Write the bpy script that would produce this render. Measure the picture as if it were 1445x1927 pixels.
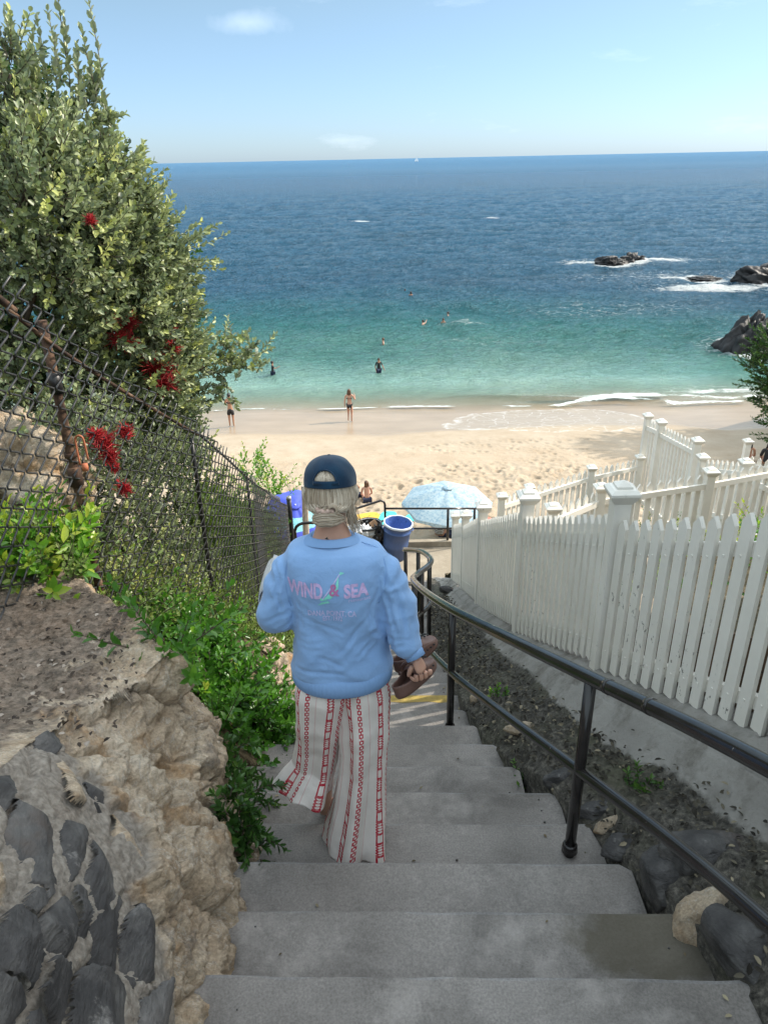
import bpy, bmesh, math, random
import numpy as np
from mathutils import Vector, Matrix, Euler
from mathutils.bvhtree import BVHTree
R = math.radians
rng = np.random.default_rng(7)
random.seed(7)
sc = bpy.context.scene
for o in list(bpy.data.objects): bpy.data.objects.remove(o)
# ---------------------------------------------------------------- camera
PITCH, ROLL, FPX = 25.57, 1.19, 1392.0
cam = bpy.data.cameras.new('camera'); cam.lens = 26.0; cam.sensor_width = 36.0; cam.sensor_height = 36.0
cam.sensor_fit = 'VERTICAL'; cam.clip_start = 0.05; cam.clip_end = 60000
camo = bpy.data.objects.new('camera', cam); sc.collection.objects.link(camo); sc.camera = camo
CM = Matrix.Rotation(R(90 - PITCH), 3, 'X') @ Matrix.Rotation(R(-ROLL), 3, 'Z')
camo.matrix_world = CM.to_4x4()
def ray(px, py): return CM @ Vector(((px - 722.5) / FPX, -(py - 963.5) / FPX, -1.0))
def atY(px, py, Y): r = ray(px, py); return r * (Y / r.y)
def atZ(px, py, Z): r = ray(px, py); return r * (Z / r.z)
# ---------------------------------------------------------------- light
SUN_EL, SUN_AZ = 38.0, 16.0           # elevation, and angle ahead of the +X axis
sund = Vector((math.cos(R(SUN_EL)) * math.cos(R(SUN_AZ)), math.cos(R(SUN_EL)) * math.sin(R(SUN_AZ)), math.sin(R(SUN_EL))))
w = bpy.data.worlds.new('World'); sc.world = w; w.use_nodes = True
sl = bpy.data.lights.new('sun', 'SUN'); sl.energy = 2.1; sl.angle = R(0.55); sl.color = (1.0, 0.93, 0.82)
so = bpy.data.objects.new('sun', sl); sc.collection.objects.link(so)
so.rotation_euler = sund.to_track_quat('Z', 'Y').to_euler()
vs = sc.view_settings; vs.view_transform = 'Standard'; vs.look = 'None'; vs.gamma = 1.0; vs.use_curve_mapping = False
vs.exposure = 1.3
nt = w.node_tree; nt.nodes.clear()
wo = nt.nodes.new('ShaderNodeOutputWorld'); bg = nt.nodes.new('ShaderNodeBackground')
sky = nt.nodes.new('ShaderNodeTexSky'); sky.sky_type = 'NISHITA'; sky.sun_disc = False
sky.sun_elevation = R(SUN_EL); sky.sun_rotation = R(90 - SUN_AZ); sky.air_density = 1.0; sky.dust_density = 0.25; sky.ozone_density = 2.5; sky.altitude = 50
bg.inputs['Strength'].default_value = 0.15
# faint high clouds, laid out by direction in the sky itself
tc = nt.nodes.new('ShaderNodeTexCoord'); mp = nt.nodes.new('ShaderNodeMapping'); mp.inputs['Scale'].default_value = (2.2, 2.2, 9.0)
nz = nt.nodes.new('ShaderNodeTexNoise'); nz.inputs['Scale'].default_value = 2.3; nz.inputs['Detail'].default_value = 8; nz.inputs['Roughness'].default_value = .62
rp = nt.nodes.new('ShaderNodeValToRGB'); rp.color_ramp.elements[0].position = .60; rp.color_ramp.elements[1].position = .9
rp.color_ramp.elements[1].color = (.28, .28, .28, 1)
mx = nt.nodes.new('ShaderNodeMix'); mx.data_type = 'RGBA'; mx.inputs[7].default_value = (5.0, 5.4, 5.9, 1)
nt.links.new(tc.outputs['Generated'], mp.inputs[0]); nt.links.new(mp.outputs[0], nz.inputs['Vector']); nt.links.new(nz.outputs['Fac'], rp.inputs[0])
# one small puff of cloud high on the left
pd = ray(470, 42).normalized()
vm = nt.nodes.new('ShaderNodeVectorMath'); vm.operation = 'SUBTRACT'; vm.inputs[1].default_value = pd
nt.links.new(tc.outputs['Generated'], vm.inputs[0])
mp2 = nt.nodes.new('ShaderNodeMapping'); mp2.inputs['Scale'].default_value = (20, 20, 75); nt.links.new(vm.outputs[0], mp2.inputs[0])
ln = nt.nodes.new('ShaderNodeVectorMath'); ln.operation = 'LENGTH'; nt.links.new(mp2.outputs[0], ln.inputs[0])
nz2 = nt.nodes.new('ShaderNodeTexNoise'); nz2.inputs['Scale'].default_value = 30; nz2.inputs['Detail'].default_value = 5; nt.links.new(tc.outputs['Generated'], nz2.inputs['Vector'])
ad = nt.nodes.new('ShaderNodeMath'); ad.operation = 'MULTIPLY_ADD'; nt.links.new(nz2.outputs['Fac'], ad.inputs[0]); ad.inputs[1].default_value = 1.6; nt.links.new(ln.outputs['Value'], ad.inputs[2])
mr = nt.nodes.new('ShaderNodeMapRange'); nt.links.new(ad.outputs[0], mr.inputs[0]); mr.inputs[1].default_value = .9; mr.inputs[2].default_value = 1.9; mr.inputs[3].default_value = .19; mr.inputs[4].default_value = 0
mxx = nt.nodes.new('ShaderNodeMath'); mxx.operation = 'MAXIMUM'; nt.links.new(rp.outputs[0], mxx.inputs[0]); nt.links.new(mr.outputs[0], mxx.inputs[1])
sz = nt.nodes.new('ShaderNodeSeparateXYZ'); nt.links.new(tc.outputs['Generated'], sz.inputs[0])
hm = nt.nodes.new('ShaderNodeMapRange'); nt.links.new(sz.outputs[2], hm.inputs[0]); hm.inputs[1].default_value = -.02; hm.inputs[2].default_value = .60
hr_ = nt.nodes.new('ShaderNodeValToRGB'); e_ = hr_.color_ramp.elements; e_[0].color = (.235, .335, .56, 1); e_[1].color = (4.4, 3.0, 1.75, 1); _e = e_.new(.33); _e.color = (.435, .43, .395, 1); nt.links.new(hm.outputs[0], hr_.inputs[0])  # upper sky, above the view, boosted and warmed to fill the shade
hx = nt.nodes.new('ShaderNodeMix'); hx.data_type = 'RGBA'; hx.blend_type = 'MULTIPLY'; hx.inputs[0].default_value = 1; nt.links.new(sky.outputs[0], hx.inputs[6]); nt.links.new(hr_.outputs[0], hx.inputs[7])
nt.links.new(mxx.outputs[0], mx.inputs[0]); nt.links.new(hx.outputs[2], mx.inputs[6]); nt.links.new(mx.outputs[2], bg.inputs[0]); nt.links.new(bg.outputs[0], wo.inputs[0])
# ---------------------------------------------------------------- helpers
COL = sc.collection
def mkmesh(name, V, F, mats=None, smooth=True):
    me = bpy.data.meshes.new(name)
    V = np.asarray(V, dtype=np.float32)
    if isinstance(F, np.ndarray):
        n, k = F.shape
        me.vertices.add(len(V)); me.vertices.foreach_set('co', V.ravel())
        me.loops.add(n * k); me.loops.foreach_set('vertex_index', F.astype(np.int32).ravel())
        me.polygons.add(n); me.polygons.foreach_set('loop_start', np.arange(0, n * k, k, dtype=np.int32))
        me.update(calc_edges=True)
    else:
        me.from_pydata([tuple(map(float, v)) for v in V], [], [tuple(int(i) for i in f) for f in F]); me.update()
    if smooth: me.polygons.foreach_set('use_smooth', np.ones(len(me.polygons), dtype=bool))
    for m in (mats if isinstance(mats, (list, tuple)) else [mats]):
        if m: me.materials.append(m)
    return me
def tag(o, label=None, cat=None, group=None, kind=None):
    if label: o['label'] = label
    if cat: o['category'] = cat
    if group: o['group'] = group
    if kind: o['kind'] = kind
    return o
def obj(name, me, parent=None, loc=None):
    o = bpy.data.objects.new(name, me); COL.objects.link(o)
    if loc is not None: o.location = loc
    if parent is not None: o.parent = parent
    return o
def empty(name, loc, label, cat, group=None, rz=0):
    o = bpy.data.objects.new(name, None); COL.objects.link(o); o.location = loc; o.rotation_euler = (0, 0, rz); o.empty_display_size = .1
    return tag(o, label, cat, group)
def part(name, V, F, mat, parent, smooth=False):
    """mesh given in world coordinates, made a child of parent (an unrotated empty)"""
    p = Vector((0, 0, 0)); q = parent
    while q is not None: p = p + Vector(q.location); q = q.parent
    V = np.asarray(V, dtype=float) - np.array(p)
    return obj(name, mkmesh(name, V, F, mat, smooth), parent)
def copy_tree(o, loc=None, rz=None, label=None, scale=None):
    def cp(x, par):
        c = x.copy(); COL.objects.link(c); c.parent = par
        for ch in x.children: cp(ch, c)
        return c
    c = cp(o, None)
    if loc is not None: c.location = loc
    if rz is not None: c.rotation_euler.z = rz
    if scale is not None: c.scale = (scale,) * 3
    if label: c['label'] = label
    return c
class MB:
    def __init__(s): s.V = []; s.F = []
    def add(s, V, F):
        b = len(s.V); s.V += [tuple(v) for v in V]; s.F += [tuple(i + b for i in f) for f in F]
    def hexa(s, P):                       # 4 bottom then 4 top corners
        s.add(P, [(3, 2, 1, 0), (4, 5, 6, 7), (0, 1, 5, 4), (1, 2, 6, 5), (2, 3, 7, 6), (3, 0, 4, 7)])
    def box(s, c, d, ax=(1, 0, 0), ay=(0, 1, 0), az=(0, 0, 1)):
        c = Vector(c); ax = Vector(ax) * d[0] / 2; ay = Vector(ay) * d[1] / 2; az = Vector(az) * d[2] / 2
        s.hexa([c - ax - ay - az, c + ax - ay - az, c + ax + ay - az, c - ax + ay - az, c - ax - ay + az, c + ax - ay + az, c + ax + ay + az, c - ax + ay + az])
    def tube(s, pts, r, n=10, cap=True):
        pts = [Vector(p) for p in pts]; rr = r if isinstance(r, (list, tuple)) else [r] * len(pts)
        b = len(s.V); up = None
        for i, p in enumerate(pts):
            t = (pts[min(i + 1, len(pts) - 1)] - pts[max(i - 1, 0)]).normalized()
            if up is None: up = Vector((0, 0, 1)) if abs(t.z) < .9 else Vector((0, 1, 0))
            x = up.cross(t).normalized(); y = t.cross(x).normalized(); up = y
            for k in range(n):
                a = 2 * math.pi * k / n; q = p + (x * math.cos(a) + y * math.sin(a)) * rr[i]; s.V.append(tuple(q))
        for i in range(len(pts) - 1):
            for k in range(n):
                k2 = (k + 1) % n; s.F.append((b + i * n + k, b + i * n + k2, b + (i + 1) * n + k2, b + (i + 1) * n + k))
        if cap:
            s.F.append(tuple(b + k for k in range(n))[::-1]); s.F.append(tuple(b + (len(pts) - 1) * n + k for k in range(n)))
    def part(s, name, mat, parent, smooth=False): return part(name, s.V, s.F, mat, parent, smooth)
    def mesh(s, name, mat, smooth=False): return mkmesh(name, s.V, s.F, mat, smooth)
def spline(pts, n=8):
    P = [Vector(p) for p in pts]; out = []
    for i in range(len(P) - 1):
        p0, p1, p2, p3 = P[max(i - 1, 0)], P[i], P[i + 1], P[min(i + 2, len(P) - 1)]
        for k in range(n):
            t = k / n; out.append(.5 * ((2 * p1) + (p2 - p0) * t + (2 * p0 - 5 * p1 + 4 * p2 - p3) * t * t + (3 * p1 - p0 - 3 * p2 + p3) * t ** 3))
    return out + [P[-1]]
def bevel(o, wd, seg=2):
    m = o.modifiers.new('bevel', 'BEVEL'); m.width = wd; m.segments = seg; m.limit_method = 'ANGLE'; m.angle_limit = R(40); return o
# vectorised noise
_perm = np.random.default_rng(3).random((64, 64, 64)).astype(np.float32)
def vnoise(x, y, z=0.0):
    x, y, z = np.broadcast_arrays(np.asarray(x, float), np.asarray(y, float), np.asarray(z, float))
    xi, yi, zi = np.floor(x), np.floor(y), np.floor(z); fx, fy, fz = x - xi, y - yi, z - zi
    xi, yi, zi = xi.astype(int) & 63, yi.astype(int) & 63, zi.astype(int) & 63
    fx, fy, fz = fx * fx * (3 - 2 * fx), fy * fy * (3 - 2 * fy), fz * fz * (3 - 2 * fz)
    x1, y1, z1 = (xi + 1) & 63, (yi + 1) & 63, (zi + 1) & 63
    p = _perm; L = lambda a, b, t: a + (b - a) * t
    return L(L(L(p[xi, yi, zi], p[x1, yi, zi], fx), L(p[xi, y1, zi], p[x1, y1, zi], fx), fy), L(L(p[xi, yi, z1], p[x1, yi, z1], fx), L(p[xi, y1, z1], p[x1, y1, z1], fx), fy), fz) * 2 - 1
def fbm(x, y, z=0.0, o=5, g=.5):
    s = 0; a = 1; f = 1
    for i in range(o): s = s + a * vnoise(x * f + 17.3 * i, y * f + 5.1 * i, np.asarray(z) * f + 9.7 * i); a *= g; f *= 2.03
    return s
def ridged(x, y, z=0.0, o=4):
    s = 0; a = 1; f = 1
    for i in range(o): s = s + a * (1 - np.abs(vnoise(x * f + 31 * i, y * f, np.asarray(z) * f)) * 2); a *= .5; f *= 2.1
    return s
_cp = np.random.default_rng(5).random((32, 32, 32, 3)).astype(np.float32)
def cells(x, y, z):
    """distance to nearest, to second nearest, and a random value per cell"""
    x, y, z = np.broadcast_arrays(np.asarray(x, float), np.asarray(y, float), np.asarray(z, float))
    xi, yi, zi = np.floor(x).astype(int), np.floor(y).astype(int), np.floor(z).astype(int)
    d1 = np.full(x.shape, 9.); d2 = np.full(x.shape, 9.); idv = np.zeros(x.shape)
    for a in (-1, 0, 1):
        for b in (-1, 0, 1):
            for c in (-1, 0, 1):
                q = _cp[(xi + a) & 31, (yi + b) & 31, (zi + c) & 31]
                d = np.sqrt((xi + a + q[..., 0] - x) ** 2 + (yi + b + q[..., 1] - y) ** 2 + (zi + c + q[..., 2] - z) ** 2)
                nr = d < d1; d2 = np.where(nr, d1, np.minimum(d2, d)); idv = np.where(nr, q[..., 0] * 7.3 % 1, idv); d1 = np.where(nr, d, d1)
    return d1, d2, idv
def sst(a, b, x): t = np.clip((np.asarray(x, float) - a) / (b - a), 0, 1); return t * t * (3 - 2 * t)
def grid(xs, ys, zf):
    X, Y = np.meshgrid(xs, ys); Z = zf(X, Y); nx, ny = len(xs), len(ys)
    V = np.stack([X, Y, Z], -1).reshape(-1, 3); i = np.arange(nx - 1); j = np.arange(ny - 1); I, J = np.meshgrid(i, j); a = (J * nx + I).ravel()
    return V, np.stack([a, a + 1, a + nx + 1, a + nx], -1)
def vnormals(V, F):
    n = np.zeros_like(V); fn = np.cross(V[F[:, 2]] - V[F[:, 0]], V[F[:, 3]] - V[F[:, 1]])
    for k in range(4): np.add.at(n, F[:, k], fn)
    return n / (np.linalg.norm(n, axis=1, keepdims=True) + 1e-12)
# ---------------------------------------------------------------- material helper
class Mat:
    def __init__(s, name, rough=.6, spec=.5, metal=0):
        s.m = bpy.data.materials.new(name); s.m.use_nodes = True; s.t = s.m.node_tree; s.n = s.t.nodes
        s.b = s.n['Principled BSDF']; s.b.inputs['Roughness'].default_value = rough; s.b.inputs['Specular IOR Level'].default_value = spec; s.b.inputs['Metallic'].default_value = metal
        s.geo = None
    def new(s, t, **k):
        n = s.n.new(t)
        for a, v in k.items():
            if hasattr(n, a): setattr(n, a, v)
        return n
    def L(s, a, b): s.t.links.new(a, b)
    def pos(s):
        if not s.geo: s.geo = s.new('ShaderNodeTexCoord').outputs['Object']
        return s.geo
    def wpos(s): return s.new('ShaderNodeNewGeometry').outputs['Position']
    def map(s, vec, sca=(1, 1, 1), loc=(0, 0, 0), rot=(0, 0, 0)):
        n = s.new('ShaderNodeMapping'); n.inputs['Scale'].default_value = sca; n.inputs['Location'].default_value = loc; n.inputs['Rotation'].default_value = rot; s.L(vec, n.inputs[0]); return n.outputs[0]
    def noise(s, scale, detail=6, rough=.6, vec=None, dist=0):
        n = s.new('ShaderNodeTexNoise'); n.inputs['Scale'].default_value = scale; n.inputs['Detail'].default_value = detail; n.inputs['Roughness'].default_value = rough; n.inputs['Distortion'].default_value = dist
        s.L(vec if vec else s.pos(), n.inputs['Vector']); return n.outputs['Fac']
    def voro(s, scale, feat='F1', vec=None, out='Distance', rnd=1):
        n = s.new('ShaderNodeTexVoronoi'); n.feature = feat; n.inputs['Scale'].default_value = scale; n.inputs['Randomness'].default_value = rnd; s.L(vec if vec else s.pos(), n.inputs['Vector']); return n.outputs[out]
    def ramp(s, fac, stops, interp='LINEAR'):
        n = s.new('ShaderNodeValToRGB'); e = n.color_ramp.elements; n.color_ramp.interpolation = interp
        while len(e) < len(stops): e.new(.5)
        for i, (p, c) in enumerate(stops):
            e[i].position = p; e[i].color = (c, c, c, 1) if isinstance(c, (int, float)) else tuple(c) + (1,)
        s.L(fac, n.inputs[0]); return n.outputs[0]
    def mix(s, fac, a, b, mode='MIX'):
        n = s.new('ShaderNodeMix'); n.data_type = 'RGBA'; n.blend_type = mode
        for v, i in ((fac, 0), (a, 6), (b, 7)):
            if isinstance(v, bpy.types.NodeSocket): s.L(v, n.inputs[i])
            elif i == 0: n.inputs[0].default_value = v
            else: n.inputs[i].default_value = (v, v, v, 1) if isinstance(v, (int, float)) else tuple(v) + (1,)
        return n.outputs[2]
    def math(s, op, a, b=None, c=None, clamp=False):
        n = s.new('ShaderNodeMath'); n.operation = op; n.use_clamp = clamp
        for i, v in enumerate((a, b, c)):
            if v is None: continue
            if isinstance(v, bpy.types.NodeSocket): s.L(v, n.inputs[i])
            else: n.inputs[i].default_value = v
        return n.outputs[0]
    def sep(s, v): n = s.new('ShaderNodeSeparateXYZ'); s.L(v, n.inputs[0]); return n.outputs
    def mr(s, v, a, b, c=0, d=1, smooth=False):
        n = s.new('ShaderNodeMapRange'); n.interpolation_type = 'SMOOTHSTEP' if smooth else 'LINEAR'; s.L(v, n.inputs[0])
        for i, x in enumerate((a, b, c, d)): n.inputs[i + 1].default_value = x
        return n.outputs[0]
    def color(s, v):
        if isinstance(v, bpy.types.NodeSocket): s.L(v, s.b.inputs['Base Color'])
        else: s.b.inputs['Base Color'].default_value = tuple(v) + (1,)
        return s
    def rough(s, v): s.L(v, s.b.inputs['Roughness']); return s
    def bump(s, h, strength=.3, dist=.01, prev=None):
        n = s.new('ShaderNodeBump'); n.inputs['Strength'].default_value = strength; n.inputs['Distance'].default_value = dist; s.L(h, n.inputs['Height'])
        if prev: s.L(prev, n.inputs['Normal'])
        s.L(n.outputs[0], s.b.inputs['Normal']); return n.outputs[0]
    def attr(s, name): n = s.new('ShaderNodeAttribute'); n.attribute_name = name; return n.outputs['Fac']
def simple(name, col, rough=.6, var=.25, scale=6, spec=.5, metal=0, bump=0, bscale=80):
    m = Mat(name, rough, spec, metal)
    f = m.noise(scale); c = np.array(col)
    m.color(m.ramp(f, [(.3, tuple(c * (1 - var))), (.7, tuple(np.minimum(c * (1 + var), 1)))]))
    if bump: m.bump(m.noise(bscale, 4), bump, .005)
    return m.m
# materials ------------------------------------------------------
def m_concrete(name, a, b, stain=.5, streak=True):
    m = Mat(name, .9, .3); p = m.pos()
    base = m.ramp(m.noise(1.6, 8, .65), [(.3, a), (.7, b)])
    fine = m.ramp(m.noise(120, 3, .7), [(.3, .74), (.7, 1.22)])
    c = m.mix(1, base, fine, 'MULTIPLY')
    st = m.ramp(m.noise(2.3, 9, .7, m.map(p, (1, 1, 1), (3.1, 7, 2)), .6), [(.5, 0.), (.68, 1.)])
    c = m.mix(m.math('MULTIPLY', st, stain), c, tuple(np.array(a) * .42))
    lt = m.ramp(m.noise(3.1, 8, .7, m.map(p, (1, 1, 1), (9, 1, 4))), [(.55, 0.), (.75, .6)])
    c = m.mix(lt, c, tuple(np.minimum(np.array(b) * 1.5, .8)))
    sp = m.ramp(m.voro(38), [(.0, 1.), (.07, 0.)])
    spn = m.math('MULTIPLY', sp, m.ramp(m.noise(9, 2), [(.5, 0.), (.6, .75)]))
    c = m.mix(spn, c, (.05, .045, .045))
    if streak:
        v = m.new('ShaderNodeVectorMath'); v.operation = 'SUBTRACT'; v.inputs[1].default_value = (.93, 1.70, -2.5); m.L(p, v.inputs[0]); l = m.new('ShaderNodeVectorMath'); l.operation = 'LENGTH'; m.L(m.map(v.outputs[0], (1 / .34, 1 / .19, .4)), l.inputs[0])
        k = m.mr(m.math('ADD', l.outputs['Value'], m.math('MULTIPLY_ADD', m.noise(7, 5, .6), .9, -.45)), 1.0, .7, 0, .75); c = m.mix(k, c, (.075, .064, .042))
    m.color(c)
    h = m.noise(60, 5, .7, m.map(p, (.35, 1, 1)) if streak else p)
    n1 = m.bump(h, .55, .006)
    m.bump(m.noise(7, 7, .6), .5, .02, n1)
    return m.m
M = {}
M['concrete'] = m_concrete('concrete', (.152, .138, .126), (.265, .243, .224))
M['landing'] = m_concrete('pale_concrete', (.27, .225, .165), (.36, .31, .24), .35, False)
M['kerb'] = m_concrete('kerb_concrete', (.17, .16, .15), (.30, .285, .265), .55, False)
def m_rock():
    m = Mat('tan_rock', .92, .25); p = m.pos()
    c = m.ramp(m.noise(2.2, 9, .65, None, .8), [(.22, (.20, .145, .10)), (.40, (.40, .305, .21)), (.58, (.55, .45, .335)), (.75, (.65, .57, .465))])
    v = m.ramp(m.noise(4.2, 5, .6, m.map(p, (1, 1, 1), (5, 5, 5)), 2.5), [(.485, 0.), (.5, .6), (.515, 0.)])
    c = m.mix(v, c, (.55, .51, .45))
    o = m.ramp(m.noise(3.3, 6, .6, m.map(p, (1, 1, 1), (1, 9, 3))), [(.55, 0.), (.66, .75)])
    c = m.mix(o, c, (.34, .19, .075))
    g = m.ramp(m.noise(5, 6, .7, m.map(p, (1, 1, 1), (7, 2, 8))), [(.56, 0.), (.7, .7)])
    c = m.mix(g, c, (.20, .185, .17))
    f = m.ramp(m.noise(70, 5, .75), [(.3, .6), (.7, 1.3)])
    m.color(m.mix(1, c, f, 'MULTIPLY'))
    n1 = m.bump(m.noise(95, 6, .75), .9, .008); m.bump(m.noise(18, 8, .65, None, .5), .8, .03, n1)
    return m.m
M['rock'] = m_rock()
def m_basalt():
    m = Mat('dark_stone', .72, .45); p = m.pos()
    c = m.ramp(m.noise(3.5, 8, .65, None, .4), [(.30, (.016, .015, .015)), (.46, (.045, .042, .041)), (.58, (.10, .095, .09)), (.72, (.21, .195, .185))])
    c = m.mix(m.ramp(m.noise(8, 9, .75, m.map(p, (1, 1, .4), (4, 4, 1))), [(.6, 0.), (.72, .7)]), c, (.34, .32, .30))
    c = m.mix(m.ramp(m.noise(2.4, 5, .6, m.map(p, (1, 1, 1), (1, 4, 6))), [(.56, 0.), (.68, .7)]), c, (.12, .085, .065))
    m.color(c); n1 = m.bump(m.noise(60, 6, .7), .6, .006); m.bump(m.noise(11, 6, .6, m.map(p, (1, 1, 3))), .8, .03, n1)
    return m.m
M['basalt'] = m_basalt()
def m_soil(name, a, b, bs=60):
    m = Mat(name, .97, .15)
    c = m.ramp(m.noise(3, 9, .7), [(.3, a), (.7, b)])
    chips = m.ramp(m.voro(55, 'F1', m.map(m.pos(), (1, .5, 1)), 'Color'), [(.35, .45), (.9, 1.5)])
    m.color(m.mix(.7, c, m.mix(1, c, chips, 'MULTIPLY')))
    n1 = m.bump(m.noise(bs, 8, .8), 1.0, .012); m.bump(m.noise(9, 6, .6), .8, .04, n1); return m.m
M['dirt'] = m_soil('dirt', (.12, .085, .06), (.28, .215, .16))
M['litter'] = m_soil('leaf_litter', (.024, .022, .018), (.10, .09, .075))
M['hill'] = m_soil('hill_soil', (.06, .05, .03), (.16, .125, .075), 25)
def m_sand():
    m = Mat('beach_sand', .95, .3); P = m.wpos(); y = m.sep(P)[1]
    wob = m.math('MULTIPLY_ADD', m.noise(.16, 3, .5, P), 3.2, -1.6)
    yy = m.math('ADD', y, wob)
    dry = m.ramp(m.noise(.9, 8, .65, P), [(.3, (.36, .28, .195)), (.7, (.45, .365, .272))])
    dry = m.mix(m.ramp(m.noise(5.5, 8, .75, P), [(.60, 0.), (.7, .5)]), dry, (.24, .175, .11))
    gr = m.ramp(m.noise(60, 4, .8, P), [(.3, .8), (.7, 1.15)]); dry = m.mix(1, dry, gr, 'MULTIPLY')
    wet = m.ramp(m.noise(1.2, 6, .6, m.map(P, (.35, 1, 1))), [(.3, (.27, .20, .13)), (.7, (.33, .25, .17))])
    damp = m.mr(yy, 29.0, 31.0, 0, 1, True); wf = m.mr(yy, 32.6, 33.5, 0, 1, True)
    c = m.mix(damp, dry, m.mix(1, dry, (.93, .95, .97), 'MULTIPLY')); c = m.mix(wf, c, wet)
    def patch(px, py, rx, ry):
        q = atZ(px, py, -12.0); v = m.new('ShaderNodeVectorMath'); v.operation = 'SUBTRACT'; v.inputs[1].default_value = (q.x, q.y, 0); m.L(P, v.inputs[0]); n_ = m.map(v.outputs[0], (1 / rx, 1 / ry, 0)); l = m.new('ShaderNodeVectorMath'); l.operation = 'LENGTH'; m.L(n_, l.inputs[0]); return m.math('ADD', l.outputs['Value'], m.math('MULTIPLY_ADD', m.noise(.5, 3, .5, P), .6, -.3))
    r1 = patch(1035, 798, 5.2, 2.3); ins = m.mr(r1, 1.0, .96); edge = m.math('MULTIPLY', ins, m.mr(r1, .90, .98))
    lace = m.mr(m.voro(2.6, 'DISTANCE_TO_EDGE', m.map(P, (.7, 1, 1))), .0, .06, 1, 0); lace = m.math('MULTIPLY', m.math('MULTIPLY', lace, m.mr(m.noise(1.3, 5, .7, P), .42, .6)), ins)
    c = m.mix(m.math('MULTIPLY', ins, .35), c, (.33, .28, .21)); c = m.mix(m.math('MAXIMUM', m.math('MULTIPLY', lace, .42), m.math('MULTIPLY', edge, m.mr(m.noise(2.5, 4, .6, P), .4, .55, 0, .6))), c, (.72, .72, .70)); m.color(c)
    m.rough(m.mr(wf, 0, 1, .95, .26)); 
    m.L(m.mr(wf, 0, 1, .25, .45), m.b.inputs['Specular IOR Level'])
    h = m.noise(24, 6, .7, P); bn = m.new('ShaderNodeBump'); bn.inputs['Distance'].default_value = .03; m.L(h, bn.inputs['Height']); m.L(m.mr(damp, 0, 1, .8, .04), bn.inputs['Strength']); m.L(bn.outputs[0], m.b.inputs['Normal'])
    return m.m
M['sand'] = m_sand()
# ================================================================ SETTING
SEA = -12.03
def interp(x, xs, ys): return np.interp(x, xs, ys)
def zs(Y): Y = np.asarray(Y, float); return np.where(Y < 5.12, -(1.686 + .4455 * Y), np.maximum(-3.967 - .485 * (Y - 5.12), -8.0))
def XL(Y): return interp(Y, [0, 1.5, 2.2, 2.8, 3.6, 5.5, 9, 13.4], [-.56, -.55, -.60, -.64, -.72, -.78, -.8, -.9])
def XR(Y): return interp(Y, [0, 1.5, 2.15, 2.5, 2.85, 3.2, 3.6, 4.2, 6, 8, 13.4], [1.2, 1.11, 1.0, .92, .84, .72, .62, .56, .50, .55, .9])
FA = [(2.35, -1.35), (2.05, .9), (1.72, 1.7), (1.52, 2.7), (1.27, 3.6), (1.11, 5.07), (1.03, 7.0), (1.03, 8.6), (1.05, 10.05)]
def XF(Y): return interp(Y, [p[1] for p in FA], [p[0] for p in FA])
def ZF(Y): return interp(Y, [-3, 1.0, 2.24, 2.7, 3.6, 5.07, 7.0, 8.6, 10.05, 13.4], [.3, -1.62, -2.15, -2.36, -2.79, -3.53, -4.5, -5.3, -6.0, -7.95])
# rocks in the sea (centre x, y, half length, height)
SR = []
for (px, py, wpx, hgt) in ((1150, 497, 62, .85), (1190, 492, 52, .9), (1325, 526, 60, .35), (1440, 528, 110, 1.7), (1412, 655, 118, 2.5)):
    p = atZ(px, py, SEA); d = p.y * .902 + 12 * .432; SR.append((p.x, p.y, wpx / FPX * d / 2, hgt))
# ---- beach
def beach_z(X, Y):
    z = interp(Y, [10, 14, 18, 24, 30, 33, 37.6, 45, 60, 90], [-9.6, -9.8, -10.1, -10.85, -11.45, -11.68, -12.03, -12.6, -14, -16])
    z = z + .12 * fbm(X * .12, Y * .12, 1.0, 3)
    a = 1 - sst(25.8, 28.6, Y + 1.2 * vnoise(X * .3, Y * .3))
    d1, d2, i = cells(X * 2.7 + .3 * vnoise(X * 2, Y * 2), Y * 2.3, .5)
    foot = -.10 * (1 - sst(.12, .42, d1)) * (i > .25) + .035 * np.exp(-((d1 - .5) / .12) ** 2)
    z = z + a * (foot * (.6 + .8 * sst(-.3, .4, vnoise(X * .7, Y * .7, 2.))) + .05 * fbm(X * 1.6, Y * 1.6, 3., 3) + .045 * fbm(X * 4.5, Y * 4, 5., 2))
    f = (1 - a) * (1 - sst(31, 32.5, Y)) * sst(.15, .4, vnoise(X * .25, Y * .3, 8.))
    return z + f * foot * .5
xs = np.concatenate([np.linspace(-60, -9, 40)[:-1], np.linspace(-9, 18, 520), np.linspace(18, 90, 50)[1:]])
ys = np.concatenate([np.linspace(11, 17, 20)[:-1], np.linspace(17, 33, 240), np.linspace(33, 90, 80)[1:]])
V, F = grid(xs, ys, beach_z)
# foam lace mixed into the sand where the swash runs up
ms = M['sand']
tag(obj('beach', mkmesh('beach', V, F, ms)), kind='structure')
sea_floor = None
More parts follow.
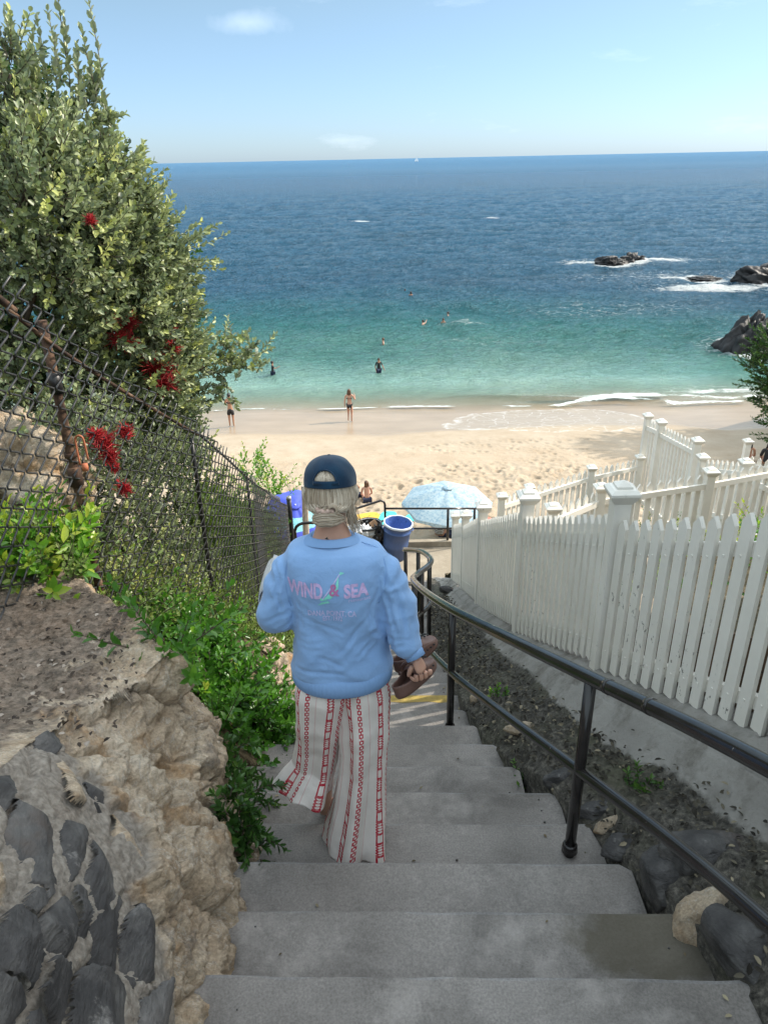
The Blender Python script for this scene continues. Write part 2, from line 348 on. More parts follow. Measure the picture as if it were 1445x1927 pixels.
# ---- water
def water_mat():
    m = Mat('sea_water', .09, .5); P = m.wpos(); s = m.sep(P); x, y = s[0], s[1]
    wob = m.math('MULTIPLY_ADD', m.noise(.05, 4, .55, m.map(P, (.5, 1, 1))), 26, -13)
    big = m.math('MULTIPLY', m.mr(x, 8, 40, 0, 14), 1)
    yy = m.math('ADD', m.math('ADD', y, wob), big)
    y2 = m.math('LOGARITHM', m.math('MAXIMUM', m.math('DIVIDE', m.math('SUBTRACT', yy, 30), 5), 1.01), 10)
    # log10((yy-30)/5):  37->.15  45->.48  55->.70  70->.90  90->1.08  150->1.38
    c = m.ramp(y2, [(.0, (.33, .38, .28)), (.22, (.29, .39, .30)), (.45, (.20, .345, .28)), (.62, (.085, .245, .21)), (.78, (.018, .155, .150)), (.92, (.012, .115, .155)), (1., (.011, .090, .160))])
    far = m.mr(y, 80, 400, 0, 1); c = m.mix(far, c, (.010, .075, .165))
    dk = m.ramp(m.noise(.07, 5, .6, m.map(P, (.45, 1, 1), (3, 8, 0))), [(.5, 0.), (.66, .42)]); dk = m.math('MULTIPLY', dk, m.mr(y, 46, 60, 0, 1))
    c = m.mix(dk, c, (.009, .055, .09))
    lace1 = m.noise(1.1, 7, .72, m.map(P, (.6, 1.1, 1)), 1.2); lace2 = m.voro(1.6, 'DISTANCE_TO_EDGE', m.map(P, (.6, 1, 1)))
    masks = []
    def blob(cx, cy, rx, ry, k=1.0):
        v = m.new('ShaderNodeVectorMath'); v.operation = 'SUBTRACT'; v.inputs[1].default_value = (cx, cy, 0); m.L(P, v.inputs[0])
        q = m.map(v.outputs[0], (1 / rx, 1 / ry, 0)); l = m.new('ShaderNodeVectorMath'); l.operation = 'LENGTH'; m.L(q, l.inputs[0])
        masks.append(m.mr(l.outputs['Value'], 1, .2, 0, k))
    for (cx, cy, hl, h) in SR: blob(cx, cy, hl * 1.8 + .8, hl * 2.2 + 1.2, .95)
    def bp(px, py, rx, ry, k): p = atZ(px, py, SEA); blob(p.x, p.y, rx, ry, k)
    bp(1100, 494, 6, 4, .70); bp(1240, 490, 9, 5, .72); bp(1340, 540, 13, 5, .70); bp(1270, 525, 4, 3, .8)
    bp(685, 416, 6, 4.5, .72); bp(925, 410, 5, 4, .6); bp(340, 522, 4.5, 2.5, 1); bp(330, 492, 3, 5, .7)
    bp(1160, 580, 14, 6, .42); bp(900, 640, 6, 2.2, .36); bp(870, 610, 3, 1.5, .5); bp(1380, 735, 8, 1.5, .6)
    bp(1180, 745, 5, 1.2, .85); bp(1040, 748, 4, .9, .8); bp(1240, 520, 18, 9, .48)
    mk = masks[0]
    for q in masks[1:]: mk = m.math('MAXIMUM', mk, q)
    # shore break
    wl = m.math('ADD', m.math('MULTIPLY_ADD', m.noise(.10, 2, .5, P), 3.2, 35.6), m.math('MULTIPLY', m.noise(.8, 3, .6, P), .5)); dd = m.math('SUBTRACT', y, wl)
    lineA = m.math('MULTIPLY', m.mr(m.math('ABSOLUTE', m.math('SUBTRACT', dd, .45)), .0, .42, .82, 0), m.mr(m.noise(.35, 3, .6, m.map(P, (1, .3, 1), (7, 1, 1))), .38, .60, .3, 1))
    rt = m.mr(x, 2, 10, 0, 1); lineB = m.math('MULTIPLY', m.math('MULTIPLY', m.mr(m.math('ABSOLUTE', m.math('SUBTRACT', dd, 1.3)), .0, 1.1, 1., 0), rt), .62)
    mk = m.math('MAXIMUM', mk, m.math('MAXIMUM', lineA, lineB))
    thr = m.math('SUBTRACT', 1.03, mk); e = m.math('MULTIPLY_ADD', lace1, .8, .12)
    foam = m.mr(m.math('SUBTRACT', e, thr), -.06, .20, 0, .95, True)
    ln = m.mr(lace2, .0, .09, 1, 0); thin = m.math('MULTIPLY', m.math('MULTIPLY', ln, m.mr(mk, .1, .6, 0, .8)), m.mr(lace1, .42, .6, 0, 1)); foam = m.math('MAXIMUM', foam, thin)
    c = m.mix(foam, c, (.80, .83, .82)); m.color(c); m.rough(m.mr(foam, 0, 1, .07, .8))
    m.b.inputs['IOR'].default_value = 1.33
    a = m.math('MAXIMUM', m.mr(dd, -.2, 5.5, .0, 1, False), foam); a = m.math('MULTIPLY', a, m.mr(dd, -.05, .05, 0, 1)); m.L(a, m.b.inputs['Alpha'])
    sy = m.map(P, (.8, .75, 1), (0, 0, 0), (0, 0, R(-12)))
    b0 = m.new('ShaderNodeBump'); b0.inputs['Distance'].default_value = 3.2; b0.inputs['Strength'].default_value = 1.0; m.L(m.noise(.55, 10, .68, sy), b0.inputs['Height'])
    b1 = m.new('ShaderNodeBump'); b1.inputs['Distance'].default_value = .5; b1.inputs['Strength'].default_value = .8; m.L(m.noise(2.3, 6, .62, m.map(P, (.6, .9, 1), (0, 0, 0), (0, 0, R(14)))), b1.inputs['Height']); m.L(b0.outputs[0], b1.inputs['Normal'])
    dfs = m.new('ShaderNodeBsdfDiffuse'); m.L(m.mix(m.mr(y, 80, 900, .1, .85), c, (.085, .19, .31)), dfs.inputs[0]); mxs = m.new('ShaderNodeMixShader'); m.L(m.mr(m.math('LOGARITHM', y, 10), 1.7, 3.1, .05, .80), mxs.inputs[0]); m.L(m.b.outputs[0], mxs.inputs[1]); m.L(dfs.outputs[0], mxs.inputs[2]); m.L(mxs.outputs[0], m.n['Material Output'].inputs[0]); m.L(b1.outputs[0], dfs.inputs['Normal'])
    calm = m.new('ShaderNodeMix'); calm.data_type = 'VECTOR'; g = m.new('ShaderNodeNewGeometry'); m.L(g.outputs['Normal'], calm.inputs[4]); m.L(b1.outputs[0], calm.inputs[5]); m.L(m.mr(y, 38, 50, .3, 1), calm.inputs[0])
    m.L(calm.outputs[1], m.b.inputs['Normal'])
    return m.m
n = 800; j = np.arange(n) / (n - 1)
yr = 35.2 + 3.0 * (np.exp(j * math.log(1 + 14000 / 3.0)) - 1)
sub = [yr[0]]
t = np.linspace(-1, 1, 900); T, YY = np.meshgrid(t, yr)
XX = T * (28 + YY * .95) + 6
amp = .22 * sst(38, 55, YY) * (1 - sst(150, 400, YY))
ZZ = SEA + amp * (fbm(XX * .30 + .10 * YY, YY * .42 - .08 * XX, 0, 5, .56)) + .055 * sst(37.5, 44, YY) * (1 - sst(90, 160, YY)) * fbm(XX * 1.3, YY * 1.5, 2., 3) + .20 * sst(44, 60, YY) * (1 - sst(200, 420, YY)) * np.sin(YY * .55 + 1.6 * fbm(XX * .03, YY * .05, 4., 2)) * .5
wl = .35 * np.exp(-((YY - 38.6 - .5 * np.sin(XX * .35)) / .55) ** 2) * sst(2, 7, XX) * (1 - sst(14, 22, XX)) + .10 * np.exp(-((YY - 37.6) / .35) ** 2) + .10 * np.exp(-((YY - 42 - .7 * np.sin(XX * .2)) / .8) ** 2)
ZZ += wl
V = np.stack([XX, YY, ZZ], -1).reshape(-1, 3); ii, jj = np.meshgrid(np.arange(899), np.arange(n - 1)); a = (jj * 900 + ii).ravel(); F = np.stack([a, a + 1, a + 901, a + 900], -1)
M['water'] = water_mat()
tag(obj('sea_water', mkmesh('sea_water', V, F, M['water'])), kind='structure')
V, F = grid(np.linspace(-14000, 14000, 3), np.linspace(88, 15000, 3), lambda X, Y: X * 0 - 17.0)
tag(obj('sea_bed', mkmesh('sea_bed', V, F, M['sand'])), kind='structure')
# ---- sea rocks
M['searock'] = simple('wet_black_rock', (.014, .013, .013), .5, .5, 1.2, .4, 0, .8, 3)
def blobrock(c, r, seed, mat, name, res=48, sharp=.35, flat=None, parent=None, freq=1.3):
    u, v = np.meshgrid(np.linspace(0, 2 * math.pi, res * 2, endpoint=False), np.linspace(0, math.pi, res)); D = np.stack([np.sin(v) * np.cos(u), np.sin(v) * np.sin(u), np.cos(v)], -1)
    q = D * freq + seed * 3.7
    d1, d2, i = cells(q[..., 0] * 1.6, q[..., 1] * 1.6, q[..., 2] * 1.6)
    h = 1 + sharp * (i - .5) + sharp * .8 * fbm(q[..., 0] * 1.7, q[..., 1] * 1.7, q[..., 2] * 1.7, 5) - sharp * .25 * (1 - sst(0, .12, d2 - d1))
    P = D * h[..., None] * np.array(r) + (np.array(c) if parent is None else 0)
    V = P.reshape(-1, 3); nu = res * 2; a, b = np.meshgrid(np.arange(nu), np.arange(res - 1)); a2 = (a + 1) % nu
    F = np.stack([b * nu + a, (b + 1) * nu + a, (b + 1) * nu + a2, b * nu + a2], -1).reshape(-1, 4)
    return V, F
names = ['low dark rock in a ring of white foam, left one of a touching pair offshore', 'low dark rock in white foam, right one of a touching pair offshore', 'small wave-washed rock barely above the water with foam pouring over it',
         'long dark rock at the right edge beside the wave-washed rock', 'large dark pointed rock near shore behind the tree at the right edge']
for k, ((cx, cy, hl, h), lb) in enumerate(zip(SR, names)):
    V, F = blobrock((cx, cy, SEA - .1 * h), (hl * 1.0, hl * .75, h * 1.0), k + 2, M['basalt'], 'r', 56, .42)
    if k == 4: V[:, 0] += (V[:, 2] - SEA) * .3
    tag(obj('sea_rock', mkmesh('sea_rock', V, F, M['searock'])), lb, 'rock', 'dark rocks out in the water')
# ================================================================ stairs
def nose(n): return (1.49 + .33 * n, -(2.35 + .147 * n)) if n <= 11 else (5.12 + (n - 11) * .3312, -3.967 - (n - 11) * .1613)
mb = MB(); SK = -.03
steps = []
for n in range(-5, 37):
    y1, z1 = nose(n); y0, _ = nose(n - 1); z = z1
    xl, xr = float(XL(y1)) - .25, float(XR(y1)) + (.02 * math.sin(n * 2.3))
    if n == 0: xr += .02
    nx = 44; yf = y1; yb = y0 - .03
    random.seed(n + 50)
    xsn = [xl + (xr - xl) * i / nx for i in range(nx + 1)]
    rows = []
    for i, x in enumerate(xsn):
        w_ = .0035 * float(vnoise(x * 6, n * 3.3)); e = 0
        zz = z + .003 * float(vnoise(x * 2, n)) + e
        yy = yf + SK * x + w_ + (-.03 if i == nx else 0)
        rows.append([(x, yb + SK * x, zz - .002), (x, yy - .006 - .010 * float(sst(-.6, .6, vnoise(x * 9, n * 5.1))), zz), (x, yy - .003, zz - .004 - .004 * max(0, float(vnoise(x * 14, n * 2.7)))), (x, yy, zz - .014), (x, yy - .004, zz - .26)])
    b = len(mb.V)
    for r_ in rows: mb.V += r_
    for i in range(nx):
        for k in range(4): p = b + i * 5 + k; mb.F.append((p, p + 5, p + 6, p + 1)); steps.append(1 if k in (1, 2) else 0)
    # right and left end caps
    for r_ in (rows[-1], rows[0]):
        q = [tuple(v) for v in r_]; q2 = [(q[0][0], q[0][1], z - .26)]; mb.add(q + q2, [tuple(range(6))]); steps.append(0)
M['worn_lit'] = m_concrete('worn_lit_concrete_edge', (.165, .155, .148), (.27, .255, .245), .4)  # lighter chamfer faces paint in the highlight along the worn nosings
sm_ = mb.mesh('stairs', [M['concrete'], M['worn_lit']]); sm_.polygons.foreach_set('material_index', np.array(steps, dtype=np.int32)); tag(obj('stairs', sm_), kind='structure')
# yellow painted edge on one of the sunny steps
y1, z1 = nose(9); V_ = []; F_ = []
for i in range(13): x = -.62 + 1.10 * i / 12; V_ += [(x, y1 + SK * x - .085 + .008 * math.sin(i * 2.1), z1 + .003), (x, y1 + SK * x - .008, z1 + .003)]
for i in range(12): F_.append((2 * i, 2 * i + 2, 2 * i + 3, 2 * i + 1))
tag(obj('painted_line', mkmesh('painted_line', V_, F_, simple('worn_yellow_paint', (.34, .24, .06), .8, .35, 14), False)), kind='structure')
# landing
mb = MB(); mb.box((.3, 14.19, -8.34), (4.4, 1.78, .4)); mb.box((.3, 15.15, -8.22), (4.4, .14, .44)); mb.box((.3, 14.2, -9.4), (4.36, 1.9, 1.6))
o = tag(obj('landing', mb.mesh('landing', M['landing'])), kind='structure'); bevel(o, .015)
# ================================================================ left bank
def fence_zb(Y): return interp(Y, [-3, 0, 3, 5, 6.7, 10, 12.5, 14], [-.6, -1.1, -1.97, -3.3, -4.8, -6.5, -7.5, -8.2])
def XC(Y): return interp(Y, [-2, 3.5, 4.6, 5.6, 7.4, 12.1], [-1.95, -1.80, -1.68, -1.50, -1.42, -1.73])   # chain-link line
def hill_z(X, Y):
    zf = fence_zb(Y); xc = XC(Y); xl = XL(Y) - .05
    right = zs(Y) - .14; t = np.clip((X - xc) / (xl - xc), 0, 1); a = zf + (right - zf) * t ** 1.2
    left = zf + .42 * np.maximum(xc - X, 0) ** 1.05
    z = np.where(X > xc, a, left)
    z = np.where(X > xl, right - .15, z)
    z = z - np.maximum(Y - 13.0, 0) * 1.1 - np.maximum(Y - 15.5, 0) * .6
    # hollow where the cut rock of the wall stands
    z = np.where((Y < 3.2) & (X > -1.6), np.minimum(z, zs(Y) - .35), z)
    return z + .07 * fbm(X * 1.3, Y * 1.3, 2., 4) * np.where(X > xl, 0, 1)
V, F = grid(np.linspace(-14, -.45, 170), np.linspace(-3, 19, 260), hill_z)
tag(obj('hillside', mkmesh('hillside', V, F, M['hill'])), kind='structure')
# rock wall
XE = lambda Y: interp(Y, [-2, 0, 1, 1.8, 2.2, 2.45, 2.8], [-.9, -.88, -.98, -1.12, -1.14, -1.02, -.92])
ZE = lambda Y: interp(Y, [-2, 0, 1, 1.8, 2.3, 2.8, 3.4], [-.6, -.9, -1.22, -1.62, -1.88, -1.98, -2.02])
def wall_z(X, Y):
    xb = XL(Y) + .03; zb = zs(Y) - .32; xe = XE(Y); ze = ZE(Y)
    t = np.clip((xb - X) / (xb - xe), 0, 1)
    z = zb + (ze - zb) * np.where(t < 1, t ** .55, 1)
    z = np.where(X < xe, ze + .05 * (xe - X) - .02 * vnoise(X * 3, Y * 3), z)
    # far edge, from (-.62,2.3) to (-1.7,3.45)
    d = ((Y - 2.32) + (X + .60) * 1.02) / 1.43
    z = z - np.clip(d + .05 * fbm(X * 4, Y * 4, 1., 3), 0, 1) * 3.2
    return z
xs = np.concatenate([np.linspace(-2.9, -1.35, 90)[:-1], np.linspace(-1.35, -.42, 260)]); ys = np.linspace(-.9, 3.7, 560)
V, F = grid(xs, ys, wall_z); Nn = vnormals(V, F)
if Nn[:, 2].mean() < 0: Nn = -Nn
x, y, z = V.T
steep = 1 - np.clip(Nn[:, 2], 0, 1)
face = sst(.12, .5, steep)
d1, d2, ci = cells(x * 4.2 + .4 * fbm(x * 3, y * 3, z * 3), y * 3.6, z * 4.2)
e1, e2, ei = cells(x * 10, y * 9 + .5 * fbm(x * 5, y * 5, z * 5), z * 10)
disp = face * ((ci - .55) * .075 - .035 * (1 - sst(0, .16, d2 - d1)) + (ei - .5) * .020 - .012 * (1 - sst(0, .15, e2 - e1)) + .05 * fbm(x * 3, y * 3, z * 3, 5)) + (1 - face) * .022 * fbm(x * 7, y * 7, z * 7, 5) + .010 * ridged(x * 22, y * 22, z * 22, 3)
# dark stones bedded in the near end of the wall: every wall point knows its stone (seeds: px, py, half width, half height, lean)
WS = [(62, 1560, 34, 150, -7), (196, 1690, 36, 150, -14), (8, 1470, 24, 60, 0), (150, 1600, 24, 60, -6), (112, 1745, 34, 50, 10), (205, 1875, 62, 52, -8), (40, 1790, 34, 62, 0), (110, 1868, 36, 52, 5), (262, 1800, 26, 80, -16), (130, 1470, 18, 52, -6), (25, 1385, 30, 32, 12), (292, 1900, 30, 48, -14), (178, 1500, 15, 34, -18), (70, 1690, 20, 40, 8), (160, 1715, 18, 50, -5), (20, 1900, 34, 48, 0), (90, 1395, 22, 34, -12), (235, 1590, 16, 44, -18), (60, 1925, 40, 30, 0)]
def to_px(P):
    c = P @ np.array(CM)
    return 722.5 + FPX * c[:, 0] / -c[:, 2], 963.5 - FPX * c[:, 1] / -c[:, 2], c[:, 2]
PX, PY, PZ = to_px(V); wx_ = 9 * fbm(x * 9, y * 9, z * 9, 3); wy_ = 12 * fbm(x * 9 + 5, y * 9, z * 9 + 3, 3)
m1 = np.full(len(V), 9.); m2 = np.full(len(V), 9.); sid = np.zeros(len(V), int)
for k, (a_, b_, hw, hh, ro) in enumerate(WS):
    dx_, dy_ = PX + wx_ - a_, PY + wy_ - b_; c_, s_ = math.cos(R(ro)), math.sin(R(ro)); u_, v_ = (dx_ * c_ + dy_ * s_) / hw, (-dx_ * s_ + dy_ * c_) / hh; d_ = (np.abs(u_) ** 3 + np.abs(v_) ** 3) ** (1 / 3) / 1.30
    nr = d_ < m1; m2 = np.where(nr, m1, np.minimum(m2, d_)); sid = np.where(nr, k, sid); m1 = np.where(nr, d_, m1)
inz = (PZ < -.3) & (face > .25) & (m1 < 1.25); edge_d = np.minimum(m2 - m1, (1.12 - m1) * 1.3)
st_in = inz & (edge_d > .065); mort = ((PZ < -.3) & (m1 < 1.45)) * sst(1.45, 1.15, m1)
V0 = V.copy()
V = V0 + Nn * (disp * (1 - .65 * mort) - .012 * mort + mort * .006 * fbm(x * 10, y * 10, z * 10, 2))[:, None]
rg_ = np.random.default_rng(4)
rw = empty('rock_wall', (-1.0, 1.5, -2.2), 'rough tan rock wall left of the stairs with dark angular stones set in mortar', 'rock wall')
for k in range(len(WS)):
    sel = st_in & (sid == k)
    if sel.sum() < 60: continue
    tv_ = rg_.normal(size=(4, 3)); tv_ /= np.linalg.norm(tv_, axis=1, keepdims=True); c0 = V0[sel].mean(0)
    pl_ = np.stack([(V0 - c0) @ (t_ * rg_.uniform(.25, .55)) + rg_.uniform(-.006, .012) for t_ in tv_], 1).min(1)      # broken facets
    rise = (.034 * sst(.05, .18, edge_d) - .022 + np.clip(pl_, -.05, .03) * 1.1 + .006 * ridged(x * 8 + k, y * 8, z * 5, 2) + .002 * fbm(x * 25, y * 25, z * 20, 2))
    VS = V0 + Nn * rise[:, None]; fs = sel[F].all(1); Fk = F[fs]; used = np.unique(Fk); mp_i = np.zeros(len(V), int); mp_i[used] = np.arange(len(used)); part('stone', VS[used], mp_i[Fk], M['rock'] if k in (9, 17) else M['basalt'], rw, True)
def m_wall():
    m = M['rock'].copy(); m.name = 'rock_and_dirt'; t = m.node_tree; b = t.nodes['Principled BSDF']
    src = b.inputs['Base Color'].links[0].from_socket
    g = t.nodes.new('ShaderNodeNewGeometry'); sx = t.nodes.new('ShaderNodeSeparateXYZ'); t.links.new(g.outputs['Normal'], sx.inputs[0])
    sp = t.nodes.new('ShaderNodeSeparateXYZ'); t.links.new(g.outputs['Position'], sp.inputs[0])
    tcn = t.nodes.new('ShaderNodeTexNoise'); tcn.inputs['Scale'].default_value = 5; tcn.inputs['Detail'].default_value = 7; tcn.inputs['Roughness'].default_value = .7; t.links.new(g.outputs['Position'], tcn.inputs['Vector'])
    def mth(op, a, b_, c=None):
        n = t.nodes.new('ShaderNodeMath'); n.operation = op
        for i, v in enumerate((a, b_, c)):
            if v is None: continue
            if isinstance(v, bpy.types.NodeSocket): t.links.new(v, n.inputs[i])
            else: n.inputs[i].default_value = v
        return n.outputs[0]
    # dirt and litter lies on the flat top, away from its edge (x < -1.05)
    dx = mth('MULTIPLY', mth('ADD', sp.outputs[0], 1.0), -2.2); s_ = mth('ADD', mth('MULTIPLY', tcn.outputs['Fac'], 2.6), mth('ADD', dx, -1.55))
    n = t.nodes.new('ShaderNodeMapRange'); t.links.new(s_, n.inputs[0]); n.inputs[1].default_value = 0; n.inputs[2].default_value = .35
    n2 = t.nodes.new('ShaderNodeMapRange'); t.links.new(sx.outputs[2], n2.inputs[0]); n2.inputs[1].default_value = .6; n2.inputs[2].default_value = .8
    fac = mth('MULTIPLY', n.outputs[0], n2.outputs[0]); fac = mth('MULTIPLY', fac, .85)
    vo = t.nodes.new('ShaderNodeTexNoise'); vo.inputs['Scale'].default_value = 26; vo.inputs['Detail'].default_value = 6; vo.inputs['Roughness'].default_value = .8; t.links.new(g.outputs['Position'], vo.inputs['Vector'])
    rr = t.nodes.new('ShaderNodeValToRGB'); e = rr.color_ramp.elements; e[0].position = .4; e[0].color = (.045, .036, .03, 1); e[1].position = .62; e[1].color = (.27, .21, .165, 1); t.links.new(vo.outputs['Fac'], rr.inputs[0])
    mm = t.nodes.new('ShaderNodeMix'); mm.data_type = 'RGBA'; t.links.new(fac, mm.inputs[0]); t.links.new(src, mm.inputs[6]); t.links.new(rr.outputs[0], mm.inputs[7]); an = t.nodes.new('ShaderNodeAttribute'); an.attribute_name = 'mortar'; gn = t.nodes.new('ShaderNodeTexNoise'); gn.inputs['Scale'].default_value = 55; gn.inputs['Detail'].default_value = 4; t.links.new(g.outputs['Position'], gn.inputs['Vector'])
    gr_ = t.nodes.new('ShaderNodeValToRGB'); e = gr_.color_ramp.elements; e[0].position = .35; e[0].color = (.19, .17, .15, 1); e[1].position = .65; e[1].color = (.36, .33, .29, 1); t.links.new(gn.outputs['Fac'], gr_.inputs[0])
    m3 = t.nodes.new('ShaderNodeMix'); m3.data_type = 'RGBA'; t.links.new(mth('MULTIPLY', an.outputs['Fac'], .85), m3.inputs[0]); t.links.new(mm.outputs[2], m3.inputs[6]); t.links.new(gr_.outputs[0], m3.inputs[7]); t.links.new(m3.outputs[2], b.inputs['Base Color'])
    return m
rf_ = part('rock_face', V, F, m_wall(), rw, True); at_ = rf_.data.attributes.new('mortar', 'FLOAT', 'POINT'); at_.data.foreach_set('value', (mort * (face > .2)).astype(np.float32))
def stone(c, ax, ay, az, seed, mat, res=26, facets=9, rough=.05, flat=None):
    """angular stone: ellipsoid cut by random planes. ax, ay, az are world half-axis vectors"""
    rg = np.random.default_rng(seed); N = rg.normal(size=(facets + 6, 3)); N /= np.linalg.norm(N, axis=1, keepdims=True); D_ = rg.uniform(.62, .9, facets + 6)
    u, v = np.meshgrid(np.linspace(0, 2 * math.pi, res * 2, endpoint=False), np.linspace(0, math.pi, res)); D = np.stack([np.sin(v) * np.cos(u), np.sin(v) * np.sin(u), np.cos(v)], -1).reshape(-1, 3)
    if flat: D_ = D_ * 1.22
    dd = D @ N.T; k = np.where(dd > .05, D_ / np.maximum(dd, .05), 9).min(axis=1); k = np.minimum(k, 1.15)
    if flat: k = np.minimum(k, 1 / (np.abs(D) ** 5).sum(1) ** .2)
    k = k * (1 + rough * fbm(D[:, 0] * 3 + seed, D[:, 1] * 3, D[:, 2] * 3, 4)); P = D * k[:, None]
    if flat: P[:, 2] = np.clip(P[:, 2], -flat, flat) + .06 * fbm(D[:, 0] * 5 + seed, D[:, 1] * 5, D[:, 2] * 2, 4)
    Vv = np.array(c) + P[:, :1] * np.array(ax) + P[:, 1:2] * np.array(ay) + P[:, 2:] * np.array(az); nu = res * 2
    a, b = np.meshgrid(np.arange(nu), np.arange(res - 1)); a2 = (a + 1) % nu
    return Vv, np.stack([b * nu + a, (b + 1) * nu + a, (b + 1) * nu + a2, b * nu + a2], -1).reshape(-1, 4)
def wall_point(px, py):
    r = ray(px, py)
    for s in np.arange(.8, 8, .01):
        p = r * s
        if p.z < float(wall_z(np.array(p.x), np.array(p.y))): return p
    return r * 2
# ================================================================ right of the stairs: gutter, kerb, garden
def right_z(X, Y):
    xr = XR(Y) - .03; xf = XF(Y); w_ = xf - xr; s = (X - xr) / w_
    z0 = zs(Y) - .02; zf = ZF(Y)
    g = z0 + np.minimum(.20 * sst(-.05, .38, s) + .04 * sst(.3, .6, s), (zf - z0) * .6)
    z = g + (zf - g) * sst(.50, 1.0, s)
    return np.where(X < xr, z0 - .25, z) 
def right_s(X, Y): return (X - XR(Y)) / (XF(Y) - XR(Y))
ny, nx = 520, 90
Y = np.linspace(-2.0, 13.3, ny); S = np.linspace(-.18, 1.22, nx); SS, YY = np.meshgrid(S, Y)
XX = XR(YY) - .03 + SS * (XF(YY) - XR(YY) + .03)
ZZ = right_z(XX, YY)
lit = 1 - sst(.52, .70, SS + .10 * fbm(XX * 2.2, YY * 1.6, 0, 4))
e1, e2, ei = cells(XX * 9, YY * 9, 1.)
ZZ = ZZ + lit * (.022 * fbm(XX * 9, YY * 9, 2., 5) + .02 * (ei - .5)) + .006 * fbm(XX * 6, YY * 6, 0, 4) + .05 * lit * sst(.25, -.05, SS) * fbm(XX * 5, YY * 5, 4., 3)
for yc in np.arange(-1.6, 13, 1.3): ZZ = ZZ - .03 * np.exp(-((YY - yc - .25 * (SS - .6) + .02 * vnoise(XX * 5, YY)) / .011) ** 2) * sst(.5, .62, SS)
ZZ = ZZ - .028 * np.exp(-((SS - .80 + .015 * vnoise(XX, YY * 2.)) / .010) ** 2)
V = np.stack([XX, YY, ZZ], -1).reshape(-1, 3); i, j = np.meshgrid(np.arange(nx - 1), np.arange(ny - 1)); a = (j * nx + i).ravel(); F = np.stack([a, a + 1, a + nx + 1, a + nx], -1)
def m_gutter():
    m = Mat('kerb_and_litter', .95, .2); p = m.pos(); k = m.attr('litter')
    conc = m.ramp(m.noise(2.2, 8, .65), [(.3, (.23, .215, .195)), (.7, (.37, .35, .32))])
    conc = m.mix(m.ramp(m.noise(4.5, 8, .7, m.map(p, (1, 1, 1), (2, 2, 2))), [(.48, 0.), (.66, .8)]), conc, (.13, .115, .095))
    conc = m.mix(m.ramp(m.voro(42), [(0., 1.), (.1, 0.)]), conc, (.06, .055, .05))
    li = m.ramp(m.noise(28, 8, .8), [(.36, (.022, .020, .018)), (.52, (.085, .078, .066)), (.68, (.22, .20, .165))])
    li = m.mix(m.ramp(m.noise(2.1, 5, .6), [(.52, 0.), (.66, .5)]), li, (.10, .10, .06))
    f = m.math('ADD', k, m.math('MULTIPLY_ADD', m.noise(16, 6, .75), .8, -.4)); f = m.mr(f, .35, .6)
    m.color(m.mix(f, conc, li)); n1 = m.bump(m.noise(46, 7, .8), .8, .012); m.bump(m.noise(14, 6, .7), .6, .02, n1); return m.m
me = mkmesh('gutter', V, F, m_gutter()); at_ = me.attributes.new('litter', 'FLOAT', 'POINT'); at_.data.foreach_set('value', lit.ravel().astype(np.float32))
tag(obj('gutter', me), kind='structure')
def garden_z(X, Y):
    z = ZF(Y) + .12 + .16 * np.clip(X - XF(Y), 0, 5) + .10 * fbm(X * .8, Y * .8, 3., 4)
    z = z - np.maximum(Y - 12.9, 0) * 4.5
    z = np.where(X < XF(Y) + .14, ZF(Y) - .35, z)
    return np.maximum(z, -11)
V, F = grid(np.concatenate([np.linspace(.0, 3, 100)[:-1], np.linspace(3, 22, 60)]), np.linspace(-4, 15, 240), lambda X, Y: garden_z(X + XF(Y) + .15, Y)); V[:, 0] += XF(V[:, 1]) + .15
tag(obj('garden_ground', mkmesh('garden_ground', V, F, M['hill'])), kind='structure')
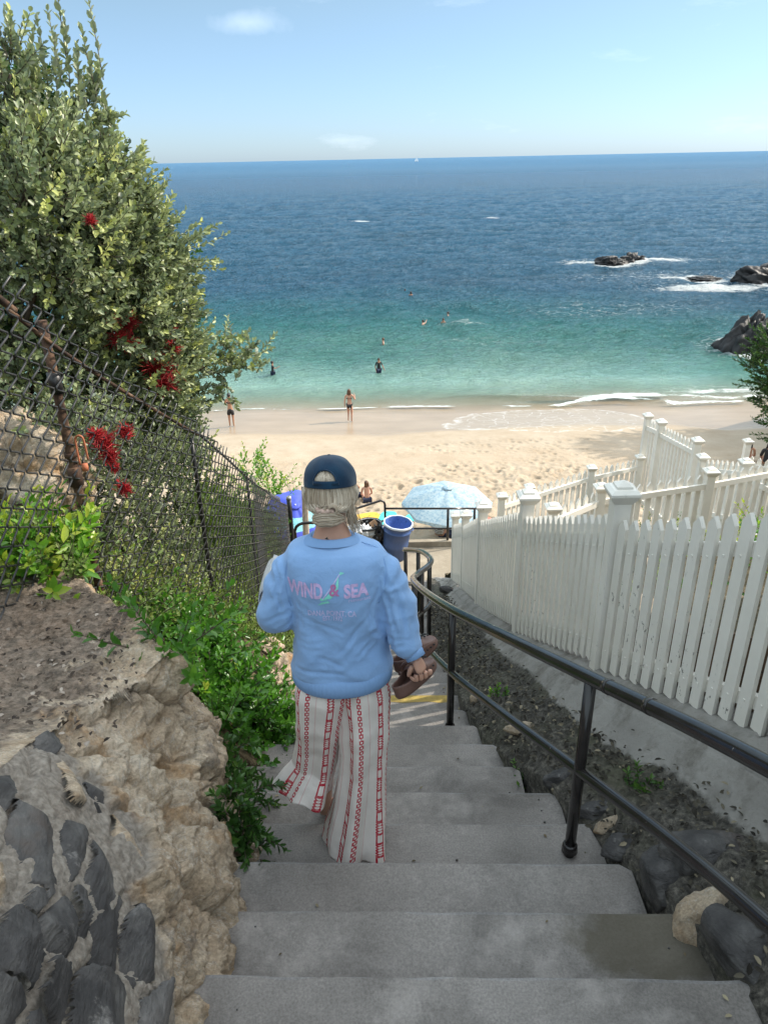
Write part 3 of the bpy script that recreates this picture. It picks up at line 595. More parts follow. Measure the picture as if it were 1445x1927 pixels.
# stones between the step ends and the gutter
def onsurf(px, py, fn, s0=1.5, s1=60, st=.02):
    r = ray(px, py)
    for s in np.arange(s0, s1, st):
        p = r * s
        if p.z < float(fn(np.array(p.x), np.array(p.y))): return p
    return r * s1
for k, (px, py, wx, hy, rot, mt, lb) in enumerate([
    (1262, 1660, 46, 66, -20, 'basalt', 'tall dark stone with white streaks at a step end'),
    (1322, 1722, 56, 44, 30, 'rock', 'pink-brown stone between two dark stones beside the lower mid rail'),
    (1402, 1795, 52, 66, 20, 'basalt', 'dark stone under the mid rail at the right edge of the photo'),
    (1172, 1592, 40, 26, 12, 'basalt', 'flat dark stone right of the near rail post foot'),
    (1332, 1608, 72, 44, 10, 'basalt', 'broad dark slab stone under the mid rail right of the near post'),
    (1120, 1530, 42, 20, 5, 'basalt', 'dark grey slab stone just behind the near rail post'),
    (1065, 1470, 36, 22, -8, 'basalt', 'grey stone left of the near rail post beside a step end'),
    (1145, 1555, 26, 16, 18, 'rock', 'small pale stone behind the near rail post foot'),
    (985, 1372, 30, 14, 0, 'rock', 'pale stone in the gutter below the bend of the mid rail'),
    (880, 1378, 44, 15, -3, 'basalt', 'dark stone block set into the end of a step beside the far rail post'),
    (1385, 1880, 44, 30, 25, 'rock', 'tan rubble stone at the bottom right corner of the steps'),
    (848, 1113, 26, 9, -8, 'basalt', 'rounded dark stone where the kerb meets the landing path'),
    (905, 1315, 22, 11, 10, 'rock', 'small pale stone beside the low weed in the gutter')]):
    p = onsurf(px, py, right_z); d = p.length; vd = p.normalized(); rt = Vector((1, 0, 0)); rt = (rt - rt.dot(vd) * vd).normalized(); u2 = rt.cross(vd).normalized(); a_ = R(rot)
    rx = rt * math.cos(a_) + u2 * math.sin(a_); uy = -rt * math.sin(a_) + u2 * math.cos(a_)
    V, F = stone((0, 0, 0), rx * (wx / FPX * d), uy * (hy / FPX * d), vd * (min(wx, hy) / FPX * d * .9), 90 + k, None, 24, 9, .06)
    o = obj('edge_stone', mkmesh('edge_stone', V, F, M[mt]), None, p + vd * .02); tag(o, lb, 'stone', 'stones along the step ends')
# ================================================================ white picket fences
def m_white(name='white_paint', wear=1.0):
    m = Mat(name, .5, .4); p = m.wpos()
    c = m.ramp(m.noise(3, 4), [(.3, (.72, .69, .62)), (.7, (.80, .77, .705))])
    z = m.sep(m.new('ShaderNodeTexCoord').outputs['Generated'])[2]
    chip = m.ramp(m.noise(36, 4, .7, m.map(p, (1, 1, .55))), [(.635, 0.), (.66, 1.)])
    chip = m.math('MULTIPLY', chip, m.math('MULTIPLY', m.ramp(m.noise(1.1, 3, .6, p), [(.46, 0.), (.58, wear)]), m.mr(z, .75, .35, 0, 1)))
    m.color(m.mix(chip, c, (.16, .15, .13))); m.bump(m.noise(60, 4, .6, m.map(p, (1, 1, .1))), .12, .004); return m.m
M['white'] = m_white(); M['white2'] = m_white('white_paint_clean', .15)
def picket_fence(pts, label, spacing=.1, pw=.062, pt=.022, drop=.12, side=1, mat=None, rail_top=None, big=None, cap=.1, group='white picket fences', clear=.03):
    """pts: (x, y, zbase, ztop_of_post). bays between consecutive posts"""
    mat = mat or M['white']; root = empty('picket_fence', (pts[0][0], pts[0][1], pts[0][2]), label, 'fence', group)
    for k, (x, y, zb, zt) in enumerate(pts):
        s = cap if not (big and k in big) else cap * 1.35
        mb = MB(); mb.box((x, y, (zb + zt) / 2 - .1), (s, s, zt - zb + .2)); o = mb.part('post', mat, root); bevel(o, .004)
        mb = MB(); h = s * .5
        def lv(r, z): return [(x - r, y - r, z), (x + r, y - r, z), (x + r, y + r, z), (x - r, y + r, z)]
        prof = [(h + .002, zt - .035), (h + .028, zt + .010), (h + .032, zt + .018), (h + .032, zt + .032), (h + .010, zt + .048), (h - .004, zt + .050), (h - .006, zt + .062), (.004, zt + .085)]
        b0 = 0
        for r, z in prof: mb.V += lv(r, z)
        for q in range(len(prof) - 1):
            for e in range(4): mb.F.append((q * 4 + e, q * 4 + (e + 1) % 4, q * 4 + 4 + (e + 1) % 4, q * 4 + 4 + e))
        mb.F.append(tuple(range(4))[::-1]); mb.F.append(tuple(range((len(prof) - 1) * 4, len(prof) * 4)))
        P_ = part('post_cap', np.array(mb.V), mb.F, mat, o)
    for (x0, y0, a0, t0), (x1, y1, a1, t1) in zip(pts, pts[1:]):
        A = Vector((x0, y0, 0)); B = Vector((x1, y1, 0)); L = (B - A).length; u = (B - A).normalized(); nrm = Vector((u.y, -u.x, 0)) * side
        A = A + u * cap * .5; B = B - u * cap * .5; L = (B - A).length; n = max(2, int(L / spacing)); mb = MB(); mr_ = MB()
        for i in range(n):
            f = (i + .5) / n; c = A + (B - A) * f + nrm * .028; zb = a0 + (a1 - a0) * f + clear; zt = t0 + (t1 - t0) * f - drop + random.uniform(-.006, .006); lean = u * random.uniform(-.005, .005)
            hw = pw / 2; ht = pt / 2; hd = pw * .75
            def pr(o1, z, o2): return (c + u * o1 + nrm * o2 + Vector((0, 0, z)) + lean * ((z - zb)))
            for (o2a, o2b) in ((-ht, ht),):
                V_ = [pr(-hw, zb, -ht), pr(hw, zb, -ht), pr(hw, zt - hd, -ht), pr(0, zt, -ht), pr(-hw, zt - hd, -ht), pr(-hw, zb, ht), pr(hw, zb, ht), pr(hw, zt - hd, ht), pr(0, zt, ht), pr(-hw, zt - hd, ht)]
                mb.add(V_, [(0, 1, 2, 3, 4), (9, 8, 7, 6, 5), (0, 5, 6, 1), (1, 6, 7, 2), (2, 7, 8, 3), (3, 8, 9, 4), (4, 9, 5, 0)])
            for zz in (zb + .14, zt - .20):     # screw heads
                q = pr(0, zz, ht + .001); mb.box(q, (.009, .004, .009), u, nrm)
        mb.part('pickets', mat, root)
        for fz in (0.12, 1.0):
            mr_ = MB()
            za = (a0 + clear + .13) if fz < .5 else (t0 - drop - (rail_top if rail_top is not None else .17)); zc = (a1 + clear + .13) if fz < .5 else (t1 - drop - (rail_top if rail_top is not None else .17))
            p, q = Vector((A.x, A.y, za)), Vector((B.x, B.y, zc)); dn = -nrm * .002; dv = Vector((0, 0, .035)); dt = nrm * -.036
            p = p - dn * 0 + nrm * .016; q = q + nrm * .016
            mr_.hexa([p - dv + dt, q - dv + dt, q - dv, p - dv, p + dv + dt, q + dv + dt, q + dv, p + dv])
            mr_.part('rail', mat, root)
    return root
pts = []
tops = {3.6: None}
for (x, y) in [(2.35, -.9), (2.02, .9), (1.75, 1.62)]: pts.append((x, y, float(ZF(y)), float(ZF(y)) + 1.30))
def fpost(top, bot, Yg):     # post position from its top in the photo, at known distance
    p = atY(*top, Yg); return p
pA = atY(1172, 912, 3.62); pts.append((pA.x, 3.62, -2.80, pA.z - .06))
pB = atY(993, 938, 5.10); pts.append((pB.x, 5.10, -3.56, pB.z))
pC = atY(909, 955, 7.0); pts.append((pC.x, 7.0, -4.52, pC.z))
pD = atY(876, 970, 8.75); pts.append((pD.x, 8.75, -5.38, pD.z))
pE = atY(857, 971, 10.05); pts.append((pE.x, 10.05, -6.05, pE.z))
FPT = pts
# nearest bays: without posts in view, they curve out to the right
near = [pts[0], pts[1], (1.62, 2.2, float(ZF(2.2)), float(ZF(2.2)) + 1.3)]
fa = picket_fence([pts[0], pts[1], (1.60, 2.30, float(ZF(2.3)), float(ZF(2.3)) + 1.28)][:2] + pts[3:], 'long white picket fence running down beside the stairs from the right edge to the landing', .092, .061, drop=.13, side=-1, cap=.095)
def bp_(px, py, d): r = ray(px, py); return r * d
def fpts(lst, h): out = []; [out.append((p.x, p.y, p.z - (hh or h), p.z)) for (p, hh) in lst]; return out
B1 = fpts([(bp_(944, 935, 11.6), None), (bp_(996, 918, 12.2), None), (bp_(1113, 882, 12.9), None), (bp_(1204, 862, 13.5), None)], 1.25)
picket_fence(B1, 'white picket fence nearest the beach, between the tall gate and the umbrella', .13, .07, drop=.02, side=-1, mat=M['white2'], rail_top=.17)
B2 = fpts([(bp_(1040, 958, 7.9), .9), (bp_(1131, 920, 8.5), None), (bp_(1337, 890, 8.9), None), (bp_(1560, 850, 9.4), None)], 1.2)
picket_fence(B2, 'white picket fence with a broad sloping top rail behind the long stair fence', .13, .07, drop=.02, side=-1, mat=M['white2'], rail_top=.15)
T1 = fpts([(bp_(1219, 784, 13.3), None), (bp_(1244, 796, 12.6), None), (bp_(1312, 831, 11.2), None)], 1.75)
picket_fence(T1, 'tall white picket gate section rising above the other fences against the wet sand', .13, .07, drop=.03, side=-1, mat=M['white2'])
U1 = fpts([(bp_(1322, 862, 11.0), None), (bp_(1403, 872, 9.7), None), (bp_(1500, 925, 8.6), None)], 1.0)
picket_fence(U1, 'low white picket fence running from the tall gate section towards the right edge', .13, .07, drop=.0, side=-1, mat=M['white2'])
# lone fence post farther back
vp = bp_(1407, 832, 13.6); vq = bp_(1520, 860, 13.0)
picket_fence([(vp.x, vp.y, vp.z - 1.3, vp.z), (vq.x, vq.y, vq.z - 1.3, vq.z)], 'white post and pickets in front of the two shaded sitters at the right edge', .13, .07, drop=.25, side=-1, mat=M['white2'])
# wooden retaining boards behind the near fence
M['oldwood'] = simple('weathered_wood', (.13, .085, .055), .85, .5, 4, .2, 0, .5, 40)
wb = empty('garden_board_wall', (1.8, 2, -2.2), 'brown board wall behind the near pickets of the stair fence', 'wall')
mb = MB(); yy_ = list(np.arange(-1.2, 9.6, .6))
for k in range(3):
    for y0, y1 in zip(yy_, yy_[1:]):
        g = .17; p = Vector((float(XF(y0)) + .17, y0, float(ZF(y0)) - .1 + k * g + .003 * (k % 2))); q = Vector((float(XF(y1)) + .17, y1 - .008, float(ZF(y1)) - .1 + k * g)); dx = Vector((.035, 0, 0)); dz = Vector((0, 0, g - .012))
        mb.hexa([p, p + dx, q + dx, q, p + dz, p + dx + dz, q + dx + dz, q + dz])
mb.part('boards', M['oldwood'], wb)
# ================================================================ hand rail of the stairs
def m_railpaint():
    m = Mat('dark_rail_paint', .22, .45); p = m.wpos()
    c = m.ramp(m.noise(5, 5), [(.3, (.012, .010, .010)), (.7, (.026, .023, .022))])
    c = m.mix(m.ramp(m.noise(45, 4, .7), [(.70, 0.), (.73, .8)]), c, (.30, .28, .26)); m.color(c); m.rough(m.ramp(m.noise(9, 4), [(.3, .10), (.7, .22)])); m.bump(m.noise(40, 4), .03, .002); return m.m
M['railpaint'] = m_railpaint()
TOPR = [(1.16, -1.2, -.20), (1.08, .3, -.92), (.966, 1.39, -1.405), (.785, 2.29, -1.825), (.575, 3.1, -2.18), (.41, 3.84, -2.515), (.30, 4.7, -2.92), (.245, 5.55, -3.32), (.29, 5.95, -3.50), (.43, 6.35, -3.63), (.47, 6.7, -3.75), (.40, 7.3, -3.99), (.24, 8.1, -4.40)]
hr = empty('stair_handrail', (.78, 2.29, -2.79), 'glossy dark metal handrail with two rails curving down the right side of the stairs', 'handrail')
tp = spline(TOPR, 7); mb = MB(); mb.tube(tp, .0285, 18); mb.part('top_rail', M['railpaint'], hr, True)
mp_ = [p - Vector((-.0, 0, .475)) for p in tp]; mb = MB(); mb.tube(mp_, .0238, 16); mb.part('mid_rail', M['railpaint'], hr, True)
def rail_at(Y):
    return min(tp, key=lambda p: abs(p.y - Y))
for Y_ in (.4, 2.29, 3.84, 5.4, 6.1, 6.75, 7.45, 8.05):
    p = rail_at(Y_); mb = MB(); zb = float(zs(p.y)) - .10
    mb.tube([(p.x, p.y, zb), (p.x, p.y, p.z - .004)], .0238, 16); po = mb.part('post', M['railpaint'], hr, True)
    mb = MB(); mb.tube([(p.x, p.y, zb + .04), (p.x, p.y, zb + .075), (p.x, p.y, zb + .082)], [.036, .032, .026], 14); mb.part('foot_collar', M['railpaint'], po, True)
for Y_ in (1.9, 2.15):
    k = min(range(1, len(tp) - 1), key=lambda i: abs(tp[i].y - Y_)); t_ = (tp[k + 1] - tp[k]).normalized(); mb = MB(); mb.tube([tp[k] - t_ * .012, tp[k] + t_ * .012], .0302, 18); mb.part('joint_ring', M['railpaint'], hr, True)
# ================================================================ chain-link fence
M['wire'] = simple('black_wire', (.035, .034, .035), .38, .4, 30, .6)
M['rust'] = Mat('rusty_pipe', .8, .3); _m = M['rust']; _m.color(_m.ramp(_m.noise(9, 8, .7), [(.36, (.020, .015, .012)), (.50, (.07, .038, .024)), (.62, (.17, .10, .06)), (.74, (.30, .26, .22))])); _m.bump(_m.noise(30, 6, .7), .5, .006); M['rust'] = _m.m
M['blackmetal'] = simple('black_metal', (.015, .014, .014), .4, .4, 20, .5)
def topZ(Y): return interp(Y, [0, 2.2, 3.5, 4.6, 5.6, 7.4, 12.1], [1.1, .42, -.34, -1.16, -1.82, -3.09, -5.62])
cf = empty('chain_link_fence', (-1.7, 4, -2.6), 'black chain-link fence on old rusty posts between the stairs and the bushes', 'fence')
yc = [.9]; 
while yc[-1] < 12.08:
    y = yc[-1]; dx = float(XC(y + .05) - XC(y)) / .05; yc.append(y + .105 / math.sqrt(1 + dx * dx))
SV = []; SF = []; n4 = 5
ang = np.arange(n4) * 2 * math.pi / n4
pit = .105
cols = []
for k, y in enumerate(yc[:-1]):
    zt = float(topZ(y)); zb = float(fence_zb(y)) - .03
    i0 = int(math.ceil(-zt / (pit / 2))); i = np.arange(i0, i0 + int((zt - zb) / (pit / 2)) + 1)
    f = np.where((i + k) % 2 == 0, 0.0, 1.0) * 1.08 - .04
    # diamond mesh follows the slope of the fence
    slope = (float(topZ(y + .5)) - float(topZ(y))) / .5 * .82
    Yp = y + f * (yc[k + 1] - y); Zp = -i * pit / 2
    Zp = -i * pit / 2 + (Yp - y) * 0.0
    bow = .035 * np.sin((Zp - zb) / (zt - zb + .01) * 3.1) * np.sin(y * 1.3) + .02 * vnoise(np.full(len(i), y * 1.1), Zp * 1.2)
    Xp = XC(Yp) + bow + np.where(i % 2 == 0, .0022, -.0022)
    # round the bends of the wire
    P = np.stack([Xp, Yp, Zp], -1); 
    cols.append(P)
VV = []; FF = []; base = 0
for P in cols:
    A = P[:-1]; B = P[1:]; m1 = A * .84 + B * .16; m2 = A * .16 + B * .84
    Q = np.concatenate([P[:1]] + [np.stack([a, b]) for a, b in zip(m1, m2)] + [P[-1:]]) if False else np.stack([m1, m2], 1).reshape(-1, 3)
    T = np.gradient(Q, axis=0); T /= np.linalg.norm(T, axis=1, keepdims=True) + 1e-9
    U = np.cross(T, np.array([[1., 0, 0]])); U /= np.linalg.norm(U, axis=1, keepdims=True) + 1e-9; W = np.cross(T, U)
    ring = Q[:, None] + (.0055) * (U[:, None] * np.cos(ang)[None, :, None] + W[:, None] * np.sin(ang)[None, :, None])
    nq = len(Q); VV.append(ring.reshape(-1, 3)); a, b = np.meshgrid(np.arange(n4), np.arange(nq - 1)); a2 = (a + 1) % n4
    FF.append((np.stack([b * n4 + a, b * n4 + a2, (b + 1) * n4 + a2, (b + 1) * n4 + a], -1) + base).reshape(-1, 4)); base += nq * n4
part('wire_mesh', np.concatenate(VV), np.concatenate(FF), M['wire'], cf, True)
def cpost(y, top, mat, r=.03, dx=-.045, zb=-.3):
    x = float(XC(y)) + dx; z0 = float(fence_zb(y)) + zb; z1 = float(topZ(y)) + top; mb = MB()
    mb.tube([(x, y, z0 + (z1 - z0) * i / 6) for i in range(7)], [r * (1 + .04 * math.sin(i * 2.)) for i in range(7)], 14); return mb.part('post', mat, cf, True), x
po, x = cpost(4.02, -.02, M['rust'], .026, -.06)
mb = MB(); z = float(topZ(4.02))
mb.tube([(x, 4.02, z - .42), (x, 4.02, z - .30)], .036, 14); mb.part('clamp', M['blackmetal'], po, True)
mb = MB(); mb.tube([(x, 4.02, z - .98), (x, 4.02, z - .86)], .040, 14); mb.tube([(x, 4.02, z - .80), (x, 4.02, z - .77)], .036, 14); mb.part('clamp', M['rust'], po, True)
M['orange'] = simple('rusty_orange_iron', (.42, .13, .06), .7)
mb = MB(); hk = [Vector((x + .055, 4.02 - .03, z - .84)), Vector((x + .055, 3.99, z - .70)), Vector((x + .07, 3.98, z - .665)), Vector((x + .095, 3.97, z - .655)), Vector((x + .112, 3.97, z - .68)), Vector((x + .115, 3.97, z - .80))]
mb.tube(spline(hk, 4), .006, 8); mb.tube([(x + .085, 3.98, z - .87), (x + .085, 3.98, z - .83)], .018, 10); mb.part('hook', M['orange'], po, True)
cpost(1.4, .02, M['rust']); cpost(5.8, -.10, M['blackmetal'], .018, -.09); cpost(7.42, .0, M['blackmetal'], .014, -.06); 
po, x = cpost(12.15, .12, M['blackmetal'], .045, 0.02, -.4)
mb = MB(); mb.tube([(x, 12.15, float(topZ(12.15)) + .10), (x, 12.15, float(topZ(12.15)) + .15), (x, 12.15, float(topZ(12.15)) + .17)], [.052, .045, .015], 12); mb.part('post_cap', simple('galvanised', (.4, .4, .4), .5), po, True)
def rpt(y, dz, dx=-.035): return (float(XC(y)) + dx, y, float(topZ(y)) + dz)
mb = MB(); mb.tube(spline([rpt(1.4, -.02), rpt(2.6, -.06), rpt(3.3, -.10), rpt(3.75, -.12)], 5), .019, 12); mb.part('top_rail', M['rust'], cf, True)
mb = MB(); mb.tube(spline([rpt(3.7, -.14), rpt(4.1, -.14), rpt(4.8, -.10), rpt(5.8, -.07)], 5), .012, 10); mb.part('top_rail', M['rust'], cf, True)
mb = MB(); mb.tube(spline([rpt(5.8, -.05), rpt(6.6, -.03), rpt(7.4, -.02), rpt(9, -.02), rpt(12.1, -.02)], 6), .012, 10); mb.part('top_rail', M['wire'], cf, True)
# ================================================================ unseen house added on the right to shade the upper steps
M['stucco'] = simple('stucco', (.55, .50, .43), .9, .1, 3, .2, 0, .3, 60); M['roof'] = simple('roof_shingle', (.12, .10, .09), .9, .3, 8); M['glass'] = simple('window_glass', (.03, .04, .05), .08, .1)
hs = empty('shade_house', (7, 0, -2), 'unseen pale stucco house added beyond the fence to shade the stairs', 'house')
mb = MB(); mb.box((7.4, 2.5, .1), (7.6, 4.6, 5.6)); mb.part('wall', M['stucco'], hs)
mb = MB(); mb.box((7.4, 2.5, 3.0), (7.8, 4.8, .22)); mb.part('roof', M['roof'], hs)
for y in (1.4, 3.5):
    mb = MB(); mb.box((3.59, y, 1.4), (.06, 1.3, 1.3)); f = mb.part('window_frame', M['white2'], hs); mb = MB(); mb.box((3.555, y, 1.4), (.02, 1.14, 1.14)); mb.part('pane', M['glass'], f)
# ================================================================ foliage
def m_leaf(name, stops, rough=.45, spec=.5, trans=.25, back=None):
    m = Mat(name, rough, spec); r = m.attr('rnd'); c = m.ramp(r, stops)
    if back:
        g = m.new('ShaderNodeNewGeometry'); c = m.mix(g.outputs['Backfacing'], c, back)
    m.color(c)
    tr = m.new('ShaderNodeBsdfTranslucent'); m.L(m.mix(1, c, (1.3, 1.5, .7), 'MULTIPLY'), tr.inputs[0]); ms_ = m.new('ShaderNodeMixShader'); ms_.inputs[0].default_value = trans
    m.L(m.b.outputs[0], ms_.inputs[1]); m.L(tr.outputs[0], ms_.inputs[2]); m.L(ms_.outputs[0], m.n['Material Output'].inputs[0]); return m.m
M['leafgrey'] = m_leaf('grey_green_leaf', [(0, (.07, .095, .05)), (.4, (.19, .235, .125)), (.75, (.31, .36, .18)), (1, (.44, .47, .15))], .40, .5, .15, (.32, .35, .26))
M['leafbright'] = m_leaf('bright_leaf', [(0, (.045, .13, .018)), (.5, (.085, .22, .028)), (.85, (.17, .33, .035)), (1, (.36, .42, .06))], .32, .5, .35)
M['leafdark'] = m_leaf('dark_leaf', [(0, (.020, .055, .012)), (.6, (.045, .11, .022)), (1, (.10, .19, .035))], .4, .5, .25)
M['grassy'] = m_leaf('slope_plant', [(0, (.05, .085, .025)), (.5, (.11, .17, .04)), (1, (.22, .28, .07))], .5, .4, .3)
M['bark'] = simple('bark', (.085, .065, .05), .9, .4, 9, .2, 0, .6, 40)
M['red'] = simple('red_stamens', (.33, .010, .014), .6, .5, 20)
def nrm(a): return a / (np.linalg.norm(a, axis=-1, keepdims=True) + 1e-9)
def leaves(P, D, N, L, W, rnd, mat, name, parent, fold=.18):
    """P base points, D leaf axes, N up vectors, L lengths, W width ratios"""
    D = nrm(D); S = nrm(np.cross(D, N)); U = np.cross(S, D); L = L[:, None]; w_ = (W[:, None] if isinstance(W, np.ndarray) else W) * L
    v = [P, P + D * L * .30 + S * w_ * .46 + U * w_ * fold, P + D * L * .68 + S * w_ * .42 + U * w_ * fold, P + D * L - U * L * .06, P + D * L * .68 - S * w_ * .42 + U * w_ * fold, P + D * L * .30 - S * w_ * .46 + U * w_ * fold]
    V = np.stack(v, 1).reshape(-1, 3); n = len(P); b = (np.arange(n) * 6)[:, None]; F = np.concatenate([b + np.array([[0, 1, 2, 3]]), b + np.array([[0, 3, 4, 5]])], 0)
    par = np.array(parent.location if parent is not None else (0, 0, 0)); me = mkmesh(name, V - par, F, mat, False)
    at = me.attributes.new('rnd', 'FLOAT', 'POINT'); at.data.foreach_set('value', np.repeat(np.clip(rnd, 0, 1), 6).astype(np.float32)); return obj(name, me, parent)
def twigs(base, dirs, length, nleaf, lsize, rg, up=.5, ang=50, rnd0=.5, rvar=.25, phyl='opp', wob=.25):
    """returns leaf arrays and the twig centre lines"""
    T = len(base); dirs = nrm(dirs); t = (np.arange(nleaf) + .5) / nleaf
    curve = np.array([0, 0, 1.])[None] * up
    def cen(tt): return base[:, None] + dirs[:, None] * (length[:, None, None] * tt[None, :, None]) + curve[:, None] * (length[:, None, None] * tt[None, :, None] ** 2) * .5
    C = cen(t); tan = nrm(dirs[:, None] + curve[:, None] * t[None, :, None])
    ref = nrm(rg.normal(size=(T, 1, 3))); s1 = nrm(np.cross(tan, ref)); s2 = np.cross(tan, s1)
    a = (np.arange(nleaf) // 2 * (math.pi / 2) + (np.arange(nleaf) % 2) * math.pi)[None] if phyl == 'opp' else (np.arange(nleaf) * 2.4)[None]
    a = a + rg.normal(0, .25, (T, nleaf)); rad = s1 * np.cos(a)[..., None] + s2 * np.sin(a)[..., None]
    an = R(ang) * (1 - .45 * t)[None, :, None]; D = tan * np.cos(an) + rad * np.sin(an) + rg.normal(0, wob * .5, (T, nleaf, 3))
    N = tan * np.sin(an) - rad * np.cos(an); N = N + rg.normal(0, .3, N.shape)
    L = lsize * (1.0 - .35 * t ** 3)[None] * rg.uniform(.7, 1.25, (T, nleaf))
    rn = rnd0 + rg.normal(0, rvar, (T, 1)) + rg.normal(0, .12, (T, nleaf)) + .22 * t[None] ** 2
    return C.reshape(-1, 3), D.reshape(-1, 3), N.reshape(-1, 3), L.reshape(-1), rn.reshape(-1), cen(np.linspace(0, .95, 4))
def stems(Cs, r, mat, name, parent):
    """thin three-sided tubes along T centre lines (T, K, 3)"""
    T, K, _ = Cs.shape; d = nrm(Cs[:, -1] - Cs[:, 0]); s1 = nrm(np.cross(d, np.array([[.3, .9, .2]]))); s2 = np.cross(d, s1); a = np.arange(3) * 2.0944
    rr = (r * (1 - .6 * np.arange(K) / (K - 1)))[None, :, None, None]; ring = Cs[:, :, None] + rr * (s1[:, None, None] * np.cos(a)[None, None, :, None] + s2[:, None, None] * np.sin(a)[None, None, :, None])
    V = ring.reshape(-1, 3); F = []
    b = np.arange(T)[:, None] * K * 3
    for k in range(K - 1):
        for e in range(3): F.append(np.concatenate([b + k * 3 + e, b + k * 3 + (e + 1) % 3, b + (k + 1) * 3 + (e + 1) % 3, b + (k + 1) * 3 + e], 1))
    return part(name, V, np.concatenate(F), mat, parent)
def blob_pts(c, r, n, rg, shell=.55):
    d = nrm(rg.normal(size=(n, 3))); q = rg.uniform(shell, 1, (n, 1)) ** .7; return np.array(c)[None] + d * q * np.array(r)[None], d
# ---- the big grey-green bush with red flowers
rg = np.random.default_rng(11)
bush = empty('flowering_bush', (-4.2, 5.6, -3.2), 'huge grey-green bush with red bottlebrush flowers spilling over the chain-link fence', 'bush')
# (px, py, distance Y, radius px, how many twigs)
BL = [(25, 240, 5.6, 76, 62), (120, 280, 5.8, 50, 38), (55, 345, 5.2, 106, 145), (165, 340, 5.8, 60, 95), (105, 450, 5.4, 110, 210), (225, 365, 6.1, 40, 45), (225, 440, 6.0, 75, 150), (285, 490, 6.3, 50, 80), (200, 560, 5.9, 110, 260),
      (290, 580, 6.3, 60, 130), (60, 600, 5.6, 120, 180), (330, 650, 6.6, 40, 60), (120, 740, 5.8, 110, 170), (240, 700, 6.2, 95, 240), (310, 740, 6.5, 45, 70), (220, 830, 6.4, 80, 170), (300, 800, 6.7, 60, 110), (120, 870, 6.1, 80, 110), (330, 850, 7.1, 45, 70), (20, 140, 5.5, 40, 24), (-90, 330, 5.6, 110, 110), (-100, 540, 5.6, 120, 110), (-60, 720, 5.6, 90, 70)]
Pn, Dn, Ln_ = [], [], []; cen_w = []
root0 = np.array([-4.2, 5.9, -3.3])
for (px, py, Yd, rpx, nt_) in BL:
    p = np.array(atY(px, py, Yd)); d = p[1] * .902 - p[2] * .432; r = rpx / FPX * d
    if p[0] > float(XC(p[1])) - .15 and p[2] < float(topZ(p[1])): p[0] = float(XC(p[1])) - .15 - r * .6
    b, dd = blob_pts(p, (r, r * 1.2, r), nt_, rg, .35); cen_w.append((p, r)); Pn.append(b); Dn.append(dd + np.array([[.25, -.15, .55]]) + rg.normal(0, .35, dd.shape))
    Ln_.append(rg.uniform(.14, .30, nt_))
Pn = np.concatenate(Pn); Dn = np.concatenate(Dn); Ln_ = np.concatenate(Ln_)
# keep behind the wire where the wire stands
inside = (Pn[:, 0] > XC(Pn[:, 1]) - .10) & (Pn[:, 2] < topZ(Pn[:, 1]) - .05); Pn[inside, 0] = XC(Pn[inside, 1]) - .10 - rg.uniform(0, .3, inside.sum()); Dn[inside] -= np.array([1.2, 0, 0]) * 0.5
P1 = twigs(Pn, Dn, Ln_, 15, .058, rg, .35, 52, .46, .30)
# long upright shoots on the skyline
sh = [(128, 95, 5.7, .62), (118, 130, 5.7, .45), (195, 120, 5.8, .52), (182, 150, 5.8, .40), (8, 130, 5.4, .52), (48, 150, 5.5, .45), (92, 140, 5.6, .40), (60, 160, 5.6, .42), (30, 170, 5.5, .4), (150, 180, 5.7, .4), (205, 200, 5.9, .33), (218, 240, 6, .28), (110, 190, 5.6, .5), (75, 190, 5.5, .5), (170, 210, 5.8, .42), (10, 200, 5.4, .4), (135, 160, 5.7, .5), (200, 235, 5.9, .35)]
B = np.array([atY(px, py + 30, Yd) for px, py, Yd, l in sh]); DD = np.array([[rg.normal(0, .15), rg.normal(0, .15), 1] for _ in sh]); LL = np.array([l for *_, l in sh])
P2 = twigs(B, DD, LL, 24, .064, rg, .0, 46, .46, .15, wob=.24)
# side sprays reaching right over the sea
sp = []
for (px, py, Yd, ex, ey, l) in [(225, 340, 6.1, 1, .35, .28), (240, 320, 6.1, .8, .7, .24), (225, 370, 6.1, 1, .1, .28), (265, 410, 6.3, .6, .8, .24), (330, 470, 6.3, 1, .12, .42), (320, 455, 6.3, 1, .3, .36), (345, 490, 6.4, 1, -.1, .30), (300, 425, 6.3, .5, .9, .22), (265, 385, 6.2, .9, .3, .2),
                            (330, 520, 6.4, 1, .0, .22), (340, 560, 6.4, 1, .2, .18), (330, 600, 6.5, 1, .1, .24), (330, 640, 6.6, .9, .4, .2), (180, 210, 5.9, .5, 1, .25), (175, 235, 5.9, 1, .4, .2), (185, 280, 6, 1, .2, .18), (175, 190, 5.9, .3, 1, .25), (350, 690, 6.7, 1, .2, .3), (360, 740, 6.8, .8, -.1, .22)]:
    for q in range(3): sp.append((atY(px + rg.normal(0, 8), py + rg.normal(0, 8), Yd), (ex, rg.normal(0, .2), ey + rg.normal(0, .15)), l * rg.uniform(.7, 1.1)))
P3 = twigs(np.array([s[0] for s in sp]), np.array([s[1] for s in sp]), np.array([s[2] for s in sp]), 16, .062, rg, .25, 52, .62, .15)
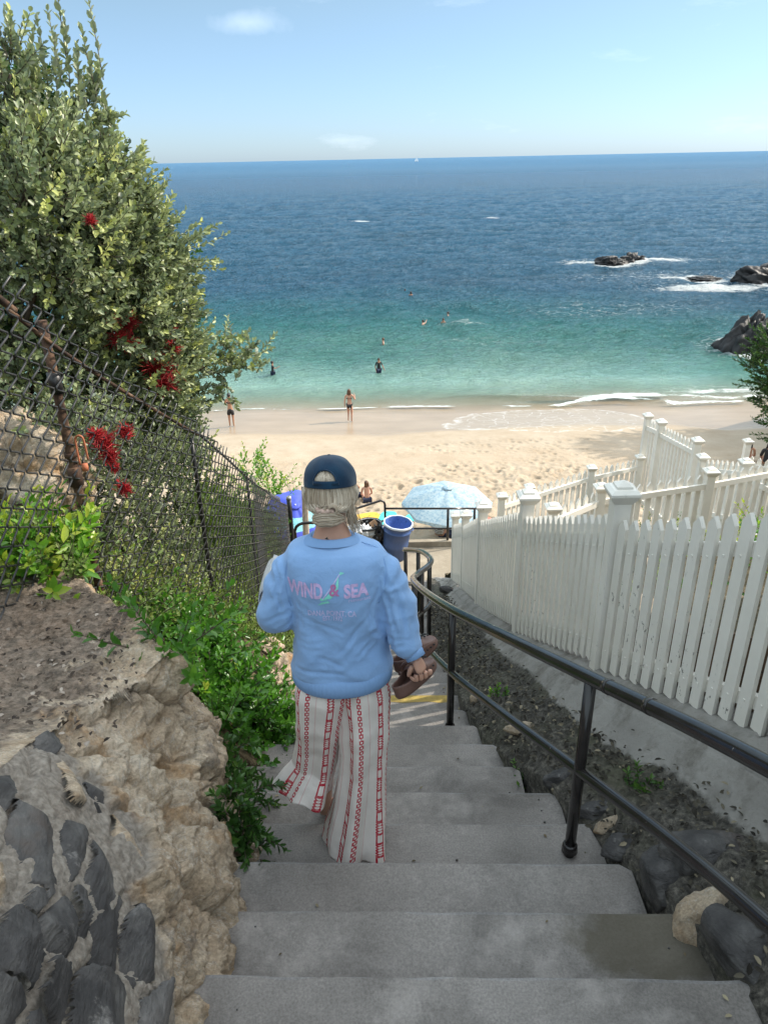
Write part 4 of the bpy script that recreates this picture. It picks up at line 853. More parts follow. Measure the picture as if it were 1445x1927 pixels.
# overhanging branch before the water
br = []
for (px, py) in [(360, 690), (385, 685), (400, 680), (420, 665), (435, 655), (450, 670), (430, 690), (445, 700), (460, 680), (475, 670), (485, 680), (410, 700), (400, 715), (415, 725), (395, 735), (430, 720), (375, 700), (440, 640), (425, 640), (460, 655), (470, 700), (405, 745), (420, 750), (380, 650), (360, 655)]:
    for q in range(3): br.append((atY(px + rg.normal(0, 9), py + rg.normal(0, 9), 7.0 + rg.normal(0, .12)), (rg.normal(.25, .5), rg.normal(0, .4), rg.normal(.45 if py < 705 else -.2, .35)), rg.uniform(.12, .22)))
P4 = twigs(np.array([s[0] for s in br]), np.array([s[1] for s in br]), np.array([s[2] for s in br]), 13, .060, rg, .2, 55, .5, .25)
cat = [np.concatenate(x) for x in zip(P1[:5], P2[:5], P3[:5], P4[:5])]
leaves(cat[0], cat[1], cat[2], cat[3], .60, cat[4], M['leafgrey'], 'foliage', bush)
for Pk in (P1, P2, P3, P4): pass
stems(np.concatenate([P1[5], P2[5], P3[5], P4[5]]), .0045, M['bark'], 'twigs', bush)
mb = MB()
for (p, r) in cen_w[:]:
    q = Vector(p); a = Vector(root0) + Vector((random.uniform(-.5, .5), random.uniform(-.3, .3), 0)); mid = a.lerp(q, .5) + Vector((-.2, .1, -.25)); mb.tube(spline([a, mid, q], 5), [.05 - .04 * i / 10 for i in range(11)], 7)
b0 = atY(330, 715, 6.6); b1 = atY(385, 690, 6.95); b2 = atY(440, 675, 7.0); b3 = atY(425, 715, 7.0)
mb.tube(spline([Vector(root0), Vector(atY(260, 730, 6.3)), b0, b1, b2], 5), [.03 - .024 * i / 20 for i in range(21)], 7); mb.tube(spline([b1, b3, atY(405, 745, 7)], 4), [.008] * 9, 5)
mb.part('branches', M['bark'], bush, True)
# inner core of darker leaves and twigs that closes the crown
Bc = []; Dc = []
for (p, r) in cen_w:
    b, dd = blob_pts(np.array(p) + np.array([-.15, .55, -.1]), (r * .9, r * .8, r * .9), 90, rg, .1); Bc.append(b); Dc.append(dd + rg.normal(0, .5, dd.shape))
Bc = np.concatenate(Bc); Dc = np.concatenate(Dc); ins = (Bc[:, 0] > XC(Bc[:, 1]) - .2) & (Bc[:, 2] < topZ(Bc[:, 1])); Bc[ins, 0] = XC(Bc[ins, 1]) - .3
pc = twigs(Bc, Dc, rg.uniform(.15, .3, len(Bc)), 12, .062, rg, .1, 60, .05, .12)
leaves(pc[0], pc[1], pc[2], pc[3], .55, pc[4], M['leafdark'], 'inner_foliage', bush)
# red flowers
def flower(c, r, seed):
    rf = np.random.default_rng(seed); n = 130; d = nrm(rf.normal(size=(n, 3)) + np.array([[.5, -.4, .6]])); a = np.array(c)[None] + rf.normal(0, r * .22, (n, 3)); L_ = r * rf.uniform(.6, 1.05, n)
    C = np.stack([a, a + d * L_[:, None] * .5, a + d * L_[:, None]], 1); return C
for k, (px, py, Yd, rp) in enumerate([(300, 700, 6.35, 26), (318, 622, 6.5, 13), (325, 655, 6.5, 12), (310, 722, 6.4, 18), (288, 690, 6.3, 18), (225, 640, 6.0, 17), (240, 610, 6.1, 16), (195, 835, 6.0, 26), (205, 860, 6.0, 24), (180, 820, 5.9, 18), (235, 815, 6.2, 20), (215, 880, 6.1, 12), (170, 415, 5.2, 8), (232, 920, 6.2, 18), (205, 600, 5.9, 12), (250, 650, 6.1, 14)]):
    p = atY(px, py, Yd); r_ = p.normalized()
    for s in np.arange(3.2, Yd * 1.3, .02):
        q = r_ * s
        if q.z < float(topZ(q.y)) and py > 590 and px < 300 and q.x > float(XC(q.y)) - .10 and q.x < float(XC(q.y)) - .02: p = q; break
    else: p = p * .95
    Yd = p.y * (.62 if py > 780 else .85)
    stems(flower(p, rp / FPX * Yd * 1.7, 200 + k), .0042, M['red'], 'flower', bush)
# ---- bright ground cover
def ground_z(X, Y):
    return np.maximum(hill_z(X, Y), np.where((X < XL(Y) + .03) & (Y < 3.75) & (X > -2.9), wall_z(X, Y), -99))
def clumps(pts, nst, hgt, lsize, mat, name, label, seed, kind='stuff', spread=.12, ratio=.5, rnd0=.45, tag_cat='ground cover', up=.3, nleaf=12):
    rg2 = np.random.default_rng(seed); B = []; D = []; L_ = []
    for (x, y, z, s) in pts:
        for q in range(nst):
            dx, dy = rg2.normal(0, spread * s, 2); B.append((x + dx, y + dy, z - .02 + rg2.uniform(-.04, .10) * s)); D.append((dx * 2.2 / spread * .35 + rg2.normal(0, .25), dy * 2.2 / spread * .35 + rg2.normal(0, .25) - .15, 1)); L_.append(hgt * s * rg2.uniform(.5, 1.15))
    T = twigs(np.array(B), np.array(D), np.array(L_), nleaf, lsize, rg2, up, 62, rnd0, .18, 'spiral', .3); o0 = np.array(B).mean(0)
    e = empty(name, tuple(o0), label, tag_cat); e['kind'] = kind
    if kind != 'stuff': del e['kind']
    leaves(T[0], T[1], T[2], T[3], ratio, T[4], mat, 'leaves', e); stems(T[5], .004, M['bark'], 'stems', e); return e
rg3 = np.random.default_rng(21)
def on_line(pxs, n, js, surf=None):
    out = []
    for i in range(n):
        f = rg3.uniform(0, len(pxs) - 1.001); k = int(f); f -= k; a, b = pxs[k], pxs[k + 1]; px = a[0] + (b[0] - a[0]) * f + rg3.normal(0, js); py = a[1] + (b[1] - a[1]) * f + rg3.normal(0, js)
        p = onsurf(px, py, surf or ground_z, 2.0, 16, .03); out.append((p.x, p.y, p.z, rg3.uniform(.7, 1.2)))
    return out
A_ = on_line([(215, 1110), (290, 1130), (330, 1200), (380, 1250), (410, 1300), (435, 1340), (470, 1385), (520, 1395)], 95, 20)
clumps(A_, 9, .26, .064, M['leafbright'], 'ground_cover_cascade', 'bright green leafy ground cover tumbling down between the rock and the steps', 31, up=.1, rnd0=.16)
A_ = on_line([(400, 1350), (420, 1440), (440, 1500), (450, 1560), (455, 1600)], 26, 9, lambda X, Y: ground_z(X, Y))
clumps(A_, 5, .16, .045, M['leafdark'], 'hanging_plant', 'dark trailing leaves hanging down the end of the rock wall', 32, up=-1.2, spread=.05, tag_cat='plant')
A_ = on_line([(20, 1060), (90, 1060), (160, 1060), (210, 1090)], 30, 14)
clumps(A_, 8, .26, .095, M['leafbright'], 'leafy_plants', 'sunlit yellow-green leafy plants growing through the foot of the wire fence', 33, rnd0=.66, up=.2, ratio=.42)
A_ = [(p.x, p.y, p.z, 1.0) for p in [onsurf(a, b, hill_z, 2, 16, .03) for a, b in ((175, 1040), (205, 1030), (240, 1060), (190, 1060), (225, 1045), (150, 1040))]]
clumps(A_, 9, .42, .075, M['leafbright'], 'succulent_shrub', 'taller bright green shrub with rounded leaves behind the rock top', 34, kind='thing', rnd0=.5, spread=.10, tag_cat='shrub', up=.2)
# plants all over the slope behind the wire
xs_ = []
for i in range(1500):
    y = rg3.uniform(3.4, 13.2); x = float(XC(y)) - abs(rg3.normal(0, 1)) * (1.1) + .15; x = max(x, -4.5); z = float(ground_z(np.array(x), np.array(y))); xs_.append((x, y, z, rg3.uniform(.7, 1.3) * (1.15 if y > 6 else .8)))
clumps(xs_, 4, .30, .045, M['grassy'], 'slope_plants', 'dense yellow-green plants covering the slope behind the chain-link fence', 35, spread=.16, rnd0=.5, nleaf=11)
ys_ = 4.6 + 7.6 * rg3.uniform(0, 1, 3400) ** 1.0; zt_ = topZ(ys_) - .12 - .18 * (vnoise(ys_ * 1.1, 3.) + .5); zb_ = fence_zb(ys_) - .1; fz = rg3.uniform(0, 1, 3400); zz_ = zb_ + (zt_ - zb_) * fz; xx_ = XC(ys_) - .20 - rg3.uniform(0, .55, 3400)
for nm, lb, sel, mt, r0 in (('climbing_shrub', 'grey-green shrub foliage pressed against the middle of the wire fence', (ys_ < 6.6 + .5 * vnoise(ys_ * 0 + 1, zz_ * 2.)), 'leafgrey', .30), ('fence_hedge', 'olive green hedge filling the far half of the wire fence', (ys_ >= 6.6 + .5 * vnoise(ys_ * 0 + 1, zz_ * 2.)), 'grassy', .45)):
    B = np.stack([xx_, ys_, zz_], -1)[sel]; T = twigs(B, rg3.normal(0, .5, B.shape) + [[.35, -.2, .75]], rg3.uniform(.14, .26, len(B)), 14, .052, rg3, .2, 55, r0, .22)
    hd = empty(nm, tuple(B.mean(0)), lb, 'hedge'); leaves(T[0], T[1], T[2], T[3], .55, T[4] + .45 * np.repeat((fz[sel] < .42), 14), M[mt], 'leaves', hd); stems(T[5], .004, M['bark'], 'stems', hd)
# between wire and steps, farther down
xs_ = []
for i in range(150):
    y = rg3.uniform(5.3, 12.5); x = rg3.uniform(float(XC(y)) + .0, float(XL(y)) - .28); z = float(hill_z(np.array(x), np.array(y))); xs_.append((x, y, z, rg3.uniform(.6, 1.)))
clumps(xs_, 5, .2, .045, M['grassy'], 'path_side_plants', 'low green plants along the foot of the wire fence by the lower steps', 36, rnd0=.6)
# bushes poking over the far end of the fence
def onplane(px, py, Yd): p = atY(px, py, Yd); return (p.x, p.y, p.z, 1.)
e = clumps([onplane(465, 872, 11.2), onplane(485, 905, 11.4), onplane(505, 915, 11.6), onplane(475, 895, 11.4), onplane(495, 925, 11.6), onplane(525, 925, 11.9), onplane(515, 935, 11.9)], 9, .36, .075, M['leafbright'], 'bright_shrub', 'bright green shrub poking over the far end of the chain-link fence', 37, kind='thing', tag_cat='shrub', rnd0=.6, spread=.14)
mb = MB(); 
for q in range(5): mb.tube([(-2.35 + q * .1, 11.6, -8.2), (-2.3 + q * .12, 11.5 + q * .06, -5.6)], [.02, .008], 6)
mb.part('trunk', M['bark'], e, True)
clumps([onplane(519, 1000, 12.0), onplane(524, 985, 12.0), onplane(516, 1015, 12.0)], 6, .25, .06, M['leafbright'], 'small_fence_plant', 'small bright plant growing through the wire near the fence end post', 38, kind='thing', tag_cat='plant', rnd0=.6, spread=.06)
# tree at the right edge
tr = empty('coastal_tree', (9.2, 14.0, -9.0), 'dark green tree with lit tips leaning in from the right edge', 'tree')
B = []; D = []
for (px, py, r, n) in [(1458, 650, 30, 40), (1462, 705, 48, 100), (1500, 670, 70, 120), (1455, 750, 30, 50), (1530, 720, 90, 180), (1415, 692, 10, 8), (1500, 780, 60, 90)]:
    p = np.array(atY(px, py, 14.0)); d = 14 * .902 - p[2] * .432; b, dd = blob_pts(p, (r / FPX * d,) * 3, n, rg, .2); B.append(b); D.append(dd + [[-.3, 0, .5]])
B = np.concatenate(B); D = np.concatenate(D); T = twigs(B, D, rg.uniform(.2, .4, len(B)), 16, .085, rg, .3, 50, .35, .25)
leaves(T[0], T[1], T[2], T[3], .4, T[4], M['leafdark'], 'foliage', tr); stems(T[5], .008, M['bark'], 'twigs', tr)
mb = MB(); q = atY(1450, 700, 14.0); mb.tube(spline([(9.2, 14.2, -9.6), (9.0, 14.1, -6.5), q + Vector((.9, .1, -.3)), q], 6), [.14 - .12 * i / 18 for i in range(19)], 10); mb.tube(spline([(9.0, 14.1, -6.5), atY(1520, 660, 14)], 4), [.07, .05, .03, .02, .015], 8); mb.part('trunk', M['bark'], tr, True)
# garden plants and stones seen between the pickets
gp = []
for i in range(46):
    y = rg3.uniform(3.6, 11); x = float(XF(y)) + rg3.uniform(.4, 3.6); gp.append((x, y, float(garden_z(np.array(x), np.array(y))), rg3.uniform(.6, 1.2)))
clumps(gp, 6, .30, .06, M['leafbright'], 'garden_plants', 'sunlit yellow-green garden plants seen between the pickets', 39, rnd0=.7)
for k in range(34):
    y = rg3.uniform(2.6, 10.5); x = float(XF(y)) + rg3.uniform(.35, 2.6); z = float(garden_z(np.array(x), np.array(y))); s = rg3.uniform(.06, .15)
    V, F = stone((0, 0, 0), (s, 0, 0), (0, s * .8, 0), (0, 0, s * .7), 300 + k, None, 14, 7, .05); o = obj('garden_stone', mkmesh('garden_stone', V, F, M['rock']), None, (x, y, z + s * .2)); tag(o, 'rounded pale garden stone lying among plants behind the pickets', 'stone', 'garden stones behind the picket fence')
# pale rocks beside the steps below the ground cover and behind the wire
for k, (px, py, rx, ry, Yd, lb) in enumerate([(518, 1290, 46, 60, None, 'sunlit pale boulder beside the steps left of the person'), (535, 1370, 30, 26, None, 'pale boulder at the step edge half under green leaves'), (50, 890, 95, 95, 4.7, 'large sunlit tan boulder behind the near end of the wire fence'), (120, 930, 50, 70, 4.9, 'shaded tan boulder behind the rusty fence post'), (30, 800, 40, 26, 5.0, 'flat-topped stone block on top of the boulder behind the wire'), (60, 1010, 70, 50, 4.4, 'low tan boulder under the large one behind the wire'),
        (497, 1225, 28, 18, None, 'small pale rock at the foot of the wire fence'), (498, 1385, 16, 46, None, 'upright grey rock at the end of the green leaves by the steps'), (468, 1545, 22, 60, None, 'rough brown rock under the hanging leaves at the step edge'), (466, 1600, 14, 22, None, 'dark loose rock lying on the left end of a step')]):
    p = atY(px, py, Yd) if Yd else onsurf(px, py, hill_z, 2, 16, .02); d = p.y * .902 - p.z * .432
    V, F = blobrock((0, 0, 0), (rx / FPX * d, rx / FPX * d * .9, ry / FPX * d), 20 + k, None, 'r', 44, .45, freq=1.0)
    tag(obj('boulder', mkmesh('boulder', V, F, M['basalt'] if k in (7, 9) else M['rock']), None, p), lb, 'rock', 'boulders left of the steps')
# white sandbag behind the wire
p = onsurf(405, 1165, hill_z, 2, 16, .02); mb = MB(); q = p + Vector((-.15, .1, .16)); mb.tube([q + Vector((-.35, .25, .02)), q + Vector((-.1, .1, .03)), q + Vector((.28, -.1, 0))], [.075, .085, .06], 14)
mb.tube([q + Vector((.28, -.1, -.02)), q + Vector((.34, -.08, .2))], [.07, .03], 12)
tag(obj('white_bag', mb.mesh('white_bag', simple('white_plastic', (.75, .75, .74), .5, .05, 8), True)), 'white plastic bag or tarp roll lying behind the wire among green plants', 'bag')
# weeds in the gutter
for k, (px, py, s, lb) in enumerate([(938, 1318, .5, 'small bright yellow-green weed growing in the gutter'), (985, 1470, .45, 'thin dark weed with small leaves at a step end'), (1205, 1475, .4, 'tiny low weed in the dark gutter litter')]):
    p = onsurf(px, py, right_z); clumps([(p.x, p.y, p.z, s)], 7, .2, .035, M['leafbright'] if k == 0 else M['leafdark'], 'weed', lb, 60 + k, kind='thing', tag_cat='weed', rnd0=.6, spread=.07)
# ================================================================ wooded headland on the right, outside the frame
V, F = grid(np.linspace(20, 60, 60), np.linspace(17, 37, 60), lambda X, Y: -12.5 + 8.2 * sst(20, 23.5, X + .8 * fbm(X * .3, Y * .3)) * sst(17, 19, Y) * sst(37.0, 34.0, Y) + .5 * fbm(X * .5, Y * .5))
tag(obj('headland', mkmesh('headland', V, F, M['hill'])), kind='structure')
for k, (x, y, lb) in enumerate([(22.0, 33.0, 'round dark tree on the headland nearest the beach'), (25.2, 33.6, 'dark tree at the seaward end of the headland'), (23.5, 29.5, 'middle dark tree on the headland'), (22.5, 25.0, 'dark tree on the headland nearest the garden')]):
    t_ = empty('headland_tree', (x, y, -5.5), lb, 'tree', 'trees on the headland'); mb = MB(); mb.tube([(x, y, -9), (x, y, -4), (x - .2, y, -2.6)], [.25, .18, .1], 8); mb.part('trunk', M['bark'], t_, True)
    b, dd = blob_pts((x, y, -2.9), (2.1, 2.3, 1.7), 420, rg, .3); T = twigs(b, dd + [[0, 0, .4]], rg.uniform(.3, .6, len(b)), 12, .22, rg, .3, 50, .35, .25); leaves(T[0], T[1], T[2], T[3], .5, T[4], M['leafdark'], 'foliage', t_)
# ================================================================ people
def skin(verts, edges, radii, sub=2, root=0):
    me = bpy.data.meshes.new('t'); me.from_pydata([tuple(v) for v in verts], edges, []); o = bpy.data.objects.new('t', me); COL.objects.link(o)
    m = o.modifiers.new('s', 'SKIN'); m.use_smooth_shade = True; m.branch_smoothing = .6
    sv = me.skin_vertices[0].data
    for i, r in enumerate(radii): sv[i].radius = (r, r) if not isinstance(r, tuple) else r; sv[i].use_root = (i == root)
    o.modifiers.new('b', 'SUBSURF').levels = sub
    dg = bpy.context.evaluated_depsgraph_get(); dg.update(); m2 = bpy.data.meshes.new_from_object(o.evaluated_get(dg), depsgraph=dg)
    V = np.array([v.co[:] for v in m2.vertices]); F = [tuple(p.vertices) for p in m2.polygons]
    bpy.data.objects.remove(o); bpy.data.meshes.remove(me); bpy.data.meshes.remove(m2); return V, F
def join(*ms):
    V = []; F = []; b = 0
    for v, f in ms: V.append(np.asarray(v)); F += [tuple(i + b for i in g) for g in f]; b += len(v)
    return np.concatenate(V), F
def m_skin(name, a, b):
    m = Mat(name, .5, .4); m.color(m.ramp(m.noise(14, 4), [(.3, a), (.7, b)])); m.b.inputs['Subsurface Weight'].default_value = .08; m.b.inputs['Subsurface Radius'].default_value = (.02, .008, .004); return m.m
M['skin'] = m_skin('skin', (.42, .23, .16), (.50, .29, .21)); M['skin2'] = m_skin('tanned_skin', (.34, .17, .10), (.42, .22, .14)); M['hairbrown'] = simple('brown_hair', (.09, .045, .022), .5); M['hairdark'] = simple('dark_hair', (.015, .011, .010), .45)
M['black'] = simple('black_cloth', (.012, .012, .014), .7); M['navy'] = simple('navy_cloth', (.014, .022, .055), .8)
def humanoid(h, J=None):
    """joint positions for a figure of height h facing +Y, feet at z = 0; J overrides in units of h"""
    P = dict(pel=(0, 0, .52), wai=(0, 0, .60), che=(0, .005, .72), nec=(0, .0, .825), nk2=(0, .005, .865), hd=(0, .012, .925), top=(0, .008, .972),
             shl=(-.098, 0, .800), ell=(-.125, -.01, .62), wrl=(-.13, .02, .475), hal=(-.13, .03, .43), shr=(.098, 0, .800), elr=(.125, -.01, .62), wrr=(.13, .02, .475), har=(.13, .03, .43),
             hil=(-.052, 0, .50), knl=(-.055, .01, .28), anl=(-.055, -.01, .045), tol=(-.06, .075, .012), hir=(.052, 0, .50), knr=(.055, .01, .28), anr=(.055, -.01, .045), tor=(.06, .075, .012))
    if J: P.update(J)
    return {k: Vector(v) * h for k, v in P.items()}
RAD = dict(pel=(.088, .062), wai=(.070, .05), che=(.086, .058), nec=.040, nk2=.033, hd=(.044, .056), top=(.032, .038), shl=.032, ell=.022, wrl=.015, hal=(.016, .012), shr=.032, elr=.022, wrr=.015, har=(.016, .012), hil=.056, knl=.034, anl=.020, tol=.016, hir=.056, knr=.034, anr=.020, tor=.016)
EDG = [('pel', 'wai'), ('wai', 'che'), ('che', 'nec'), ('nec', 'nk2'), ('nk2', 'hd'), ('hd', 'top'), ('nec', 'shl'), ('shl', 'ell'), ('ell', 'wrl'), ('wrl', 'hal'), ('nec', 'shr'), ('shr', 'elr'), ('elr', 'wrr'), ('wrr', 'har'), ('pel', 'hil'), ('hil', 'knl'), ('knl', 'anl'), ('anl', 'tol'), ('pel', 'hir'), ('hir', 'knr'), ('knr', 'anr'), ('anr', 'tor')]
def fingers(wr, ha, h, side, curl=.35):
    d = (ha - wr).normalized(); sd = Vector((0, 1, 0)); sd = (sd - sd.dot(d) * d).normalized(); pn = d.cross(sd) * side; out = []
    for k, (o_, l) in enumerate([(-.011, .034), (-.0035, .042), (.004, .046), (.0115, .042)]):
        a = ha + sd * o_ * h + d * .004 * h; b = a + (d + pn * curl * .3) * l * h * .5; c = b + (d + pn * curl) * l * h * .5; out.append(([a, b, c], [.0052 * h, .0048 * h, .0036 * h]))
    a = wr.lerp(ha, .6) + sd * .012 * h; b = a + (sd * .8 + d * .8) * .02 * h; c = b + (d + sd * .3) * .018 * h; out.append(([a, b, c], [.006 * h, .0052 * h, .004 * h])); return out
def figure(label, cat, loc, h, rz, J=None, skinm='skin', hair='hairbrown', hairlen=0, clothes=(), group=None, keep=None, hands=True):
    P = humanoid(h, J); ks = [k for k in P if keep is None or k in keep]; idx = {k: i for i, k in enumerate(ks)}
    E = [(idx[a], idx[b]) for a, b in EDG if a in idx and b in idx]; rr = [tuple(x * h for x in RAD[k]) if isinstance(RAD[k], tuple) else RAD[k] * h for k in ks]
    body = skin([P[k] for k in ks], E, rr, 2, idx.get('pel', 0)); parts_ = [body]
    if hands:
        for s_, w_, a_ in ((-1, 'wrl', 'hal'), (1, 'wrr', 'har')):
            if a_ in idx:
                for pts_, r_ in fingers(P[w_], P[a_], h, s_): parts_.append(skin(pts_, [(0, 1), (1, 2)], r_, 1))
    # nose
    if 'hd' in idx:
        n0 = P['hd'] + Vector((0, .052 * h, -.004 * h)); parts_.append(skin([n0 + Vector((0, -.006 * h, .018 * h)), n0 + Vector((0, .006 * h, -.002 * h))], [(0, 1)], [.005 * h, .007 * h], 1))
    V, F = join(*parts_); root = empty('person', loc, label, 'person', group, rz); o = obj('body', mkmesh('body', V, F, M[skinm]), root)
    for nm, keys, grow, mt in clothes:
        kk = [k for k in keys if k in P]; ii = {k: i for i, k in enumerate(kk)}; E = [(ii[a], ii[b]) for a, b in EDG if a in ii and b in ii]
        rr = [tuple((x + grow) * h for x in RAD[k]) if isinstance(RAD[k], tuple) else (RAD[k] + grow) * h for k in kk]; Q = {k: P[k].copy() for k in kk}
        for k in kk:        # shorten limbs that end inside this garment
            ends = {'ell': 'shl', 'elr': 'shr', 'knl': 'hil', 'knr': 'hir', 'wrl': 'ell', 'wrr': 'elr'}
            if k in ends and nm in ('shorts', 'swim_shirt') and not any(k == a for a, b in EDG if b in kk): Q[k] = P[ends[k]].lerp(P[k], .75)
        v, f = skin([Q[k] for k in kk], E, rr, 2, 0); obj(nm, mkmesh(nm, v, f, M[mt]), root)
    if 'hd' in idx:
        hd = P['hd']; rs = np.random.default_rng(int(h * 1000)); u, v = np.meshgrid(np.linspace(0, 2 * math.pi, 24, endpoint=False), np.linspace(0, math.pi, 14)); D = np.stack([np.sin(v) * np.cos(u), np.sin(v) * np.sin(u), np.cos(v)], -1)
        Pp = D * np.array([.053, .066, .060]) * h; front = (D[..., 1] > .1) & (D[..., 2] < .35); Pp[front] *= .78
        Pp = Pp + np.array(hd) + np.array([0, -.008 * h, .010 * h]); Vh = Pp.reshape(-1, 3); a, b = np.meshgrid(np.arange(24), np.arange(13)); a2 = (a + 1) % 24; Fh = np.stack([b * 24 + a, (b + 1) * 24 + a, (b + 1) * 24 + a2, b * 24 + a2], -1).reshape(-1, 4).tolist(); ms_ = [(Vh, Fh)]
        if hairlen > 0:
            for q in range(26):
                x = rs.uniform(-.045, .045) * h; st = hd + Vector((x, -.045 * h + abs(x) * .5, .02 * h)); ms_.append(skin([st, st + Vector((x * .1, -.012 * h, -.5 * hairlen * h)), st + Vector((x * .5, -.004 * h, -hairlen * h * rs.uniform(.8, 1.05)))], [(0, 1), (1, 2)], [.013 * h, .014 * h, .005 * h], 1))
        if hairlen < 0:
            c = hd + Vector((0, -.03 * h, .062 * h)); ms_.append(skin([c, c + Vector((0, -.01 * h, .03 * h))], [(0, 1)], [.022 * h, .018 * h], 1))
        Vh, Fh = join(*ms_); obj('hair', mkmesh('hair', Vh, Fh, M[hair]), root)
    return root
TORSO = ['pel', 'wai', 'che', 'nec']
SANDZ = lambda p: Vector((p.x, p.y, float(beach_z(np.array(p.x), np.array(p.y))) - .01))
# woman in a black bikini at the water's edge
p = SANDZ(onsurf(659, 794, beach_z, 10, 60, .05)); p.z += .01
w1 = figure('woman in black bikini with long brown hair standing at the water edge, back turned', 'person', p, 1.72, R(-3), dict(elr=(.16, .03, .66), wrr=(.15, .10, .76), har=(.135, .12, .80), ell=(-.135, -.01, .63), wrl=(-.14, -.0, .49), hal=(-.14, .01, .445), knl=(-.045, .05, .29), anl=(-.05, -.03, .09), tol=(-.05, .05, .03), anr=(.045, -.01, .045)), 'skin', 'hairbrown', .14,
            clothes=[('bikini_bottom', ['pel', 'hil', 'hir'], .003, 'black'), ('bikini_top', ['che'], 0, 'black')][:1])
Pj = humanoid(1.72); mb = MB(); n = 24
mb.tube([(math.cos(a) * .138, math.sin(a) * .098, 1.72 * .715) for a in np.linspace(0, 2 * math.pi, n)], .014, 6, False); 
obj('bikini_top', mb.mesh('bikini_top', M['black'], True), w1)
# person in black shorts, half behind the branch
p = SANDZ(onsurf(437, 803, beach_z, 10, 60, .05)); p.z += .01
w2 = figure('person in black shorts standing on wet sand under the overhanging branch', 'person', p, 1.70, R(5), dict(elr=(.15, .05, .66), wrr=(.08, .14, .72), har=(.05, .15, .74), ell=(-.15, .05, .66), wrl=(-.08, .14, .72), hal=(-.05, .15, .74)), 'skin2', 'hairdark', -1, clothes=[('shorts', ['pel', 'wai', 'hil', 'hir', 'knl', 'knr'], .018, 'black')])
mb = MB(); mb.tube([(math.cos(a) * .14, math.sin(a) * .10, 1.70 * .72) for a in np.linspace(0, 2 * math.pi, n)], .025, 6, False); obj('bikini_top', mb.mesh('bikini_top', M['black'], True), w2)
# two in dark swim shirts standing in the shallow water
up_keep = [k for k in RAD]
M['teal'] = simple('teal_sleeve', (.02, .16, .20), .6)
for k, (px, py, hh, rz, JJ, lb) in enumerate([(514, 706, 1.5, R(-80), dict(elr=(.14, .10, .70), wrr=(.15, .22, .76), har=(.15, .26, .78)), 'child in dark swim shirt pointing, waist deep in the shallows on the left'),
                                     (713, 700, 1.5, R(200), dict(ell=(-.16, .03, .64), wrl=(-.2, .1, .52), hal=(-.21, .12, .48), elr=(.15, -.03, .63)), 'child in black swim shirt with teal sleeves, thigh deep in the middle')]):
    p = atZ(px, py, SEA); p.z = SEA - .60
    f_ = figure(lb, 'person', p, hh, rz, JJ, 'skin2', 'hairdark', 0, clothes=[('swim_shirt', ['pel', 'wai', 'che', 'nec', 'shl', 'ell', 'shr', 'elr'], .006, 'black'), ('swim_shorts', ['pel', 'hil', 'hir', 'knl', 'knr'], .01, 'navy')])
# swimmers: upper bodies above the water
UP = ['pel', 'wai', 'che', 'nec', 'nk2', 'hd', 'top', 'shl', 'ell', 'wrl', 'hal', 'shr', 'elr', 'wrr', 'har']
for k, (px, py, dz, rz, hl, JJ, sk, lb) in enumerate([(773, 556, 1.28, 20, .10, {}, 'skin2', 'dark-haired swimmer farthest out, head and shoulders above the swell'), (762, 548, 1.42, 0, 0, {}, 'skin2', 'small dark head in the water beside the farthest swimmer'),
        (796, 609, 1.36, 60, 0, dict(elr=(.2, -.02, .80), wrr=(.32, 0, .88), har=(.36, 0, .90)), 'skin', 'swimmer throwing one arm up over the turquoise water'), (834, 609, 1.22, 180, -1, {}, 'skin2', 'swimmer with hair in a dark bun, bare shoulders out of the water'),
        (721, 643, 1.38, 100, 0, dict(ell=(-.2, .03, .78), wrl=(-.28, .06, .82), hal=(-.31, .06, .83)), 'skin', 'swimmer nearest the shore, head low in the pale turquoise water'),
        (843, 592, 1.42, 90, 0, dict(elr=(.2, 0, .82), wrr=(.33, 0, .84), har=(.37, 0, .84)), 'skin', 'swimmer lying flat behind the bun-haired one, arms outstretched')]):
    p = atZ(px, py, SEA); p.z = SEA - dz; figure(lb, 'person', p, 1.68, R(rz), JJ, sk, 'hairdark' if k not in (4,) else 'hairbrown', hl, group='swimmers in the sea')
# two children sitting on the sand
SIT = dict(pel=(0, 0, .06), wai=(0, .005, .15), che=(0, .02, .27), nec=(0, .03, .375), nk2=(0, .035, .41), hd=(0, .045, .47), top=(0, .04, .52), shl=(-.098, .025, .35), ell=(-.13, .06, .19), wrl=(-.09, .17, .12), hal=(-.08, .2, .09), shr=(.098, .025, .35), elr=(.13, .06, .19), wrr=(.09, .17, .12), har=(.08, .2, .09),
           hil=(-.05, .02, .06), knl=(-.09, .22, .16), anl=(-.07, .38, .03), tol=(-.07, .44, .02), hir=(.05, .02, .06), knr=(.09, .22, .16), anr=(.07, .38, .03), tor=(.07, .44, .02))
def sitj(**k): d = dict(SIT); d.update(k); return d
p = SANDZ(onsurf(691, 946, beach_z, 10, 60, .05)); figure('blond child sitting on the sand with bare back, right of the pair by the cap', 'person', p, 1.45, R(10), SIT, 'skin', 'hairbrown', .12, clothes=[('swimsuit', ['pel', 'hil', 'hir'], .006, 'navy')])
p = SANDZ(onsurf(671, 938, beach_z, 10, 60, .05)); figure('sunlit adult sitting on the sand leaning left, left of the blond child', 'person', p, 1.7, R(40), sitj(wai=(-.02, .02, .14), che=(-.05, .06, .25), nec=(-.08, .09, .34), nk2=(-.09, .10, .375), hd=(-.11, .12, .43), top=(-.12, .12, .48), shl=(-.17, .07, .31), shr=(.0, .08, .33)), 'skin2', 'hairbrown', 0, clothes=[('swim_shorts', ['pel', 'hil', 'hir', 'knl', 'knr'], .008, 'navy')])
